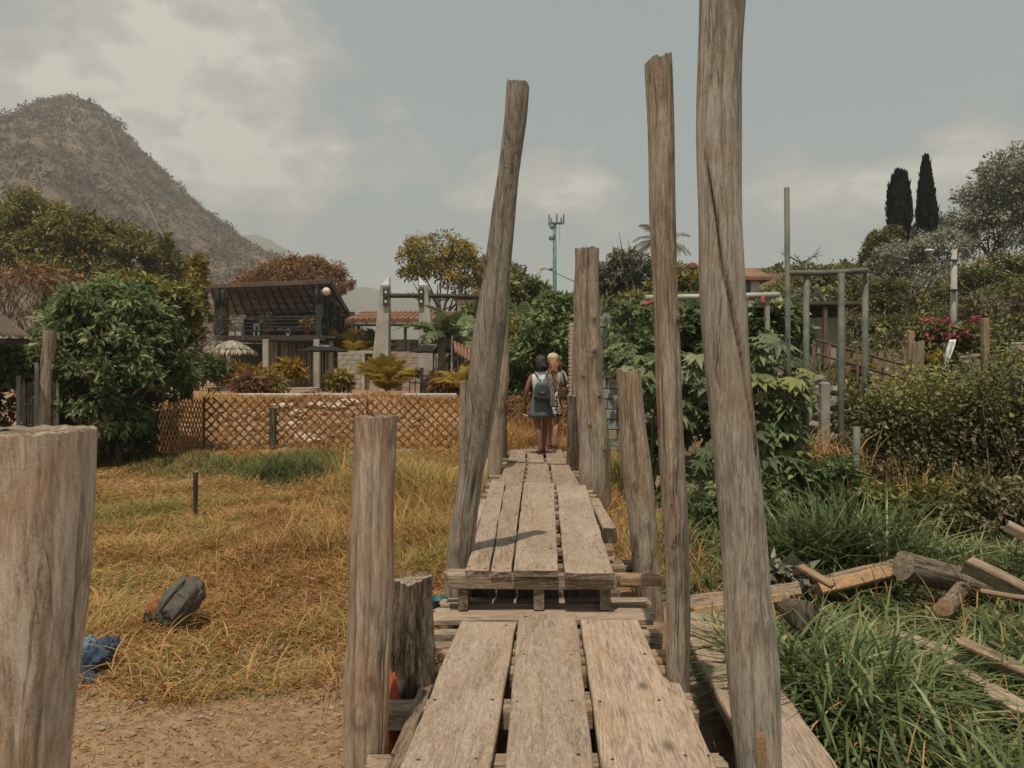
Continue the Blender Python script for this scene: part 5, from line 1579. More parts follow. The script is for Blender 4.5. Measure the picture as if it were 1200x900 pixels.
cafe_table(507, 25.5, 'dark metal table on the terrace behind the lattice fence')
cafe_chair(490, 25.8, 1.2, 'dark metal chair at the left end of the terrace table')
cafe_chair(497, 25.0, 2.4, 'dark metal chair in front of the terrace table, nearer the fence')
stool(345, 27, TZ, 'weathered pale bench in front of the bamboo wall', M_CONC2, 1.5, .28, 'bench', 'bench')
stool(268, 26, TZ, 'dark low bench behind the left end of the lattice fence', M_WOODDK, 1.1, .3, 'bench', 'bench')
fpole = MB().tube([P(528.5, 462, 27), P(530, 393, 27)], .035, 8).build('slim_pole', M_PALE); tag(fpole, 'slim white pole right of the banana plant', 'pole')
hut = thing('leaning_roof', 'small leaning clay tile roof just left of the leaning pole', 'roof', (xw(540, 26), 26, TZ))
a, b, c, d = P(531, 400, 26), P(552, 410, 25.6), P(533, 412, 24.4), P(551, 424, 24.2)
for k in range(5):
    f = (k + .5) / 5
    MB().tube([a.lerp(b, f), c.lerp(d, f)], .055, 7).build('tile', M_TILE, hut, True)
MB().tube([a, (a.x, 26, TZ)], .03, 6).build('post', M_WOODDK, hut); MB().tube([b, (b.x, 25.6, TZ)], .03, 6).build('post', M_WOODDK, hut)
# a pale building behind the banana plant, with a round dark dish on it
bb = thing('pale_house', 'pale flat-roofed house with a round dark dish behind the leaning pole', 'house', (xw(575, 40), 40, TZ))
x0, x1 = xw(536, 40), xw(618, 40)
MB().cbox(((x0 + x1) / 2, 42, (TZ + P(0, 351, 40).z) / 2), (x1 - x0, 4, P(0, 351, 40).z - TZ), .03).build('wall', M_PALE, bb)
MB().cbox(((x0 + x1) / 2, 41.8, P(0, 349, 40).z), (x1 - x0 + .5, 4.8, .12), .02).build('roof', M_CONC2, bb)
dc = P(561, 359, 39.8)
MB().lathe((0, 0, 0), [(.30, 0), (.29, .04), (.10, .07)], 20).v
dm = MB(); dm.lathe((0, 0, 0), [(.31, 0), (.30, .05), (.10, .09)], 20)
dm.v = [Matrix.Rotation(R(90), 3, 'X') @ v + dc for v in dm.v]; dm.build('dish', M_STEEL, bb)
# ------------------------------------------------------------ fronds for palms and bananas
def frond_mesh(name, L, arch, leaflets, leaf_len, leaf_w, droop=.5, tone=.66, whole=False):
    """a frond along +Y from the origin, arching up then down; pinnate, or one torn blade"""
    ts = np.linspace(0, 1, 14)
    rx = L * ts * (1 - .25 * arch * ts); rz = L * (arch * .6 * ts - arch * .95 * ts ** 2.2)
    mb_v, tris, tn = [], [], []
    def rach(t): return np.array([0, np.interp(t, ts, rx), np.interp(t, ts, rz)])
    if whole:
        n = leaflets
        for s in (-1, 1):
            for k in range(n):
                t0 = .12 + .88 * k / n; t1 = .12 + .88 * (k + .93) / n
                wd = leaf_w * math.sin(math.pi * min(1, (.08 + .92 * ((t0 + t1) / 2)) ** .8)) ** .6
                a, b = rach(t0), rach(t1)
                dr = droop * random.uniform(.5, 1.3)
                o1 = np.array([s * wd, .12 * wd, -wd * dr]); m1 = np.array([s * wd * .55, .05 * wd, .04 * wd])
                i = len(mb_v)
                mb_v += [a, b, b + m1, a + m1, b + o1, a + o1]
                tris += [(i, i + 1, i + 2), (i, i + 2, i + 3), (i + 3, i + 2, i + 4), (i + 3, i + 4, i + 5)]
                tn += [tone + random.uniform(-.15, .15)] * 6
    else:
        for k in range(leaflets):
            t = .12 + .88 * k / leaflets
            for s in (-1, 1):
                a = rach(t)
                ll = leaf_len * math.sin(math.pi * (.12 + .80 * t)) ** .7 * random.uniform(.85, 1.1)
                d = np.array([s * .8, .62, random.uniform(-.1, .25)]); d /= np.linalg.norm(d)
                w_ = np.array([0, 1, 0]) * leaf_w
                m = a + d * ll * .5; e = a + d * ll + np.array([0, 0, -droop * ll])
                i = len(mb_v)
                mb_v += [a - w_ * .3, a + w_ * .3, m + w_ * .5, m - w_ * .5, e]
                tris += [(i, i + 1, i + 2), (i, i + 2, i + 3), (i + 3, i + 2, i + 4)]
                tn += [tone + random.uniform(-.15, .15)] * 5
    for k in range(13):
        a, b = rach(ts[k]), rach(ts[k + 1]); w_ = np.array([.018 * L * (1 - .7 * ts[k]), 0, 0]) * .6; up = np.array([0, 0, .012 * L])
        i = len(mb_v); mb_v += [a - w_, a + w_, b + w_, b - w_, a - up, b - up]
        tris += [(i, i + 1, i + 2), (i, i + 2, i + 3), (i, i + 4, i + 1), (i + 4, i + 5, i + 2), (i + 1, i + 4, i + 2), (i, i + 3, i + 5), (i, i + 5, i + 4)]
        tn += [tone + .1] * 6
    return np_mesh(name, np.array(mb_v), tris=np.array(tris), tone=np.clip(np.array(tn), 0, 1))


FR = {}


def frond_plant(name, label, cat, base, kind, n, scale, mat, trunk_h=0.0, trunk_r=.08, elev=(25, 70), seed=0, group=None, trunk_mat=None, spread=1.0):
    r = random.Random(seed)
    o = thing(name, label, cat, base, 0, group)
    if kind not in FR:
        FR[kind] = [frond_mesh('frond', 1, a, *args) for a, args in ((.55, k_) for k_ in FKIND[kind])]
    for k in range(n):
        me = FR[kind][k % len(FR[kind])]
        me2 = me
        if len(me.materials) == 0: me.materials.append(mat)
        elif me.materials[0] is not mat:
            key = (kind, mat.name, k % len(FR[kind]))
            if key not in FR:
                FR[key] = me.copy(); FR[key].materials[0] = mat
            me2 = FR[key]
        az = 2 * math.pi * (k * .382 + r.uniform(-.04, .04)); el = R(r.uniform(*elev)); s = scale * r.uniform(.75, 1.12)
        M = Matrix.Translation((0, 0, trunk_h)) @ Matrix.Rotation(az, 4, 'Z') @ Matrix.Rotation(el, 4, 'X') @ Matrix.Diagonal((s * spread, s, s, 1))
        mobj('frond', me2, None, o, False, M)
    if trunk_h > 0:
        mobj('trunk', MB().tube([(0, 0, -.15), (.03, 0, trunk_h * .5), (0, 0, trunk_h + .05)], [trunk_r * 1.2, trunk_r, trunk_r * .8], 10).mesh('trunk'), trunk_mat or M_BARK, o, True)
    return o


FKIND = {'areca': [(22, .34, .045, .25, .78), (20, .32, .045, .4, .85), (20, .36, .045, .5, .62)],
         'banana': [(9, 0, .19, .35, .5, True), (8, 0, .21, .7, .4, True)],
         'fan': [(24, .22, .03, .4, .4), (24, .25, .03, .6, .5)]}


def tg(px, Y): return (xw(px, Y), Y, TZ if xw(px, Y) < .5 and Y > 21 else gzf(xw(px, Y), Y))


frond_plant('areca_palm', 'bushy yellow-green areca palm in front of the gate pillars', 'palm', tg(453, 25), 'areca', 46, 1.35, G_YEL, .12, .06, (30, 84), 3)
frond_plant('areca_palm', 'small yellow palm between the slim white pole and the leaning pole', 'palm', tg(541, 24), 'areca', 14, 1.2, G_YEL, .2, .06, (25, 75), 4)
frond_plant('areca_palm', 'bright green palm clump in the shade right of the pavilion', 'palm', tg(413, 39), 'areca', 26, 2.6, G_YEL, .9, .1, (15, 75), 5)
frond_plant('areca_palm', 'dark green palm clump half behind the left gate pillar', 'palm', tg(432, 40), 'areca', 26, 2.5, G_MID, .9, .1, (15, 75), 6)
frond_plant('banana_plant', 'tall banana plant with a shaggy brown trunk before the right gate pillar', 'banana plant', tg(517, 27), 'banana', 11, 1.75, G_BANANA, 2.1, .15, (-12, 62), 7)
frond_plant('banana_plant', 'banana plant with torn dark leaves right of the leaning pole', 'banana plant', tg(613, 27), 'banana', 10, 1.9, G_BANANA, 2.2, .13, (10, 75), 8)
frond_plant('banana_plant', 'banana leaf clump in the shade left of the leaning pole', 'banana plant', tg(551, 31), 'banana', 9, 2.0, G_BANANA, 1.5, .13, (0, 65), 9)
frond_plant('coconut_palm', 'far palm whose fronds show beside the tall upright post', 'palm', (xw(775, 60), 60, 4.0), 'fan', 18, 2.7, G_GREY, 8.5, .2, (-25, 50), 10)
mt_sh = wood('shaggy_trunk', (.30, .235, .16), (.2, .14, .09), (.07, .05, .035), 'Z', 20, 4)

# clipped orange-yellow border shrubs
for px, py, rx, ry, Y, lab, m_ in ((300, 448, 20, 14, 25, 'rounded orange-yellow shrub left of the bench on the terrace', G_CROT), (338, 437, 16, 12, 27, 'bright orange shrub before the bamboo wall', G_CROT), (312, 452, 17, 10, 24, 'low yellow-green shrub at the centre of the terrace edge', G_YEL),
                                   (275, 440, 14, 10, 27, 'arched yellow shrub under the thatched parasol', G_CROT), (398, 449, 10, 11, 25, 'small yellowish shrub beside the pale block wall', G_YEL), (292, 456, 17, 14, 23, 'dry pinkish-brown shrub behind the lattice fence', G_BROWN),
                                   (520, 452, 16, 14, 24.5, 'dry brown border plants at the foot of the banana plant', G_BROWN), (250, 438, 11, 17, 24, 'pale-leaved shrub right of the big dark bush', G_MID)):
    b = tg(px, Y)
    plant('border_shrub', lab, 'shrub', b, px_lobes(b, Y, [(px, py, rx, ry)]), 620, .26, m_, dict(top=(0, 0, .3), spread=(.3, .3, .2), n=4, r=.03, name='stem'), clumps=40, clump_r=.32, aspect=.3)

# ------------------------------------------------------------ trees and bushes, from left to right
b = gpoint(140, 14.5)
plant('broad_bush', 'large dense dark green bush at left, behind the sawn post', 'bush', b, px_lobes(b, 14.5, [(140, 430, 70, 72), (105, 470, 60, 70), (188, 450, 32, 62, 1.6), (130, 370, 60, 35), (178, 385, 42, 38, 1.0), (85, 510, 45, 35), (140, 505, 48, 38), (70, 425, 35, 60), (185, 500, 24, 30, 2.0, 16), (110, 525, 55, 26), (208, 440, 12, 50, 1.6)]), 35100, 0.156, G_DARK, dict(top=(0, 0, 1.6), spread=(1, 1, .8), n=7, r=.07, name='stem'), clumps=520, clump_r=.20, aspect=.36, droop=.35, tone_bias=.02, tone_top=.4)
b = tg(190, 15.5)
plant('climbing_shrub', 'olive and rust tipped shrub crown above the large dark bush', 'shrub', b, px_lobes(b, 15.5, [(150, 352, 50, 26), (204, 364, 32, 28), (95, 375, 42, 26), (212, 390, 14, 32)]), 9240, 0.13, G_MIX, dict(top=(0, 0, 2.4), spread=(1.2, .6, .4), n=6, r=.06, name='stem'), clumps=150, clump_r=.26, tone_bias=.22)
b = tg(100, 46)
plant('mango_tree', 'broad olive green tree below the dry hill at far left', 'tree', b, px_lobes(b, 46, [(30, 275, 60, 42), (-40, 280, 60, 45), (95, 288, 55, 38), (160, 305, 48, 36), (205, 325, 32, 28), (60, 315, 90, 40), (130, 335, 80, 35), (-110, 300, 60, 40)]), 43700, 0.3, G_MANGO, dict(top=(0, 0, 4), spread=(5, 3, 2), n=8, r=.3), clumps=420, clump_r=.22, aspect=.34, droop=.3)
b = tg(232, 32)
plant('yellow_bush', 'tall yellow-tipped bush standing left of the pavilion', 'bush', b, px_lobes(b, 32, [(232, 318, 11, 18), (228, 348, 14, 24), (234, 375, 10, 22), (222, 390, 13, 24)]), 3000, 0.195, G_YEL, dict(top=(0, 0, 2.5), spread=(.4, .4, .5), n=4, r=.06), clumps=70, clump_r=.35, tone_bias=-.1)
b = tg(345, 52)
plant('dry_tree', 'rust brown dry tree crown rising behind the pavilion roof', 'tree', b, px_lobes(b, 52, [(345, 335, 62, 30), (390, 345, 24, 26), (300, 342, 30, 20), (360, 322, 40, 18)]), 15600, 0.216, G_BROWN, dict(top=(0, 0, 4.4), spread=(3, 2, 1), n=7, r=.22), clumps=260, clump_r=.2, aspect=.4, tone_bias=.05)
b = tg(520, 44)
plant('acacia_tree', 'airy yellow-green tree with forked trunk behind the gate pillars', 'tree', b, px_lobes(b, 44, [(515, 300, 44, 24), (545, 314, 28, 30), (490, 314, 24, 24), (520, 328, 46, 20), (560, 337, 18, 22)]), 8500, 0.22, G_YEL, dict(top=(0, 0, 5.8), spread=(1.8, 1.3, 1.2), n=8, r=.2), clumps=170, clump_r=.23, tone_bias=-.02, aspect=.4)
b = tg(604, 36)
plant('small_tree', 'green tree top seen between the leaning pole and the slim power pole', 'tree', b, px_lobes(b, 36, [(604, 338, 16, 24), (596, 360, 18, 20)]), 2420, 0.195, G_MID, dict(top=(0, 0, 3), spread=(.5, .5, .6), n=4, r=.1), clumps=60, clump_r=.32)
b = gpoint(640, 19)
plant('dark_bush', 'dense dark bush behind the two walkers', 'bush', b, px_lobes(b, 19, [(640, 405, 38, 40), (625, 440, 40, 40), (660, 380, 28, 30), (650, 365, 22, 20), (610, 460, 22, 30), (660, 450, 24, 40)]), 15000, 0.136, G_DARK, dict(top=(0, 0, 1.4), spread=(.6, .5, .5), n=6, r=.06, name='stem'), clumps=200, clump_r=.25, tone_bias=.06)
b = gpoint(605, 17.6)
plant('dry_hedge', 'dry orange-brown low shrub behind the walkers, beside the lattice end', 'shrub', b, px_lobes(b, 17.6, [(612, 485, 22, 20), (640, 492, 30, 18), (600, 505, 20, 20), (655, 500, 22, 16)]), 4400, 0.091, G_BROWN, dict(top=(0, 0, .5), spread=(.7, .4, .2), n=6, r=.02, name='stem'), clumps=100, clump_r=.28, tone_bias=.1)
b = gpoint(605, 22)
plant('yellow_palm_bush', 'yellow drooping foliage right behind the leaning pole', 'bush', b, px_lobes(b, 22, [(604, 395, 10, 18), (602, 430, 12, 24)]), 1120, 0.272, G_YEL, dict(top=(0, 0, 1.6), spread=(.2, .2, .4), n=4, r=.04, name='stem'), clumps=40, clump_r=.4, aspect=.2, tone_bias=-.12)
b = gpoint(725, 26)
plant('tree_clump', 'grey-green tree clump between the knobbly post and the tall upright post', 'tree', b, px_lobes(b, 26, [(722, 325, 26, 26), (745, 318, 24, 22), (712, 345, 18, 22), (755, 340, 26, 22)]), 8640, 0.155, G_GREY, dict(top=(0, 0, 4), spread=(1, .8, .7), n=7, r=.12), clumps=150, clump_r=.24, tone_bias=-.18)
b = gpoint(770, 23)
plant('flowering_bush', 'yellow and green bush behind the tall upright post', 'bush', b, px_lobes(b, 23, [(765, 352, 30, 18), (800, 340, 26, 26), (815, 330, 18, 18), (740, 358, 20, 14)]), 5720, 0.13, G_MIX, dict(top=(0, 0, 2.4), spread=(.8, .5, .5), n=6, r=.06, name='stem'), clumps=110, clump_r=.27, tone_bias=.24)
b = gpoint(790, 13)
plant('creeper', 'dark heart-leaved creeper covering the ground between the tall posts', 'creeper', b, px_lobes(b, 13, [(790, 400, 32, 46), (820, 385, 30, 40), (760, 430, 36, 40), (805, 450, 40, 50), (840, 440, 34, 60), (770, 480, 38, 40), (820, 520, 50, 60), (760, 540, 24, 40)]), 16150, 0.121, G_DARK, dict(top=(0, 0, 1.5), spread=(1, .5, .6), n=7, r=.04, name='stem'), clumps=280, clump_r=.22, aspect=.7, tone_bias=.06)
b = gpoint(905, 12.5)
plant('creeper', 'dark creeper mound beneath the white pipe, left of the green pipe frame', 'creeper', b, px_lobes(b, 12.5, [(905, 385, 30, 32), (925, 400, 22, 30), (885, 410, 26, 36), (920, 370, 18, 16)]), 6080, 0.128, G_DARK, dict(top=(0, 0, 2.2), spread=(.6, .4, .4), n=6, r=.04, name='stem'), clumps=130, clump_r=.25, aspect=.75, tone_bias=.03)
b = gpoint(950, 30)
plant('tree_clump', 'brownish green tree line behind the white house', 'trees', b, px_lobes(b, 30, [(915, 344, 14, 8), (940, 336, 20, 12), (965, 338, 24, 16), (985, 335, 18, 16), (940, 350, 50, 14)]), 5720, 0.182, G_MIX, dict(top=(0, 0, 1.2), spread=(1.6, .6, .3), n=6, r=.08), clumps=150, clump_r=.3, tone_bias=.12)


for px, Y, lob, n, m_, lab in ((940, 52, [(890, 330, 18, 10), (915, 324, 22, 12), (950, 322, 26, 12), (985, 324, 26, 14), (1020, 322, 26, 14)], 6500, G_MIX, 'low tree line along the ridge behind the green pipe frame'),
                               (590, 33, [(560, 372, 18, 16), (596, 352, 22, 20), (625, 350, 20, 20), (570, 392, 20, 14), (640, 358, 16, 14)], 5200, G_MID, 'mixed green shrubbery around the banana plants behind the leaning pole')):
    b = tuple(gpoint(px, Y))
    plant('tree_clump', lab, 'trees', b, px_lobes(b, Y, lob), n, .24, m_, dict(top=(0, 0, 1.2), spread=(1.6, .6, .3), n=6, r=.08), clumps=n // 28, clump_r=.26, tone_bias=.05)
frond_plant('banana_plant', 'banana plant with long upright leaves left of the power pole foot', 'banana plant', tg(628, 30), 'banana', 9, 2.3, G_BANANA, 2.1, .13, (30, 82), 19)
frond_plant('banana_plant', 'ragged banana clump directly right of the right gate pillar', 'banana plant', tg(540, 28.5), 'banana', 10, 2.1, G_BANANA, 1.9, .13, (0, 75), 21)


# the broad-leaved plant at right centre: each big leaf a part of its own
def palmate_mesh(seed):
    r = random.Random(seed); vs, tris, tn = [], [], []
    for k in range(7):
        a = R(-105 + 35 * k) + r.uniform(-.08, .08); L = (1.0 - .42 * abs(k - 3) / 3) * r.uniform(.9, 1.08)
        d = np.array([math.sin(a), math.cos(a), 0]); s = np.array([d[1], -d[0], 0]) * .115 * (L + .25)
        i = len(vs); z = np.array([0, 0, 1.0])
        vs += [np.zeros(3), d * L * .45 + s - z * .02, d * L - z * .22 * L, d * L * .45 - s - z * .02, d * L * .42 - z * .07]
        tris += [(i, i + 4, i + 1), (i + 1, i + 4, i + 2), (i + 2, i + 4, i + 3), (i + 3, i + 4, i)]
        tn += [.5 + r.uniform(-.08, .08)] * 5
    return np.array(vs), tris, np.array(tn)


def broad_plant(label, base, n, spots, size, seed, mats):
    r = random.Random(seed)
    o = thing('castor_plant', label, 'plant', base, 0, None)
    meshes = []
    for k in range(8):
        v, t_, tn = palmate_mesh(seed * 10 + k)
        me = np_mesh('leaf', v, tris=np.array(t_), tone=np.clip(tn + (k - 3.5) * .10, 0, 1)); me.materials.append(mats[k % len(mats)]); meshes.append(me)
    stems = MB()
    for k in range(n):
        px, py, rx, ry, Y = r.choice(spots)
        for _ in range(20):
            u, v = r.uniform(-1, 1), r.uniform(-1, 1)
            if u * u + v * v < 1: break
        yy = Y + r.uniform(-.7, .25)
        c = P(px + u * rx, py + v * ry, yy)
        out = Vector((c.x - base[0], c.y - base[1] - .8, .1)).normalized()
        az = math.atan2(-out.x, out.y) + r.uniform(-.9, .9)
        s = size * r.uniform(.6, 1.25)
        M = Matrix.Translation(c - Vector(base)) @ Matrix.Rotation(az, 4, 'Z') @ Matrix.Rotation(r.uniform(-.75, -.05), 4, 'X') @ Matrix.Rotation(r.uniform(-.3, .3), 4, 'Y') @ Matrix.Diagonal((s, s, s, 1))
        mobj('leaf', meshes[k % 8], None, o, False, M)
        if k % 6 == 0:
            m = c * .5 + Vector((base[0], base[1], base[2] + .3)) * .5 + Vector((0, .2, .2))
            stems.tube([Vector(base) + Vector((r.uniform(-.3, .3), r.uniform(-.1, .3), -.05)), m, c], [.022, .015, .007], 5)
    stems.build('stem', plain('green_stems', (.10, .11, .05), .7), o)
    return o


broad_plant('tall castor plant with big pale star-shaped leaves left of the green pipe frame', tuple(gpoint(900, 9.6)), 210, [(905, 430, 38, 42, 9.4), (890, 480, 36, 50, 9.3), (925, 470, 24, 50, 9.3), (905, 540, 36, 46, 9.2)], .27, 3, [G_CASTOR, G_CASTOR, G_DARK, G_MID])
broad_plant('castor plant with drooping star-shaped leaves behind the short split post', tuple(gpoint(765, 10.2)), 150, [(765, 450, 42, 40, 10.4), (815, 460, 28, 46, 10.2), (780, 430, 34, 26, 10.4), (725, 420, 20, 30, 10.8), (830, 560, 24, 60, 9.9)], .28, 4, [G_CASTOR, G_DARK, G_MID])

# hedge over an old fence at right
def hedge():
    Y = 9.4; x0, x1 = xw(1004, Y), xw(1330, Y)
    b = (x0 + 1.5, Y, gzf(x0 + 1.5, Y))
    o = thing('hedge', 'dense leafy hedge along the right side, green on top and dry below', 'hedge', b)
    def blk(n, za, zb, thick, leaf, seed):
        cl = 520
        cx = rng.uniform(x0, x1, cl); cz = rng.uniform(za, zb, cl) + .10 * np.sin(cx * 2.3); cyy = Y + rng.uniform(-thick, thick, cl) - .35 * np.clip(1.2 - cz, 0, 1) * rng.random(cl)
        ct = rng.normal(0, .17, cl)
        j = rng.integers(0, cl, n); d = rand_unit(n) * (rng.random(n) ** .4)[:, None] * .22
        pos = np.stack([cx[j], cyy[j], cz[j]], -1) + d
        ax = d / .22 + np.array([0, -.35, -.2]) + rng.normal(0, .4, (n, 3))
        L = leaf * rng.uniform(.5, 1.35, n)
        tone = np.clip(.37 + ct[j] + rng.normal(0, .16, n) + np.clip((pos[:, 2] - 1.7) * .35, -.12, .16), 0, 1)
        return leaves_mesh('foliage', pos - np.array(b), ax, rng.normal(0, .6, (n, 3)) + np.array([0, -.6, .7]), L, L * .62, tone, .2, .2)
    zt = P(0, 452, Y).z
    mobj('foliage', blk(36000, .95, zt - .10, .42, .056, 1), G_MIX, o)
    mobj('foliage', blk(28000, .10, 1.25, .42, .056, 2), G_MIX, o)
    mobj('dry_foliage', blk(12000, .05, 1.6, .55, .055, 3), G_HEDGEDRY, o)
    # uneven top shoots
    n = 5200
    x = rng.uniform(x0, x1, n); bump = .15 * np.sin(x * 2.3) + .10 * np.sin(x * 5.1 + 1)
    z = zt + bump + rng.normal(0, .14, n) + .02 * (x - x0); pos = np.stack([x, Y + rng.uniform(-.5, .5, n), z], -1)
    L = .065 * rng.uniform(.5, 1.3, n)
    mobj('shoots', leaves_mesh('shoots', pos - np.array(b), rng.normal(0, .5, (n, 3)) + np.array([0, 0, .3]), rng.normal(0, .5, (n, 3)) + np.array([0, -.3, .8]), L, L * .55, np.clip(.56 + .2 * np.sin(x * 3) + rng.normal(0, .15, n), 0, 1)), G_MIX, o)
    mb = MB()
    for k in range(110):
        x = random.uniform(x0, x1); y = Y + random.uniform(-.62, .2)
        mb.tube([(x, y, gzf(x, y) - .05), (x + random.uniform(-.2, .2), y + random.uniform(-.1, .1), random.uniform(.6, 1.0)), (x + random.uniform(-.5, .5), y + random.uniform(-.2, .2), random.uniform(1.2, 2.0))], [.012, .009, .004], 5)
    mb.build('stem', G_TWIG, o)


hedge()
# dry tangle hanging beside the pipe frame
def tangle():
    n = 1500
    x, y = scatter(n, 3.3, 4.1, 8.6, 10.4, lambda x, y: 1.0 + 0 * x)
    z = gz(x, y) + rng.uniform(0, .85, n)
    me = blades_mesh('dry_creeper', np.stack([x, y, z], -1), rng.uniform(.25, .7, n), rng.uniform(0, 6.28, n), rng.uniform(.6, 1.5, n), rng.uniform(.008, .018, n), np.clip(rng.normal(.42, .18, n), 0, .8), 4)
    tag(mobj('dry_creeper', me, G_STRAW), kind='stuff')


tangle()

# ------------------------------------------------------------ hillside trees at right
RG = 'trees on the right hillside'
for px, Y, lob, n, lf, m_, lab, tb in (
        (1160, 38, [(1168, 245, 40, 50), (1200, 230, 50, 55), (1140, 275, 36, 34), (1190, 285, 50, 40), (1240, 250, 50, 60)], 9500, .30, G_GREY, 'tallest grey-green tree at the top right of the hillside', -.02),
        (1080, 36, [(1060, 310, 34, 26), (1100, 300, 36, 28), (1040, 330, 28, 26), (1085, 335, 44, 30)], 6000, .27, G_GREY, 'pale silvery tree below the two cypresses', .08),
        (1030, 40, [(1035, 290, 20, 18), (1020, 305, 14, 14), (1045, 280, 12, 14)], 1700, .3, G_MIX, 'brownish olive shrub tree at the left foot of the cypresses', .05),
        (1180, 30, [(1170, 330, 44, 30), (1210, 340, 44, 36), (1140, 345, 36, 28), (1120, 360, 34, 26)], 5500, .25, G_MIX, 'dark mixed thicket under the tallest grey-green tree', -.05),
        (1060, 28, [(1020, 365, 36, 26), (1055, 375, 40, 30), (1000, 350, 26, 20), (1080, 380, 34, 26), (1040, 345, 30, 18)], 5200, .22, G_MIX, 'dark brown-green thicket behind the rusty handrail', -.12),
        (1170, 24, [(1160, 375, 44, 24), (1200, 370, 40, 30), (1230, 380, 40, 40)], 3200, .2, G_HEDGEDRY, 'dull brown thicket behind the bougainvillea at far right', -.05),
        (1010, 34, [(1000, 335, 24, 16), (985, 350, 30, 14), (1020, 345, 20, 14)], 2000, .25, G_GREY, 'pale grey-green shrub above the shed roof', .0),
        (1090, 44, [(1096, 268, 10, 16), (1075, 275, 10, 12)], 800, .32, G_GREY, 'small grey shrub tucked between the two cypresses', .0)):
    b = tuple(gpoint(px, Y))
    plant('hillside_tree', lab, 'tree', b, px_lobes(b, Y, lob), int(n * 2.2), lf * .62, m_, dict(top=(0, 0, max(1.0, P(0, lob[0][1], Y).z - b[2] - .8)), spread=(1.2, .8, .8), n=6, r=.1), RG, clumps=max(50, n // 26), clump_r=.24, tone_bias=tb, aspect=.4)


def cypress(label, pxc, py_top, py_bot, half, Y, seed, tips):
    b = gpoint(pxc, Y)
    o = thing('cypress', label, 'tree', b, 0, 'cypresses on the right hillside')
    zt = P(0, py_top, Y).z; zb = P(0, py_bot, Y).z; r = half / 900 * Y
    n = 5200
    t = rng.random(n) ** .85; a = rng.uniform(0, 6.28, n)
    pos = np.zeros((n, 3)); tip = rng.integers(0, len(tips), n)
    tx = np.array([q_[0] for q_ in tips])[tip] / 900 * Y; tz = np.array([q_[1] for q_ in tips])[tip]
    topz = zt - (zt - zb) * tz
    prof = np.clip(np.minimum(1, (1 - t) * 2.4 / (1 if len(tips) > 1 else 1.7)) ** .75, 0, 1) * np.minimum(1, .62 + t * 1.2)
    rr = r * prof * rng.uniform(.55, 1.02, n) * (1 + .1 * np.sin(a * 5 + t * 22)) * (.75 if len(tips) > 1 else 1)
    pos = np.stack([b.x + np.cos(a) * rr + tx * np.clip(t * 1.3, 0, 1), Y + np.sin(a) * rr, zb + (topz - zb) * t], -1)
    ax = np.stack([np.cos(a) * .35, np.sin(a) * .35, np.ones(n)], -1) + rng.normal(0, .15, (n, 3))
    L = .42 * rng.uniform(.6, 1.2, n)
    mobj('crown', leaves_mesh('crown', pos - np.array(b), ax, np.stack([np.cos(a), np.sin(a), np.full(n, .2)], -1), L, L * .3, np.clip(rng.normal(.4, .18, n), 0, 1)), G_CYP, o)
    MB().tube([b - Vector((0, 0, .1)), (b.x, Y, zb + .6 * (zt - zb))], [.16, .05], 8).build('trunk', M_BARK, o, True)


cypress('dark cypress with blunt double tip, left of the pair on the hillside', 1055, 205, 292, 13.5, 42, 1, [(-3, .0), (4, .03), (0, .01), (-7, .07)])
cypress('dark slender cypress with one sharp tip, right of the pair on the hillside', 1087, 189, 284, 11, 43, 2, [(-2, 0)])

for px, Y, lob, n, m_, lab in ((1000, 21, [(965, 425, 26, 14), (1010, 420, 40, 22), (1050, 412, 30, 24)], 3200, G_HEDGEDRY, 'low dry brush on the slope behind the rusty handrail'),
                           (1170, 20, [(1150, 400, 40, 22), (1190, 395, 40, 28), (1240, 400, 40, 30)], 3800, G_MIX, 'low dark brush on the slope at the right edge, behind the taller stake'),
                           (1075, 26, [(1050, 400, 30, 22), (1085, 395, 36, 22), (1115, 385, 26, 24)], 3600, G_MIX, 'dark ivy mass on the slope around the foot of the street lamp'),
                           (930, 22, [(930, 375, 30, 18), (915, 360, 24, 14), (950, 350, 20, 12)], 2400, G_GREY, 'grey-green brush between the white house and the brown shed')):
    b = tuple(gpoint(px, Y))
    plant('slope_brush', lab, 'brush', b, px_lobes(b, Y, lob), n, .13, m_, dict(top=(0, 0, .8), spread=(.8, .5, .3), n=5, r=.03, name='stem'), clumps=n // 26, clump_r=.26, tone_bias=-.04)


for px, Y, lob, n, m_, lab in ((1080, 8.2, [(1045, 606, 45, 26), (1090, 600, 45, 30), (1020, 592, 22, 26)], 4600, G_MIX, 'tangled low weeds in shade at the foot of the hedge, above the thick log'),
                           (1170, 8.2, [(1150, 598, 50, 34), (1210, 600, 50, 36), (1260, 590, 50, 40)], 5600, G_HEDGEDRY, 'tangled dry weeds in shade at the foot of the hedge at far right')):
    b = tuple(gpoint(px, Y))
    plant('weed_tangle', lab, 'weeds', b, px_lobes(b, Y, lob), n, .075, m_, dict(top=(0, 0, .35), spread=(.6, .3, .2), n=6, r=.012, name='stem'), clumps=n // 30, clump_r=.26, tone_bias=.08, aspect=.5)


b = tuple(gpoint(930, 8.6))
plant('weed_tangle', 'dark leafy weeds at the foot of the castor plant, right of the tallest post', 'weeds', b, px_lobes(b, 8.6, [(900, 590, 40, 36), (945, 580, 40, 40), (860, 600, 36, 30), (985, 575, 24, 40)]), 5200, .085, G_DARK, dict(top=(0, 0, .5), spread=(.6, .3, .2), n=6, r=.012, name='stem'), clumps=170, clump_r=.25, aspect=.42, tone_bias=-.02)


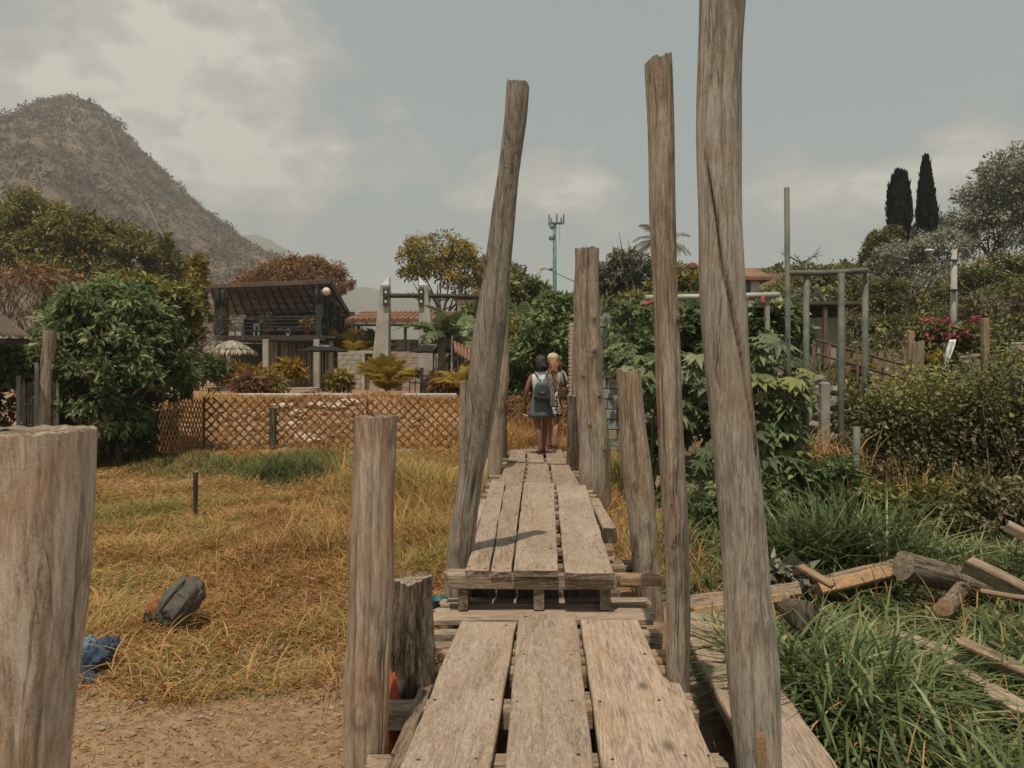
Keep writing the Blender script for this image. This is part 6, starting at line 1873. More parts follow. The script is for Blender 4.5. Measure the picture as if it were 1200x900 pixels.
def hedge_stalks():
    n = 500
    x, y = scatter(n, 3.3, 7.2, 7.9, 9.0, lambda x, y: (600 + x / y * 900 > 990) * (.4 + .6 * (patch(x, y, 2.0, 85) > -.1)))
    h = rng.uniform(.4, 1.25, n)
    me = blades_mesh('dry_hedge_stalks', np.stack([x, y, gz(x, y) - .03], -1), h, rng.uniform(0, 6.28, n), rng.uniform(.05, .6, n), rng.uniform(.006, .014, n), np.clip(rng.normal(.36, .15, n), 0, .7), 4)
    tag(mobj('dry_hedge_stalks', me, G_STRAW), kind='stuff')


hedge_stalks()


def slope_cover():
    n = 16000
    x, y = scatter(n, 4, 24, 12.8, 40, lambda x, y: ((x / y) > .36) * ((x / y) < .85) * (.45 + .55 * (patch(x, y, .9, 81) > -.2)) * np.clip(14 / y, 0, 1))
    h = rng.uniform(.12, .5, n)
    me = blades_mesh('slope_grass', np.stack([x, y, gz(x, y) - .03], -1), h, rng.uniform(0, 6.28, n), rng.uniform(.4, 1.3, n), rng.uniform(.03, .07, n), np.clip(.45 + .3 * patch(x, y, .8, 82) + rng.normal(0, .18, n), 0, 1), 2)
    tag(mobj('slope_grass', me, G_WEED), kind='stuff')


slope_cover()

for px, Y, lob, n, m_, lab in ((985, 23, [(955, 400, 26, 22), (990, 395, 30, 24), (1030, 398, 34, 22), (1065, 392, 26, 20)], 6800, G_MIX, 'dark tangle of brush behind the brown shed and the rusty handrail'),
                           (1100, 32, [(1040, 352, 34, 20), (1090, 350, 40, 22), (1140, 340, 40, 24), (1010, 362, 26, 16)], 7500, G_GREY, 'silver-green thicket filling the slope under the pale silvery tree'),
                           (1190, 26, [(1180, 362, 44, 24), (1230, 350, 44, 34), (1140, 372, 30, 20)], 6500, G_MIX, 'dense green thicket on the slope behind the street lamp at the right edge')):
    b = tuple(gpoint(px, Y))
    plant('slope_brush', lab, 'brush', b, px_lobes(b, Y, lob), n, .17, m_, dict(top=(0, 0, 1.0), spread=(.9, .6, .4), n=6, r=.04, name='stem'), clumps=n // 28, clump_r=.25)

# bougainvillea
b = gpoint(1105, 17)
o = plant('bougainvillea', 'bougainvillea shrub with magenta flowers behind the wooden stakes', 'shrub', b, px_lobes(b, 17, [(1100, 400, 26, 20), (1140, 405, 22, 20), (1120, 415, 40, 18)]), 2600, .16, G_MIX, dict(top=(0, 0, .9), spread=(.8, .5, .3), n=6, r=.04, name='stem'), clumps=110, clump_r=.26)
tag(mobj('flowers', crown_mesh('flowers', px_lobes(b, 16.8, [(1096, 380, 18, 7), (1138, 379, 14, 7), (1085, 392, 20, 7), (1150, 405, 10, 16), (1115, 395, 26, 9)]), 420, .075, .7, 40, .26, fill=.2), G_FLOWER, o), kind='stuff')
b = gpoint(1012, 14.5)
plant('yellow_shrub', 'small dry yellow shrub beside the rusty handrail', 'shrub', b, px_lobes(b, 14.5, [(1012, 432, 9, 10), (1008, 445, 7, 8)]), 420, .11, G_CROT, dict(top=(0, 0, .5), spread=(.15, .15, .2), n=4, r=.015, name='stem'), clumps=30, clump_r=.35, tone_bias=-.1)
b = gpoint(1080, 12)
plant('yellow_shrub', 'yellow flowering shrub under the white cloth at right', 'shrub', b, px_lobes(b, 12, [(1098, 425, 16, 8), (1080, 432, 12, 8)]), 500, .10, G_YEL, dict(top=(0, 0, .9), spread=(.2, .15, .2), n=4, r=.015, name='stem'), clumps=30, clump_r=.35)


# bare twiggy bush at far left
def twigs(label, px0, px1, py0, py1, Y, n, seed, mat, name='bare_shrub'):
    r = random.Random(seed); b = tg((px0 + px1) / 2, Y)
    o = thing(name, label, 'shrub', b)
    mb = MB()
    for k in range(n):
        px = r.uniform(px0, px1); e = P(px + r.uniform(-14, 14), r.uniform(py0, (py0 + py1) / 2), Y + r.uniform(-.6, .6)); s = P(px, py1 + 20, Y + r.uniform(-.4, .4))
        m = s.lerp(e, .5) + Vector((r.uniform(-.35, .35), r.uniform(-.2, .2), r.uniform(-.1, .3)))
        e2 = e + Vector((r.uniform(-.5, .5), 0, -r.uniform(.1, .5)))
        mb.tube([s, s.lerp(m, .6), m, e, e2], [.02, .016, .013, .009, .004], 5)
        for q_ in range(2):
            f = m.lerp(e, r.random()); mb.tube([f, f + Vector((r.uniform(-.4, .4), r.uniform(-.2, .2), r.uniform(-.1, .4)))], [.008, .003], 4)
    zmin = min(v.z for v in mb.v)
    mb.build('branch', mat, o)
    MB().tube([(b[0], Y, b[2] - .1), (b[0], Y, zmin + .6)], [.09, .05], 7).build('trunk', M_BARK, o)
    mobj('crown', crown_mesh('crown', px_lobes(b, Y, [((px0 + px1) / 2, py0 + 10, (px1 - px0) / 2, 14), (px0 + 10, (py0 + py1) / 2, 20, 22)]), 700, .16, .45, 60, .25), G_BROWN, o)


twigs('bare reddish-brown twiggy shrub at far left under the mango tree', -40, 90, 318, 372, 19, 90, 5, G_TWIG)
# ------------------------------------------------------------ far left corner
ts = thing('tin_roof', 'dark corrugated tin roof corner at the far left edge', 'roof', (P(-40, 390, 13).x, 13, gzf(-8, 13)))
a, b, c, d = P(-130, 393, 12.4), P(36, 394, 12.4), P(-130, 366, 14.6), P(6, 369, 14.6)
vs, fs = [], []
n = 66
for k in range(n + 1):
    f = k / n
    off = Vector((0, 0, .022 * math.sin(k * math.pi / 1.5)))
    vs += [a.lerp(b, f) + off, c.lerp(d, f) + off]
fs = [(2 * k, 2 * k + 2, 2 * k + 3, 2 * k + 1) for k in range(n)]
o = MB().add(vs, fs).build('sheet', M_TIN, ts, True); md = o.modifiers.new('thickness', 'SOLIDIFY'); md.thickness = .01
MB().tube([a - Vector((0, -.1, .08)), b - Vector((0.1, -.1, .08))], .045, 6).build('beam', M_WOODDK, ts)
MB().cbox((P(-20, 400, 12.8).x, 12.8, 1.4), (.12, .12, 2.6), .01).build('post', M_WOODDK, ts)
post('old_post', 'thick old grey post beside the reed gate at far left', [(59, 388, 15), (54, 430, 14), (50, 510, 14)], 13.2, W_POST, 41, 28, 30, group=None, rough=.04)
pp = MB().tube([P(43, 425, 13.1), (P(43, 425, 13.1).x, 13.1, gzf(-8, 13))], .035, 8).build('steel_pipe', plain('grey_pipe', (.20, .215, .20), .6, .15, 6)); tag(pp, 'thin grey steel pipe standing left of the thick old post', 'pipe')
pp = MB().tube([P(22, 440, 13.1), (P(22, 440, 13.1).x, 13.1, gzf(-8, 13))], .035, 8).build('steel_pipe', bpy.data.materials['grey_pipe']); tag(pp, 'thin grey steel pipe in the vines, leftmost of the two by the reed gate', 'pipe')
rg = thing('reed_gate', 'pale reed mat panel hanging between posts at far left', 'gate', (P(48, 460, 13.3).x, 13.3, gzf(-8, 13)))
k = 0; x = P(26, 0, 13.3).x
while x < P(70, 0, 13.3).x:
    z1 = P(0, 448 + random.uniform(-3, 3), 13.3).z
    MB().tube([(x, 13.3, gzf(x, 13.3) - .02), (x + random.uniform(-.01, .01), 13.3, z1)], .012, 5).build('reed', M_BAMBOO, rg)
    x += random.uniform(.026, .034)
for z in (.75, 1.2, 1.6):
    MB().tube([(P(24, 0, 13.3).x, 13.27, z), (P(72, 0, 13.3).x, 13.27, z)], .012, 5).build('cross_reed', M_BAMBOO, rg)
b = gpoint(10, 13.8)
plant('creeper', 'dark green vine hanging under the tin roof at far left', 'creeper', b, px_lobes(b, 13.8, [(5, 440, 30, 34), (-40, 450, 40, 50), (20, 425, 26, 20), (0, 485, 30, 30), (45, 425, 16, 16)]), 3600, .17, G_DARK, dict(top=(0, 0, 1.3), spread=(.6, .3, .4), n=5, r=.03, name='stem'), clumps=130, clump_r=.26, aspect=.5, tone_bias=.05)

# ------------------------------------------------------------ green pipe frame at right
M_GPIPE = plain('weathered_green_paint', (.115, .13, .105), .65, .2, 5, .3, dirt=(.20, .165, .12))
pf = thing('pipe_gate', 'weathered green pipe frame of four uprights and a top bar with one taller pole', 'pipe frame', tuple(gpoint(970, 9.0)))


def upright(px_t, py_t, px_b, py_b, Y, r):
    a = P(px_t, py_t, Y); b = P(px_b, py_b, Y); b.z = gzf(b.x, b.y) - .05
    m = a.lerp(b, .5)
    MB().tube([b, m, a], r, 10).build('pole', M_GPIPE, pf, True)


upright(922, 220, 925, 640, 9.0, .033); upright(945, 320, 944, 640, 9.05, .036); upright(986, 320, 985, 640, 8.95, .038); upright(1014, 316, 1013, 640, 9.3, .037)
MB().tube([P(924, 320, 9.0), P(970, 320, 9.05), P(1016, 317, 9.25)], .034, 10).build('top_bar', M_GPIPE, pf, True)
o = MB().tube([P(1004, 500, 8.6), P(1003, 560, 8.6), Vector((xw(1002, 8.6), 8.6, gzf(xw(1002, 8.6), 8.6) - .05))], .04, 10).build('steel_pipe', M_GPIPE, None, True)
tag(o, 'old pipe post standing in front of the left end of the hedge', 'pipe')
o = MB().tube([P(1006, 613, 8.4), P(1050, 620, 8.3), P(1086, 627, 8.2)], .032, 8).build('steel_pipe', M_GPIPE, None, True)
tag(o, 'grey pipe lying level in front of the lower hedge', 'pipe')

# dry stone retaining wall behind the frame
sw = thing('stone_wall', 'rough low stone retaining wall behind the green pipe frame', 'wall', tuple(gpoint(975, 12.6)))
M_WSTONE = plain('wall_stone', (.30, .26, .205), .95, .25, 3, .6, dirt=(.18, .155, .115))
wst = []
for k in range(6):
    me = MB().ball((0, 0, 0), (1, .9, .62), 9, 6, .45, 1.5, k + 20).mesh('stone'); me.materials.append(M_WSTONE); wst.append(me)
x0, x1 = xw(946, 12.6), xw(1056, 12.6)
zb = gzf((x0 + x1) / 2, 12.6) - .1
zt0, zt1 = P(0, 440, 12.6).z, P(0, 476, 12.6).z
for r_ in range(9):
    x = x0 + random.uniform(0, .1)
    while x < x1:
        s = random.uniform(.10, .17)
        z = zb + .1 + r_ * .19
        f = (x - x0) / (x1 - x0)
        if z < zt0 + (zt1 - zt0) * f:
            M = Matrix.Translation((x + s, 12.6 + random.uniform(-.05, .05), z)) @ Matrix.Rotation(random.uniform(-.25, .25), 4, 'Y') @ Matrix.Rotation(random.uniform(0, 6), 4, 'Z') @ Matrix.Diagonal((s, s * .9, s, 1))
            mobj('stone', wst[random.randrange(6)], None, sw, False, world_matrix(sw).inverted() @ M)
        x += s * 1.75
MB().box(((x0 + x1) / 2, 12.75, (zb + zt1) / 2), (x1 - x0, .16, zt1 - zb)).build('fill', M_MORTAR, sw)
o = MB().cbox((xw(966, 12.0), 12.0, (gzf(5, 12) + P(0, 448, 12).z) / 2 - .1), (.14, .14, P(0, 448, 12).z - gzf(5, 12) + .2), .015)
o = o.build('concrete_post', M_CONC2); tag(o, 'square pale concrete post in front of the stone wall', 'post')

# brown shed
sh = thing('shed', 'low brown shed with a flat roof and a cream door behind the pipe frame', 'shed', tuple(gpoint(970, 18)))
gz_s = P(0, 428, 18).z
MB().cbox((xw(966, 18.6), 19.2, P(0, 357, 18.6).z), (1.5, 2.0, .08), .01).build('roof', M_TIN, sh)
MB().box((xw(968, 18.6), 19.6, (gz_s + P(0, 358, 18.6).z) / 2), (1.5, .1, P(0, 358, 18).z - gz_s)).build('back_wall', M_INNER, sh)
MB().cbox((xw(985, 18), 18.6, (gz_s + P(0, 372, 18).z) / 2), (.62, .06, P(0, 368, 18).z - gz_s), .01).build('door', plain('cream_door', (.40, .335, .25), .85, .12, 2), sh)
MB().cbox((xw(965, 18), 18.7, (gz_s + P(0, 372, 18).z) / 2), (.32, .06, P(0, 368, 18).z - gz_s), .01).build('door', bpy.data.materials['cream_door'], sh)
for px in (975, 996, 945):
    MB().cbox((xw(px, 17.9), 18.3, (gz_s + P(0, 359, 18).z) / 2 - .1), (.09 if px != 996 else .14, .10, P(0, 359, 18).z - gz_s + .2), .01).build('post', plain('brown_post_paint', (.16, .105, .075), .85) if px == 975 else bpy.data.materials['brown_post_paint'], sh)
# rusty handrail
M_RUSTY = plain('rusty_rail', (.105, .062, .048), .8, .25, 6)
hr = thing('handrail', 'rusty two-bar handrail sloping down behind the pipe frame', 'handrail', tuple(gpoint(1010, 14)))
for (pa, pb) in (((948, 396), (1066, 430)), ((948, 412), (1066, 446))):
    MB().tube([P(*pa, 14.4), P((pa[0] + pb[0]) / 2, (pa[1] + pb[1]) / 2, 14.2), P(*pb, 14)], .024, 7).build('rail', M_RUSTY, hr, True)
for px, py in ((954, 398), (972, 403), (1005, 412), (1034, 421), (1052, 426)):
    a = P(px, py, 14.2); MB().tube([(a.x, a.y, gzf(a.x, a.y) - .05), a], .024, 7).build('baluster', M_RUSTY, hr, True)
# stakes, stumps and cloth behind the hedge
W_STAKE = wood('new_stake', (.50, .36, .235), (.40, .27, .165), (.26, .165, .095), 'Z', 50, 12, None, 0, .2)
for px, py, wd, Y, lab in ((1067, 388, 6.5, 11.2, 'thin new wooden stake beside the grey stump, left of the two stakes'), (1154.5, 373, 7, 10.8, 'taller new wooden stake right of the magenta flowers')):
    a = P(px, py, Y); zb = gzf(a.x, Y) - .1
    o = thing('wooden_stake', lab, 'stake', (a.x, Y, zb), 0, 'new wooden stakes behind the hedge')
    w_ = wd / 900 * Y
    mobj('shaft', MB().cbox((0, 0, (a.z - zb) / 2), (w_, w_, a.z - zb), .006).mesh('shaft'), W_STAKE, o)
post('wooden_stump', 'grey stump post next to the left new stake behind the hedge', [(1076, 401, 14), (1075, 450, 14)], 11.0, W_POST, 51, 28, 30, group=None, rough=.05)
post('wooden_stump', 'short leaning grey stump behind the hedge under the magenta flowers', [(1136, 417, 21), (1140, 452, 23)], 10.8, W_POST, 52, 28, 30, group=None, rough=.04, top_tilt=.2)
post('thin_post', 'thin dark post that holds up the white cloth', [(1108, 402, 6), (1106, 450, 7)], 11.6, W_DARK, 53, 28, 30, group=None)
n, m = 5, 12; vs = []
for i in range(m + 1):
    f = i / m
    for k in range(n + 1):
        p = P(1116 - 10 * f ** 1.3 + (k / n - .5) * (7 - 2 * f), 398 + 34 * f, 11.45)
        vs.append(p + Vector((0, .03 * math.sin(k * 2 + f * 5), 0)))
o = MB().add(vs, [(i * (n + 1) + k, i * (n + 1) + k + 1, (i + 1) * (n + 1) + k + 1, (i + 1) * (n + 1) + k) for i in range(m) for k in range(n)]).build('cloth_strip', M_PALE, None, True)
md = o.modifiers.new('thickness', 'SOLIDIFY'); md.thickness = .008
tag(o, 'white cloth strip hanging below the magenta flowers', 'cloth')
o = MB().tube([P(1093, 429, 11.3), P(1128, 441, 11.0)], .022, 7).build('cane', M_BAMBOO, None, True); tag(o, 'pale cane lying across the hedge top before the stump', 'cane')
o = MB().tube([P(1176, 415, 11) + Vector((.11 * math.cos(a) * (1 + .3 * math.sin(2.3 * a)), .1 * math.sin(a * .7), -.05 + .16 * math.sin(a * 1.13))) for a in np.linspace(0, 14, 60)], .006, 5).build('wire_coil', plain('grey_wire', (.28, .26, .22), .7), None, True); tag(o, 'tangled pale vine coil above the hedge at far right', 'vine')
wr = thing('wall_right', 'low reddish brown wall showing above the hedge at the right edge', 'wall', tuple(gpoint(1190, 13)))
wr.name = 'low_wall'
MB().cbox((xw(1215, 13), 13, P(0, 422, 13).z - .5), (.8, .2, 1.6), .02).build('wall', M_PINK, wr)

# street lamp and wire
lamp = thing('street_lamp', 'concrete lamp pole with a small white lamp head on the right hillside', 'street lamp', tuple(gpoint(1117, 20)))
a = P(1118, 293, 20); bz = P(0, 384, 20).z
MB().tube([(a.x - .02, 20, gzf(a.x, 20) - .1), (a.x - .01, 20, bz), (a.x, 20, a.z)], [.10, .085, .07], 10).build('pole', M_CONC2, lamp, True)
MB().tube([P(1117, 298, 20), P(1105, 294, 19.9), P(1094, 293.5, 19.8)], .018, 6).build('arm', M_STEEL, lamp, True)
MB().ball(P(1089, 293.5, 19.8), (.13, .08, .035), 12, 8).build('lamp_head', M_PALE, lamp, True)
MB().cbox(P(1117, 305, 19.92), (.26, .06, .05), .01).build('bracket', M_STEEL, lamp)
MB().cbox(P(1118, 340, 19.9), (.15, .15, .05), .01).build('band', M_STEEL, lamp)
w1 = [P(1118 + 100 * f, 340 + 17 * f + 10 * f * (1 - f), 20 - 4 * f) for f in np.linspace(0, 1.3, 14)]
o = MB().tube(w1, .012, 5).build('power_line', M_STEEL, None, True); tag(o, 'sagging wire from the street lamp toward the right edge', 'wire')
w1 = [P(1110 - 100 * f, 372 - 6 * f + 14 * f * (1 - f), 20 - 2 * f) for f in np.linspace(0, 1, 12)]
o = MB().tube(w1, .010, 5).build('power_line', M_STEEL, None, True); tag(o, 'thin wire sagging across the dark thicket behind the rusty handrail', 'wire')

# white pipe, drying cloths, white house with red roof
M_WPIPE = plain('white_pipe_paint', (.44, .42, .38), .6, .1, 4)
wp_ = thing('pipe_rail', 'long level white pipe on short posts above the creepers', 'pipe rail', tuple(gpoint(850, 12)))
MB().tube([P(757, 349, 12), P(840, 347.5, 12), P(913, 345.5, 12)], .045, 8).build('rail', M_WPIPE, wp_, True)
for px in (780, 899):
    p = P(px, 347, 12.05); MB().cbox((p.x, p.y, (p.z + gzf(p.x, 12)) / 2), (.07, .07, p.z - gzf(p.x, 12)), .01).build('post', M_CONC2, wp_)
MB().tube([P(865, 361, 12.2), P(912, 359, 12.2)], .014, 6).build('wire', M_STEEL, wp_, True)
M_RED = plain('coral_cloth', (.36, .12, .085), .85, .2, 6, .3)
o = soft('cloth', P(894, 352, 11.95), (.035, .025, .075), M_RED, None, .3, 2.5, 21, None, fold=.4); tag(o, 'coral red cloth hanging on the right end of the white pipe', 'cloth')
o = soft('cloth', P(762, 354, 12.0), (.15, .04, .035), M_RED, None, .3, 2.5, 22, Matrix.Rotation(R(-20), 3, 'Y'), fold=.4); tag(o, 'coral red cloth draped left of the tall upright post', 'cloth')
o = soft('cloth', P(873, 349.5, 11.95), (.06, .03, .03), M_RED, None, .3, 2.5, 23, None, fold=.4); tag(o, 'small coral rag on the white pipe right of the tallest post', 'cloth')
hs_ = thing('white_house', 'white house with a low red tiled roof and a blue window', 'house', tuple(gpoint(870, 34)))
Y = 34; zt = P(0, 323, Y).z; zb = gzf(xw(870, Y), Y)
xl, xr = xw(806, Y), xw(890, Y)
MB().cbox(((xl + xr) / 2, Y + 2, (zt + zb) / 2), (xr - xl, 4, zt - zb), .02).build('wall', M_PALE, hs_)
e0, e1 = P(800, 324, Y - .6), P(905, 324, Y - .6)
r0, r1 = P(815, 314.5, Y + 2), P(885, 314.5, Y + 2)
vs = [e0, e1, Vector((e1.x, Y + 4.6, e1.z)), Vector((e0.x, Y + 4.6, e0.z)), r0, r1]
vs2 = [v - Vector((0, 0, .14)) for v in vs]
MB().add(vs + vs2, [(0, 1, 5, 4), (1, 2, 5), (2, 3, 4, 5), (3, 0, 4), (6, 9, 8, 7), (0, 6, 7, 1), (1, 7, 8, 2), (2, 8, 9, 3), (3, 9, 6, 0)]).build('roof', M_TILE, hs_)
wf = MB().cbox((xw(874.5, Y), Y - .03, P(0, 337, Y).z), (.36, .07, .52), .01).build('window', plain('blue_window_frame', (.13, .20, .27), .5), hs_)
MB().cbox((0 + xw(874.5, Y), Y - .08, P(0, 337, Y).z), (.24, .03, .40), .006).build('pane', plain('dark_window_glass', (.04, .05, .06), .15, .1, spec=.5), wf)
wf.name = 'window'
ds = thing('satellite_dish', 'small rusty red dish above the bushes left of the tallest post', 'dish', tuple(gpoint(811, 22)))
dm = MB().lathe((0, 0, 0), [(.13, 0), (.11, .03), (.03, .05)], 18); p = P(812, 312, 22)
dm.v = [Matrix.Rotation(R(70), 3, 'X') @ v + p for v in dm.v]; dm.build('dish', plain('rusty_red', (.17, .055, .04), .8), ds, True)
MB().tube([p + Vector((0, .03, 0)), (p.x - .05, 22, p.z - .3), (p.x - .05, 22, gzf(p.x, 22))], .02, 6).build('mast', M_STEEL, ds)

# ------------------------------------------------------------ block shed with flaking teal paint
M_TEALB = plain('flaked_teal_blocks', (.30, .335, .30), .95, .2, 3.5, .5, dirt=(.30, .265, .215))
M_TANB = plain('bare_tan_block', (.36, .30, .225), .95, .16, 3, .5)
Ys = 15
tb = thing('block_hut', 'small gabled block hut with flaking teal paint behind the posts', 'hut', tuple(gpoint(725, Ys)))
x0, x1 = xw(699, Ys), xw(764, Ys); zb = gzf(x0, Ys) - .1; ze = P(0, 374, Ys).z; zr = P(0, 353, Ys).z
MB().box(((x0 + x1) / 2, Ys + .7, (zb + ze) / 2 - .02), (x1 - x0 - .04, 1.3, ze - zb)).build('core', M_MORTAR, tb)
xm = xw(728, Ys)
MB().add([(x0, Ys + .03, ze - .03), (x1, Ys + .03, ze - .03), (xm, Ys + .03, zr - .03), (x0, Ys + 1.3, ze - .03), (x1, Ys + 1.3, ze - .03), (xm, Ys + 1.3, zr - .03)], [(0, 1, 2), (5, 4, 3), (0, 2, 5, 3), (1, 4, 5, 2), (0, 3, 4, 1)]).build('gable', M_TEALB, tb)
bh = .20; r_ = 0; z = zb; bc = {}
rr_ = random.Random(4)
while z < zr - .05:
    x = x0 - (.2 if r_ % 2 else 0)
    while x < x1:
        a, b_ = max(x, x0), min(x + .40, x1)
        zc = z + bh / 2
        lim = ze if True else 0
        top_here = ze + (zr - ze) * max(0, 1 - abs((a + b_) / 2 - xm) / ((x1 - x0) / 2 + .01))
        if b_ - a > .05 and z + bh < top_here + .05:
            key = (round(b_ - a, 2), rr_.random() < .32)
            if key not in bc:
                me = MB().cbox((0, 0, 0), (key[0] - .016, .10, bh - .016), .008).mesh('block'); me.materials.append(M_TANB if key[1] else M_TEALB); bc[key] = me
            mobj('block', bc[key], None, tb, False, world_matrix(tb).inverted() @ Matrix.Translation(((a + b_) / 2, Ys + rr_.uniform(-.006, .006), zc)))
        x += .40
    z += bh; r_ += 1
b = gpoint(745, 14.7)
plant('creeper', 'thin creeper spilling over the gable of the block hut', 'creeper', b, px_lobes(b, 14.7, [(745, 372, 20, 16), (722, 358, 20, 8), (752, 398, 14, 22), (720, 388, 5, 30)]), 1100, .11, G_DARK, dict(top=(0, 0, 2.2), spread=(.3, .2, .3), n=5, r=.015, name='stem'), clumps=60, clump_r=.3, aspect=.6, tone_bias=.08)

# slim brick pillar behind the knobbly post
bp_ = thing('brick_pillar', 'slim pale pink brick pillar just left of the knobbly split post', 'pillar', tuple(gpoint(671, 13.2)))
x0, x1 = xw(667, 13.2), xw(680, 13.2); zb = gzf(x0, 13.2); zt = P(0, 378, 13.2).z
MB().box(((x0 + x1) / 2, 13.3, (zb + zt) / 2), (x1 - x0 - .02, .18, zt - zb)).build('mortar', M_MORTAR, bp_)
M_BRICK = plain('pale_pink_brick', (.46, .33, .25), .95, .14, 5, .5)
me = MB().cbox((0, 0, 0), (x1 - x0, .20, .058), .006).mesh('brick'); me.materials.append(M_BRICK)
z = zb + .03
while z < zt:
    mobj('brick', me, None, bp_, False, world_matrix(bp_).inverted() @ Matrix.Translation(((x0 + x1) / 2 + random.uniform(-.004, .004), 13.3, z))); z += .07

# ------------------------------------------------------------ mobile mast, power pole
M_MAST = plain('teal_mast_paint', (.10, .20, .185), .6, .12, 2)
M_GREYM = plain('galvanised_steel', (.16, .17, .165), .6, .12, 3)
ct = thing('cell_mast', 'slender teal mobile phone mast with antennas at the top', 'mast', (xw(650, 110), 110, 1.4))
MB().tube([(xw(650, 110), 110, 1.3), P(650, 350, 110), P(650, 262, 110)], [.42, .32, .24], 12).build('pole', M_MAST, ct, True)
MB().cbox(P(651, 261.5, 110), (2.0, .9, .22), .03).build('platform', M_GREYM, ct)
for px, py, h_ in ((643.5, 258, 1.7), (646, 260, 1.1), (652.5, 256, 1.4), (657.5, 259, 1.0), (660.5, 257, 1.5)):
    MB().cbox(P(px, py, 109.6), (.22, .16, h_), .03).build('antenna', M_GREYM, ct)
MB().tube([P(644, 263, 109.7), P(660.5, 259.5, 109.7)], .09, 6).build('arm', M_GREYM, ct)
for px, py, r_ in ((647, 266, .38), (645.8, 279, .36)):
    p = P(px, py, 109.3); dm = MB().lathe((0, 0, 0), [(r_, 0), (r_, .15), (.1, .25)], 14); dm.v = [Matrix.Rotation(R(90), 3, 'X') @ v + p for v in dm.v]; dm.build('dish', M_GREYM, ct, True)
MB().tube([P(656, 263, 109.5), P(655.8, 282, 109.5)], .035, 5).build('cable', M_GREYM, ct)
up = thing('power_pole', 'slim concrete power pole with a curved arm left of the teal mast', 'power pole', (xw(632, 48), 48, 1.4))
MB().tube([(xw(632, 48), 48, 1.3), P(632, 308, 48)], [.13, .09], 8).build('pole', M_CONC2, up, True)
MB().tube([P(632, 318, 48), P(637, 315, 47.9), P(642, 315.5, 47.8), P(646, 317, 47.8)], .03, 6).build('arm', M_GREYM, up, True)
MB().tube([P(632, 316, 48), P(640, 313, 48)], .02, 5).build('brace', M_GREYM, up, True)
MB().ball(P(645.5, 315.5, 47.7), .12, 8, 6).build('insulator', M_GREYM, up, True)
o = MB().tube([P(646 + 40 * f, 317 + 18 * f + 3 * f * (1 - f), 47.8 - 20 * f) for f in np.linspace(0, 1, 10)], .022, 5).build('power_line', M_STEEL, None, True); tag(o, 'wire running from the curved arm of the power pole down to the right', 'wire')
# ------------------------------------------------------------ the two walkers
def skin_body(name, chains, mat, parent, sub=2):
    """chains: lists of ((x,y,z), radius) or ((x,y,z),(rx,ry)); a chain may start at an existing point (same coordinates)"""
    vs, es, rad, key = [], [], [], {}
    def vid(p, r):
        k = tuple(round(c, 4) for c in p)
        if k not in key:
            key[k] = len(vs); vs.append(p); rad.append(r)
        return key[k]
    for ch in chains:
        prev = None
        for p, r in ch:
            i = vid(p, r)
            if prev is not None and i != prev: es.append((prev, i))
            prev = i
    me = bpy.data.meshes.new(name); me.from_pydata(vs, es, [])
    o = bpy.data.objects.new(name, me); C.objects.link(o)
    o.modifiers.new('skin', 'SKIN'); s = o.modifiers.new('sub', 'SUBSURF'); s.levels = sub; s.render_levels = sub
    for i, d in enumerate(me.skin_vertices[0].data):
        d.radius = rad[i] if isinstance(rad[i], tuple) else (rad[i], rad[i]); d.use_root = (i == 0)
    dg = bpy.context.evaluated_depsgraph_get(); dg.update()
    m2 = bpy.data.meshes.new_from_object(o.evaluated_get(dg))
    bpy.data.objects.remove(o); bpy.data.meshes.remove(me)
    m2.name = name
    return mobj(name, m2, mat, parent, True)


def loft(rings, seg=24):
    """rings: (cx, cy, z, rx, ry)"""
    mb = MB(); vs = []; fs = []
    for cx, cy, z, rx, ry in rings:
        for k in range(seg):
            a = 2 * math.pi * k / seg; vs.append((cx + math.cos(a) * rx, cy + math.sin(a) * ry, z))
    for i in range(len(rings) - 1):
        for k in range(seg):
            k2 = (k + 1) % seg; fs.append((i * seg + k, i * seg + k2, (i + 1) * seg + k2, (i + 1) * seg + k))
    mb.add(vs, fs); return mb


def cloth_part(name, mb, mat, parent, th=.006):
    o = mobj(name, mb.mesh(name), mat, parent, True)
    md = o.modifiers.new('thickness', 'SOLIDIFY'); md.thickness = th; md.offset = 1
    return o


def hand(wrist, d, side, s=1.0, curl=.5):
    """five finger chains from a palm; d = direction of the hand, side = direction of the thumb"""
    d = Vector(d).normalized(); side = (Vector(side) - d * Vector(side).dot(d)).normalized(); n = d.cross(side)
    w = Vector(wrist); palm = w + d * .045 * s; chains = [[(tuple(w), .022 * s), (tuple(palm), (.034 * s, .017 * s))]]
    for k, L in enumerate((.068, .076, .070, .055)):
        b = palm + d * .035 * s + side * (.027 - .018 * k) * s
        m = b + d * L * .5 * s + n * curl * .012 * s; e = b + d * L * (1 - .25 * curl) * s + n * curl * .035 * s
        chains.append([(tuple(palm), (.034 * s, .017 * s)), (tuple(b), .0095 * s), (tuple(m), .0085 * s), (tuple(e), .007 * s)])
    tb = palm + side * .03 * s - d * .012 * s
    chains.append([(tuple(palm), (.034 * s, .017 * s)), (tuple(tb), .011 * s), (tuple(tb + side * .022 * s + d * .025 * s), .009 * s), (tuple(tb + side * .028 * s + d * .05 * s + n * .01), .008 * s)])
    return chains


def skin_mat(name, col):
    m, t = new_mat(name)
    co = t.n('ShaderNodeTexCoord').outputs['Object']
    c = t.ramp(t.noise(co, 14, 4), [(.3, tuple(x * .85 for x in col)), (.7, tuple(min(1, x * 1.12) for x in col))])
    b = principled(t, c, .5, spec=.35); b.inputs['Subsurface Weight'].default_value = .08; b.inputs['Subsurface Radius'].default_value = (.02, .008, .005)
    finish(t, b); return m


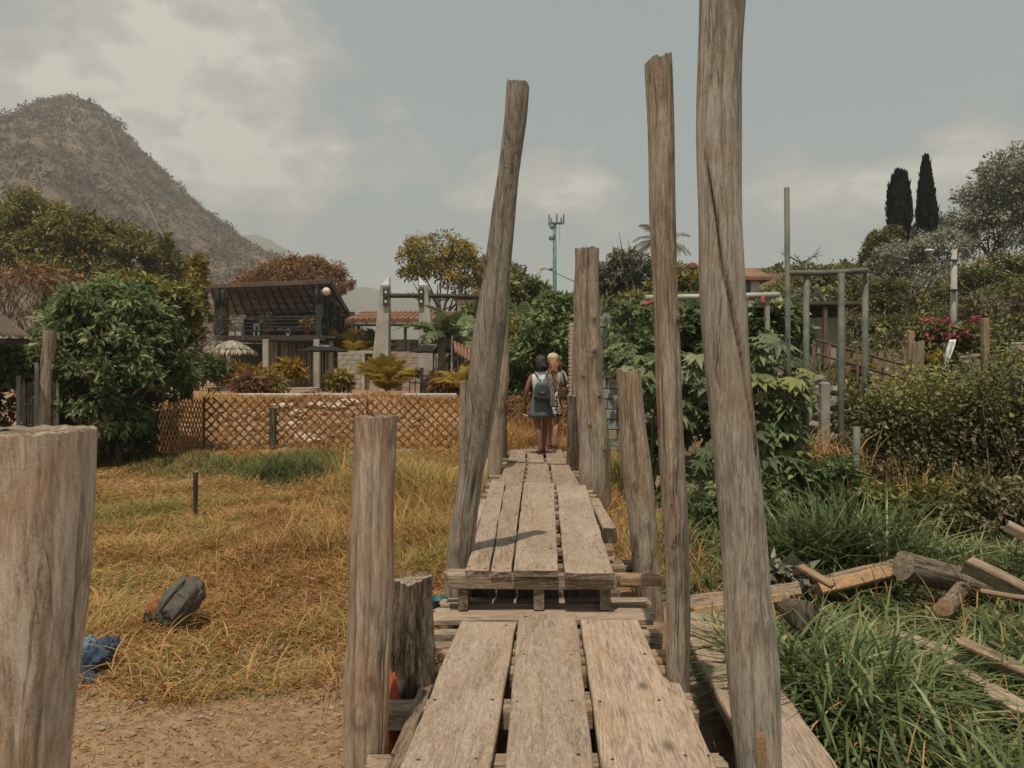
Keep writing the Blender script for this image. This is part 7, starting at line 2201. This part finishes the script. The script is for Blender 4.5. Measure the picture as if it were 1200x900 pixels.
SK_A = skin_mat('skin_brown', (.235, .115, .07)); SK_B = skin_mat('skin_tan', (.42, .225, .15))
M_HAIR_A = plain('dark_brown_hair', (.030, .019, .013), .55, .3, 30, .5, spec=.4)
M_HAIR_B = plain('reddish_blond_hair', (.40, .19, .085), .55, .25, 30, .5, spec=.4)
M_WHITE = plain('white_cotton', (.68, .69, .68), .9, .05, 20, .2)
M_CREAM = plain('cream_cotton', (.62, .56, .45), .9, .06, 20, .2)
M_DENIM = plain('grey_denim', (.125, .135, .145), .9, .15, 40, .3)
M_LEATH = plain('teal_grey_leather', (.055, .075, .08), .5, .15, 10, .2, spec=.4)
M_BROWNL = plain('brown_leather', (.11, .06, .035), .6, .2, 10)
M_SANDAL = plain('maroon_sandal', (.13, .045, .035), .6, .15, 10)
M_CAP = plain('beige_straw', (.52, .42, .29), .9, .12, 30, .3)


def pattern_mat(name, a, b, s, thr=.5, mode='zig'):
    m, t = new_mat(name)
    co = t.n('ShaderNodeTexCoord').outputs['Object']
    wv = t.n('ShaderNodeTexVoronoi', feature='DISTANCE_TO_EDGE'); t.set(wv, 'Vector', t.map(co, (s, s, s * 1.3))); wv.inputs['Scale'].default_value = 1.0; wv.inputs['Randomness'].default_value = .35
    f = t.ramp(wv.outputs['Distance'], [(thr - .02, 1.0), (thr + .02, 0.0)])
    c = t.mix(f, a, b); finish(t, principled(t, c, .9)); return m


M_PATT = pattern_mat('black_cream_pattern', (.022, .022, .024), (.55, .50, .42), 15, .10)
M_SHAWL = pattern_mat('woven_grey_brown', (.30, .25, .20), (.10, .085, .07), 26, .14)

# person in front: white sleeveless top, grey skirt, small backpack
fa = P(634, 531, 13.0); fa.z = ZU - .045 + .006
pa = thing('person', 'dark-haired walker in a white sleeveless top and grey skirt, seen from behind', 'person', fa, 0.05)
body = [[((0, 0, .90), (.125, .095)), ((0, .0, 1.03), (.105, .085)), ((0, .01, 1.18), (.125, .09)), ((0, .01, 1.31), (.115, .075)), ((0, .015, 1.395), (.05, .05)), ((0, .03, 1.45), (.047, .047)), ((0, .04, 1.51), (.07, .08)), ((0, .04, 1.58), (.075, .088)), ((0, .035, 1.64), (.045, .055))],
        [((0, .04, 1.51), (.07, .08)), ((0, .115, 1.52), .022), ((0, .142, 1.515), .013)],
        [((0, .01, 1.31), (.115, .075)), ((-.155, .01, 1.335), .050), ((-.215, -.02, 1.20), .042), ((-.245, -.03, 1.08), .038), ((-.262, .02, .96), .033), ((-.268, .06, .865), .024)],
        [((0, .01, 1.31), (.115, .075)), ((.155, .01, 1.335), .050), ((.205, .0, 1.20), .042), ((.225, .01, 1.09), .037), ((.20, .12, 1.00), .032), ((.16, .20, .97), .023)],
        [((0, 0, .90), (.125, .095)), ((-.085, 0, .83), .085), ((-.075, -.01, .65), .072), ((-.055, -.02, .47), .055), ((-.042, -.06, .36), .056), ((-.03, -.085, .20), .040), ((-.022, -.10, .085), .032), ((-.022, -.02, .035), .032), ((-.024, .07, .025), .030)],
        [((0, 0, .90), (.125, .095)), ((.085, 0, .83), .085), ((.08, .06, .65), .072), ((.075, .11, .47), .055), ((.07, .12, .36), .056), ((.065, .14, .20), .040), ((.06, .15, .09), .032), ((.06, .22, .035), .032), ((.062, .29, .025), .028)]]
body += hand((-.268, .06, .865), (-.05, .35, -.9), (.3, .9, .2)) + hand((.16, .20, .97), (-.6, .6, .1), (0, .2, 1))
skin_body('body', body, SK_A, pa)
for sx in (-1, 1):
    mobj('eye', MB().ball((sx * .032, .122, 1.545), .011, 8, 6).mesh('eye'), plain('eye_white', (.7, .68, .64), .3) if sx < 0 else bpy.data.materials['eye_white'], pa, True)
    mobj('ear', MB().ball((sx * .079, .035, 1.535), (.012, .024, .034), 10, 8).mesh('ear'), SK_A, pa, True)
mobj('mouth', MB().ball((0, .122, 1.478), (.025, .01, .008), 10, 6).mesh('mouth'), plain('lips', (.22, .07, .06), .5), pa, True)
top = loft([(0, .005, .98, .128, .112), (0, .008, 1.08, .125, .108), (0, .01, 1.18, .150, .118), (0, .01, 1.28, .168, .112), (0, .01, 1.335, .172, .092), (0, .012, 1.375, .115, .075), (0, .015, 1.40, .062, .060)])
cloth_part('top', top, M_WHITE, pa)
sk = []
for f in np.linspace(0, 1, 7):
    sk.append((0, .005 + .02 * f, 1.02 - .39 * f, .132 + .085 * f ** .8, .115 + .075 * f))
sk_m = loft(sk, 40)
for i, v in enumerate(sk_m.v):
    f = (1.02 - v.z) / .39; a = math.atan2(v.y, v.x); k = 1 + .035 * f * math.sin(a * 9 + 1); v.x *= k; v.y *= k
cloth_part('skirt', sk_m, M_DENIM, pa)
hr_ = MB().ball((0, .012, 1.575), (.108, .108, .115), 22, 16, .16, 3.5, 2)
hr_.v = [Vector((v.x, min(v.y, .065 + .4 * max(0, v.z - 1.60)), v.z)) for v in hr_.v]
mobj('hair', hr_.mesh('hair'), M_HAIR_A, pa, True)
mobj('hair_knot', MB().ball((.0, -.075, 1.50), (.085, .05, .06), 16, 12, .2, 4, 3).mesh('hair_knot'), M_HAIR_A, pa, True)
for (x, y, z, rt) in ((-.024, .01, .012, 0), (.061, .24, .012, 0)):
    s_ = loft([(x, y - .015, .0, .042, .125), (x, y - .015, .018, .044, .128), (x, y - .015, .03, .038, .118)], 18)
    s_.f += [tuple(range(17, -1, -1)), tuple(range(36, 54))]
    o = mobj('sandal', s_.mesh('sandal'), M_SANDAL, pa, True)
    mobj('strap', MB().tube([(x - .042, y + .04, .02), (x - .03, y + .045, .06), (x, y + .05, .072), (x + .03, y + .045, .06), (x + .042, y + .04, .02)], .009, 6).mesh('strap'), M_SANDAL, o, True)
def strands(name, c, r, n, L, mat, parent, seed, back=.75):
    rr = np.random.default_rng(seed)
    d = unit(rr.normal(size=(n, 3))); d[:, 1] -= back * np.abs(d[:, 1]); d = unit(d)
    pos = np.array(c) + d * np.array(r) * 1.0
    ax = np.stack([d[:, 0] * .35, d[:, 1] * .35, -np.abs(rr.normal(.9, .2, n))], -1) + rr.normal(0, .22, (n, 3))
    l_ = L * rr.uniform(.5, 1.2, n)
    mobj(name, leaves_mesh(name, pos, ax, d, l_, l_ * .16, rr.random(n), .1, .05), mat, parent)


strands('hair_strands', (0, .01, 1.57), (.108, .104, .105), 420, .10, M_HAIR_A, pa, 5)
# woven shawl over the right shoulder
n, m = 6, 26; vs = []
for i in range(m + 1):
    f = i / m
    for k in range(n + 1):
        g = k / n - .5
        if f < .25:
            q_ = f / .25; p = (.135 + g * .07, .12 - .22 * q_, 1.25 + .13 * math.sin(q_ * math.pi * .62) - .03 * abs(g))
        else:
            q_ = (f - .25) / .75; p = (.135 + .05 * q_ + g * (.085 + .02 * math.sin(q_ * 3)), -.105 - .045 * math.sin(q_ * 2.2) + .012 * math.sin(k * 2 + q_ * 4), 1.33 - .52 * q_)
        vs.append(p)
fs = [(i * (n + 1) + k, i * (n + 1) + k + 1, (i + 1) * (n + 1) + k + 1, (i + 1) * (n + 1) + k) for i in range(m) for k in range(n)]
cloth_part('shawl', MB().add(vs, fs), M_SHAWL, pa)
# her backpack: rests on her back
bk2 = thing('backpack', 'small teal-grey leather backpack worn by the walker in the white top', 'backpack', fa + Vector((0, -.15, .95)), .05)
bbm = MB().cbox((0, 0, 0), (1, 1, 1), .2)
def sbox(c, r, e=.35, seg=24, rings=16):
    mb = MB().ball((0, 0, 0), 1, seg, rings)
    mb.v = [Vector((math.copysign(abs(v.x) ** e, v.x) * r[0] + c[0], math.copysign(abs(v.y) ** e, v.y) * r[1] + c[1], math.copysign(abs(v.z) ** e, v.z) * r[2] + c[2])) for v in mb.v]
    return mb
bdy = sbox((.01, -.02, .13), (.135, .055, .155), .5)
bdy.v = [Vector((v.x * (1 - .25 * max(0, (v.z - .13) / .155)), v.y, v.z)) for v in bdy.v]
mobj('body', bdy.mesh('body'), M_LEATH, bk2, True)
fl = sbox((.01, -.055, .16), (.10, .035, .10), .5)
mobj('flap', fl.mesh('flap'), M_LEATH, bk2, True)
mobj('clasp', MB().ball((.01, -.094, .105), (.014, .008, .011), 8, 6).mesh('clasp'), plain('brass_clasp', (.6, .52, .36), .3, metal=.8), bk2, True)
mobj('bottom_panel', sbox((.01, -.02, .02), (.14, .06, .05), .5).mesh('bottom_panel'), M_BAGD, bk2, True)
for sx in (-1, 1):
    mobj('strap', MB().tube([(.01 + sx * .03, -.035, .285), (.01 + sx * .075, .028, .38), (.01 + sx * .115, .10, .445), (.01 + sx * .125, .17, .44)], .009, 6).mesh('strap'), M_BAGD, bk2, True)
mobj('loop', MB().tube([(-.02, -.03, .28), (-.015, -.04, .315), (.035, -.04, .315), (.04, -.03, .28)], .007, 6).mesh('loop'), M_BAGD, bk2, True)
# what she holds: a dark pouch and a white paper
hp = fa + Vector((-.285, .13, .76))
o = soft('pouch', hp, (.035, .06, .085), M_BROWNL, None, .1, 2, 31); tag(o, 'small dark brown pouch in the left hand of the walker in white', 'pouch')
o = MB().cbox(hp + Vector((.035, -.02, -.10)), (.12, .10, .008), .002, Matrix.Rotation(R(25), 3, 'Y')).build('paper', M_PALE); tag(o, 'white folded paper under the dark brown pouch in the walker\'s hand', 'paper')

# second person, further on: straw hat, cream top, patterned skirt, crossbody bag
fb = P(648, 526.5, 13.75); fb.z = ZU - .028 + .006
pb = thing('person', 'blond walker in a beige hat, cream top and black patterned skirt', 'person', fb, -.10)
body = [[((0, 0, .92), (.12, .095)), ((0, 0, 1.05), (.10, .085)), ((0, .01, 1.20), (.12, .09)), ((0, .01, 1.335), (.11, .075)), ((0, .015, 1.42), (.048, .048)), ((0, .025, 1.475), (.045, .045)), ((0, .035, 1.54), (.068, .08)), ((0, .035, 1.61), (.074, .088)), ((0, .03, 1.67), (.045, .055))],
        [((0, .035, 1.54), (.068, .08)), ((0, .11, 1.55), .022), ((0, .138, 1.545), .013)],
        [((0, .01, 1.335), (.11, .075)), ((-.15, .01, 1.36), .048), ((-.20, .0, 1.23), .040), ((-.215, .02, 1.11), .035), ((-.18, .12, 1.03), .030), ((-.13, .19, 1.02), .022)],
        [((0, .01, 1.335), (.11, .075)), ((.15, .01, 1.36), .048), ((.20, .01, 1.23), .040), ((.21, .03, 1.12), .036), ((.225, .14, 1.10), .030), ((.25, .22, 1.115), .022)],
        [((0, 0, .92), (.12, .095)), ((-.08, 0, .85), .082), ((-.08, .05, .66), .068), ((-.075, .08, .48), .053), ((-.07, .07, .37), .054), ((-.066, .06, .20), .038), ((-.064, .05, .085), .031), ((-.064, .12, .035), .030), ((-.066, .20, .025), .027)],
        [((0, 0, .92), (.12, .095)), ((.08, 0, .85), .082), ((.075, -.02, .66), .068), ((.06, -.04, .48), .053), ((.05, -.08, .37), .054), ((.04, -.11, .20), .038), ((.035, -.12, .085), .031), ((.034, -.05, .035), .030), ((.034, .03, .025), .027)]]
body += hand((-.13, .19, 1.02), (.7, .6, 0), (0, .2, 1)) + hand((.25, .22, 1.115), (.35, .9, .25), (-.3, .2, 1), curl=.2)
skin_body('body', body, SK_B, pb)
for sx in (-1, 1):
    mobj('eye', MB().ball((sx * .031, .118, 1.575), .011, 8, 6).mesh('eye'), bpy.data.materials['eye_white'], pb, True)
    mobj('ear', MB().ball((sx * .077, .03, 1.565), (.012, .024, .034), 10, 8).mesh('ear'), SK_B, pb, True)
mobj('mouth', MB().ball((0, .118, 1.508), (.025, .01, .008), 10, 6).mesh('mouth'), bpy.data.materials['lips'], pb, True)
cloth_part('top', loft([(0, .005, 1.0, .122, .108), (0, .008, 1.10, .118, .104), (0, .01, 1.20, .142, .114), (0, .01, 1.31, .162, .108), (0, .01, 1.365, .165, .09), (0, .012, 1.40, .11, .072), (0, .015, 1.425, .058, .056)]), M_CREAM, pb)
for sx, e in ((-1, (-.212, .01, 1.15)), (1, (.208, .02, 1.16))):
    mb = MB().tube([(sx * .13, .01, 1.365), (sx * .165, .01, 1.335), (sx * .202, .005, 1.23), e], [.06, .062, .056, .058], 14, cap=False)
    cloth_part('sleeve', mb, M_CREAM, pb)
sk_m = loft([(0, .005, 1.04 - .44 * f, .128 + .055 * f, .112 + .06 * f) for f in np.linspace(0, 1, 8)], 36)
for v in sk_m.v:
    f = (1.04 - v.z) / .44; a = math.atan2(v.y, v.x); k = 1 + .03 * f * math.sin(a * 8); v.x *= k; v.y *= k
cloth_part('skirt', sk_m, M_PATT, pb)
mobj('hair', MB().ball((.005, -.045, 1.545), (.098, .07, .135), 20, 16, .28, 4, 5).mesh('hair'), M_HAIR_B, pb, True)
mobj('hair_bun', MB().ball((.045, -.085, 1.49), (.06, .045, .075), 16, 12, .3, 4, 6).mesh('hair_bun'), M_HAIR_B, pb, True)
strands('hair_strands', (.01, -.035, 1.545), (.10, .078, .13), 420, .13, M_HAIR_B, pb, 6)
hat = MB().lathe((0, .015, 1.615), [(.100, 0), (.108, .012), (.100, .045), (.082, .085), (.045, .108), (.01, .113)], 22, 1, 1.1)
mobj('hat', hat.mesh('hat'), M_CAP, pb, True)
for (x, y) in ((-.065, .125), (.034, -.045)):
    s_ = loft([(x, y - .01, .0, .040, .120), (x, y - .01, .018, .042, .123), (x, y - .01, .03, .036, .113)], 18)
    s_.f += [tuple(range(17, -1, -1)), tuple(range(36, 54))]
    o = mobj('sandal', s_.mesh('sandal'), M_SANDAL, pb, True)
    mobj('strap', MB().tube([(x - .04, y + .04, .02), (x - .03, y + .045, .06), (x, y + .05, .07), (x + .03, y + .045, .06), (x + .04, y + .04, .02)], .009, 6).mesh('strap'), M_SANDAL, o, True)
cbag = thing('shoulder_bag', 'brown strap bag slung across the back of the blond walker', 'bag', fb + Vector((.17, -.06, 1.10)), -.1)
mobj('body', sbox((.0, -.05, -.09), (.075, .04, .10), .5).mesh('body'), M_BROWNL, cbag, True)
mobj('strap', MB().tube([(-.02, -.08, -.02), (-.09, -.085, .10), (-.19, -.06, .24), (-.245, .05, .305), (-.25, .12, .27)], .012, 6).mesh('strap'), M_BROWNL, cbag, True)
mobj('strap', MB().tube([(.04, -.03, -.02), (.05, -.07, .12), (.02, -.06, .24), (-.01, .04, .295), (-.02, .11, .25)], .02, 6).mesh('strap'), M_BAGD, cbag, True)
# ------------------------------------------------------------ haze: one even box of pale air round the whole place
hm = bpy.data.materials.new('pale_haze'); hm.use_nodes = True
t = NT(hm.node_tree)
pv = t.n('ShaderNodeVolumePrincipled', ins={'Color': (.90, .91, .90, 1), 'Density': 0.0006, 'Anisotropy': 0.25})
ho = t.n('ShaderNodeOutputMaterial'); t.set(ho, 'Volume', pv.outputs[0])
hb = MB().box((0, 1150, 148), (5400, 2520, 320)).build('haze', hm)
hb['kind'] = 'stuff'
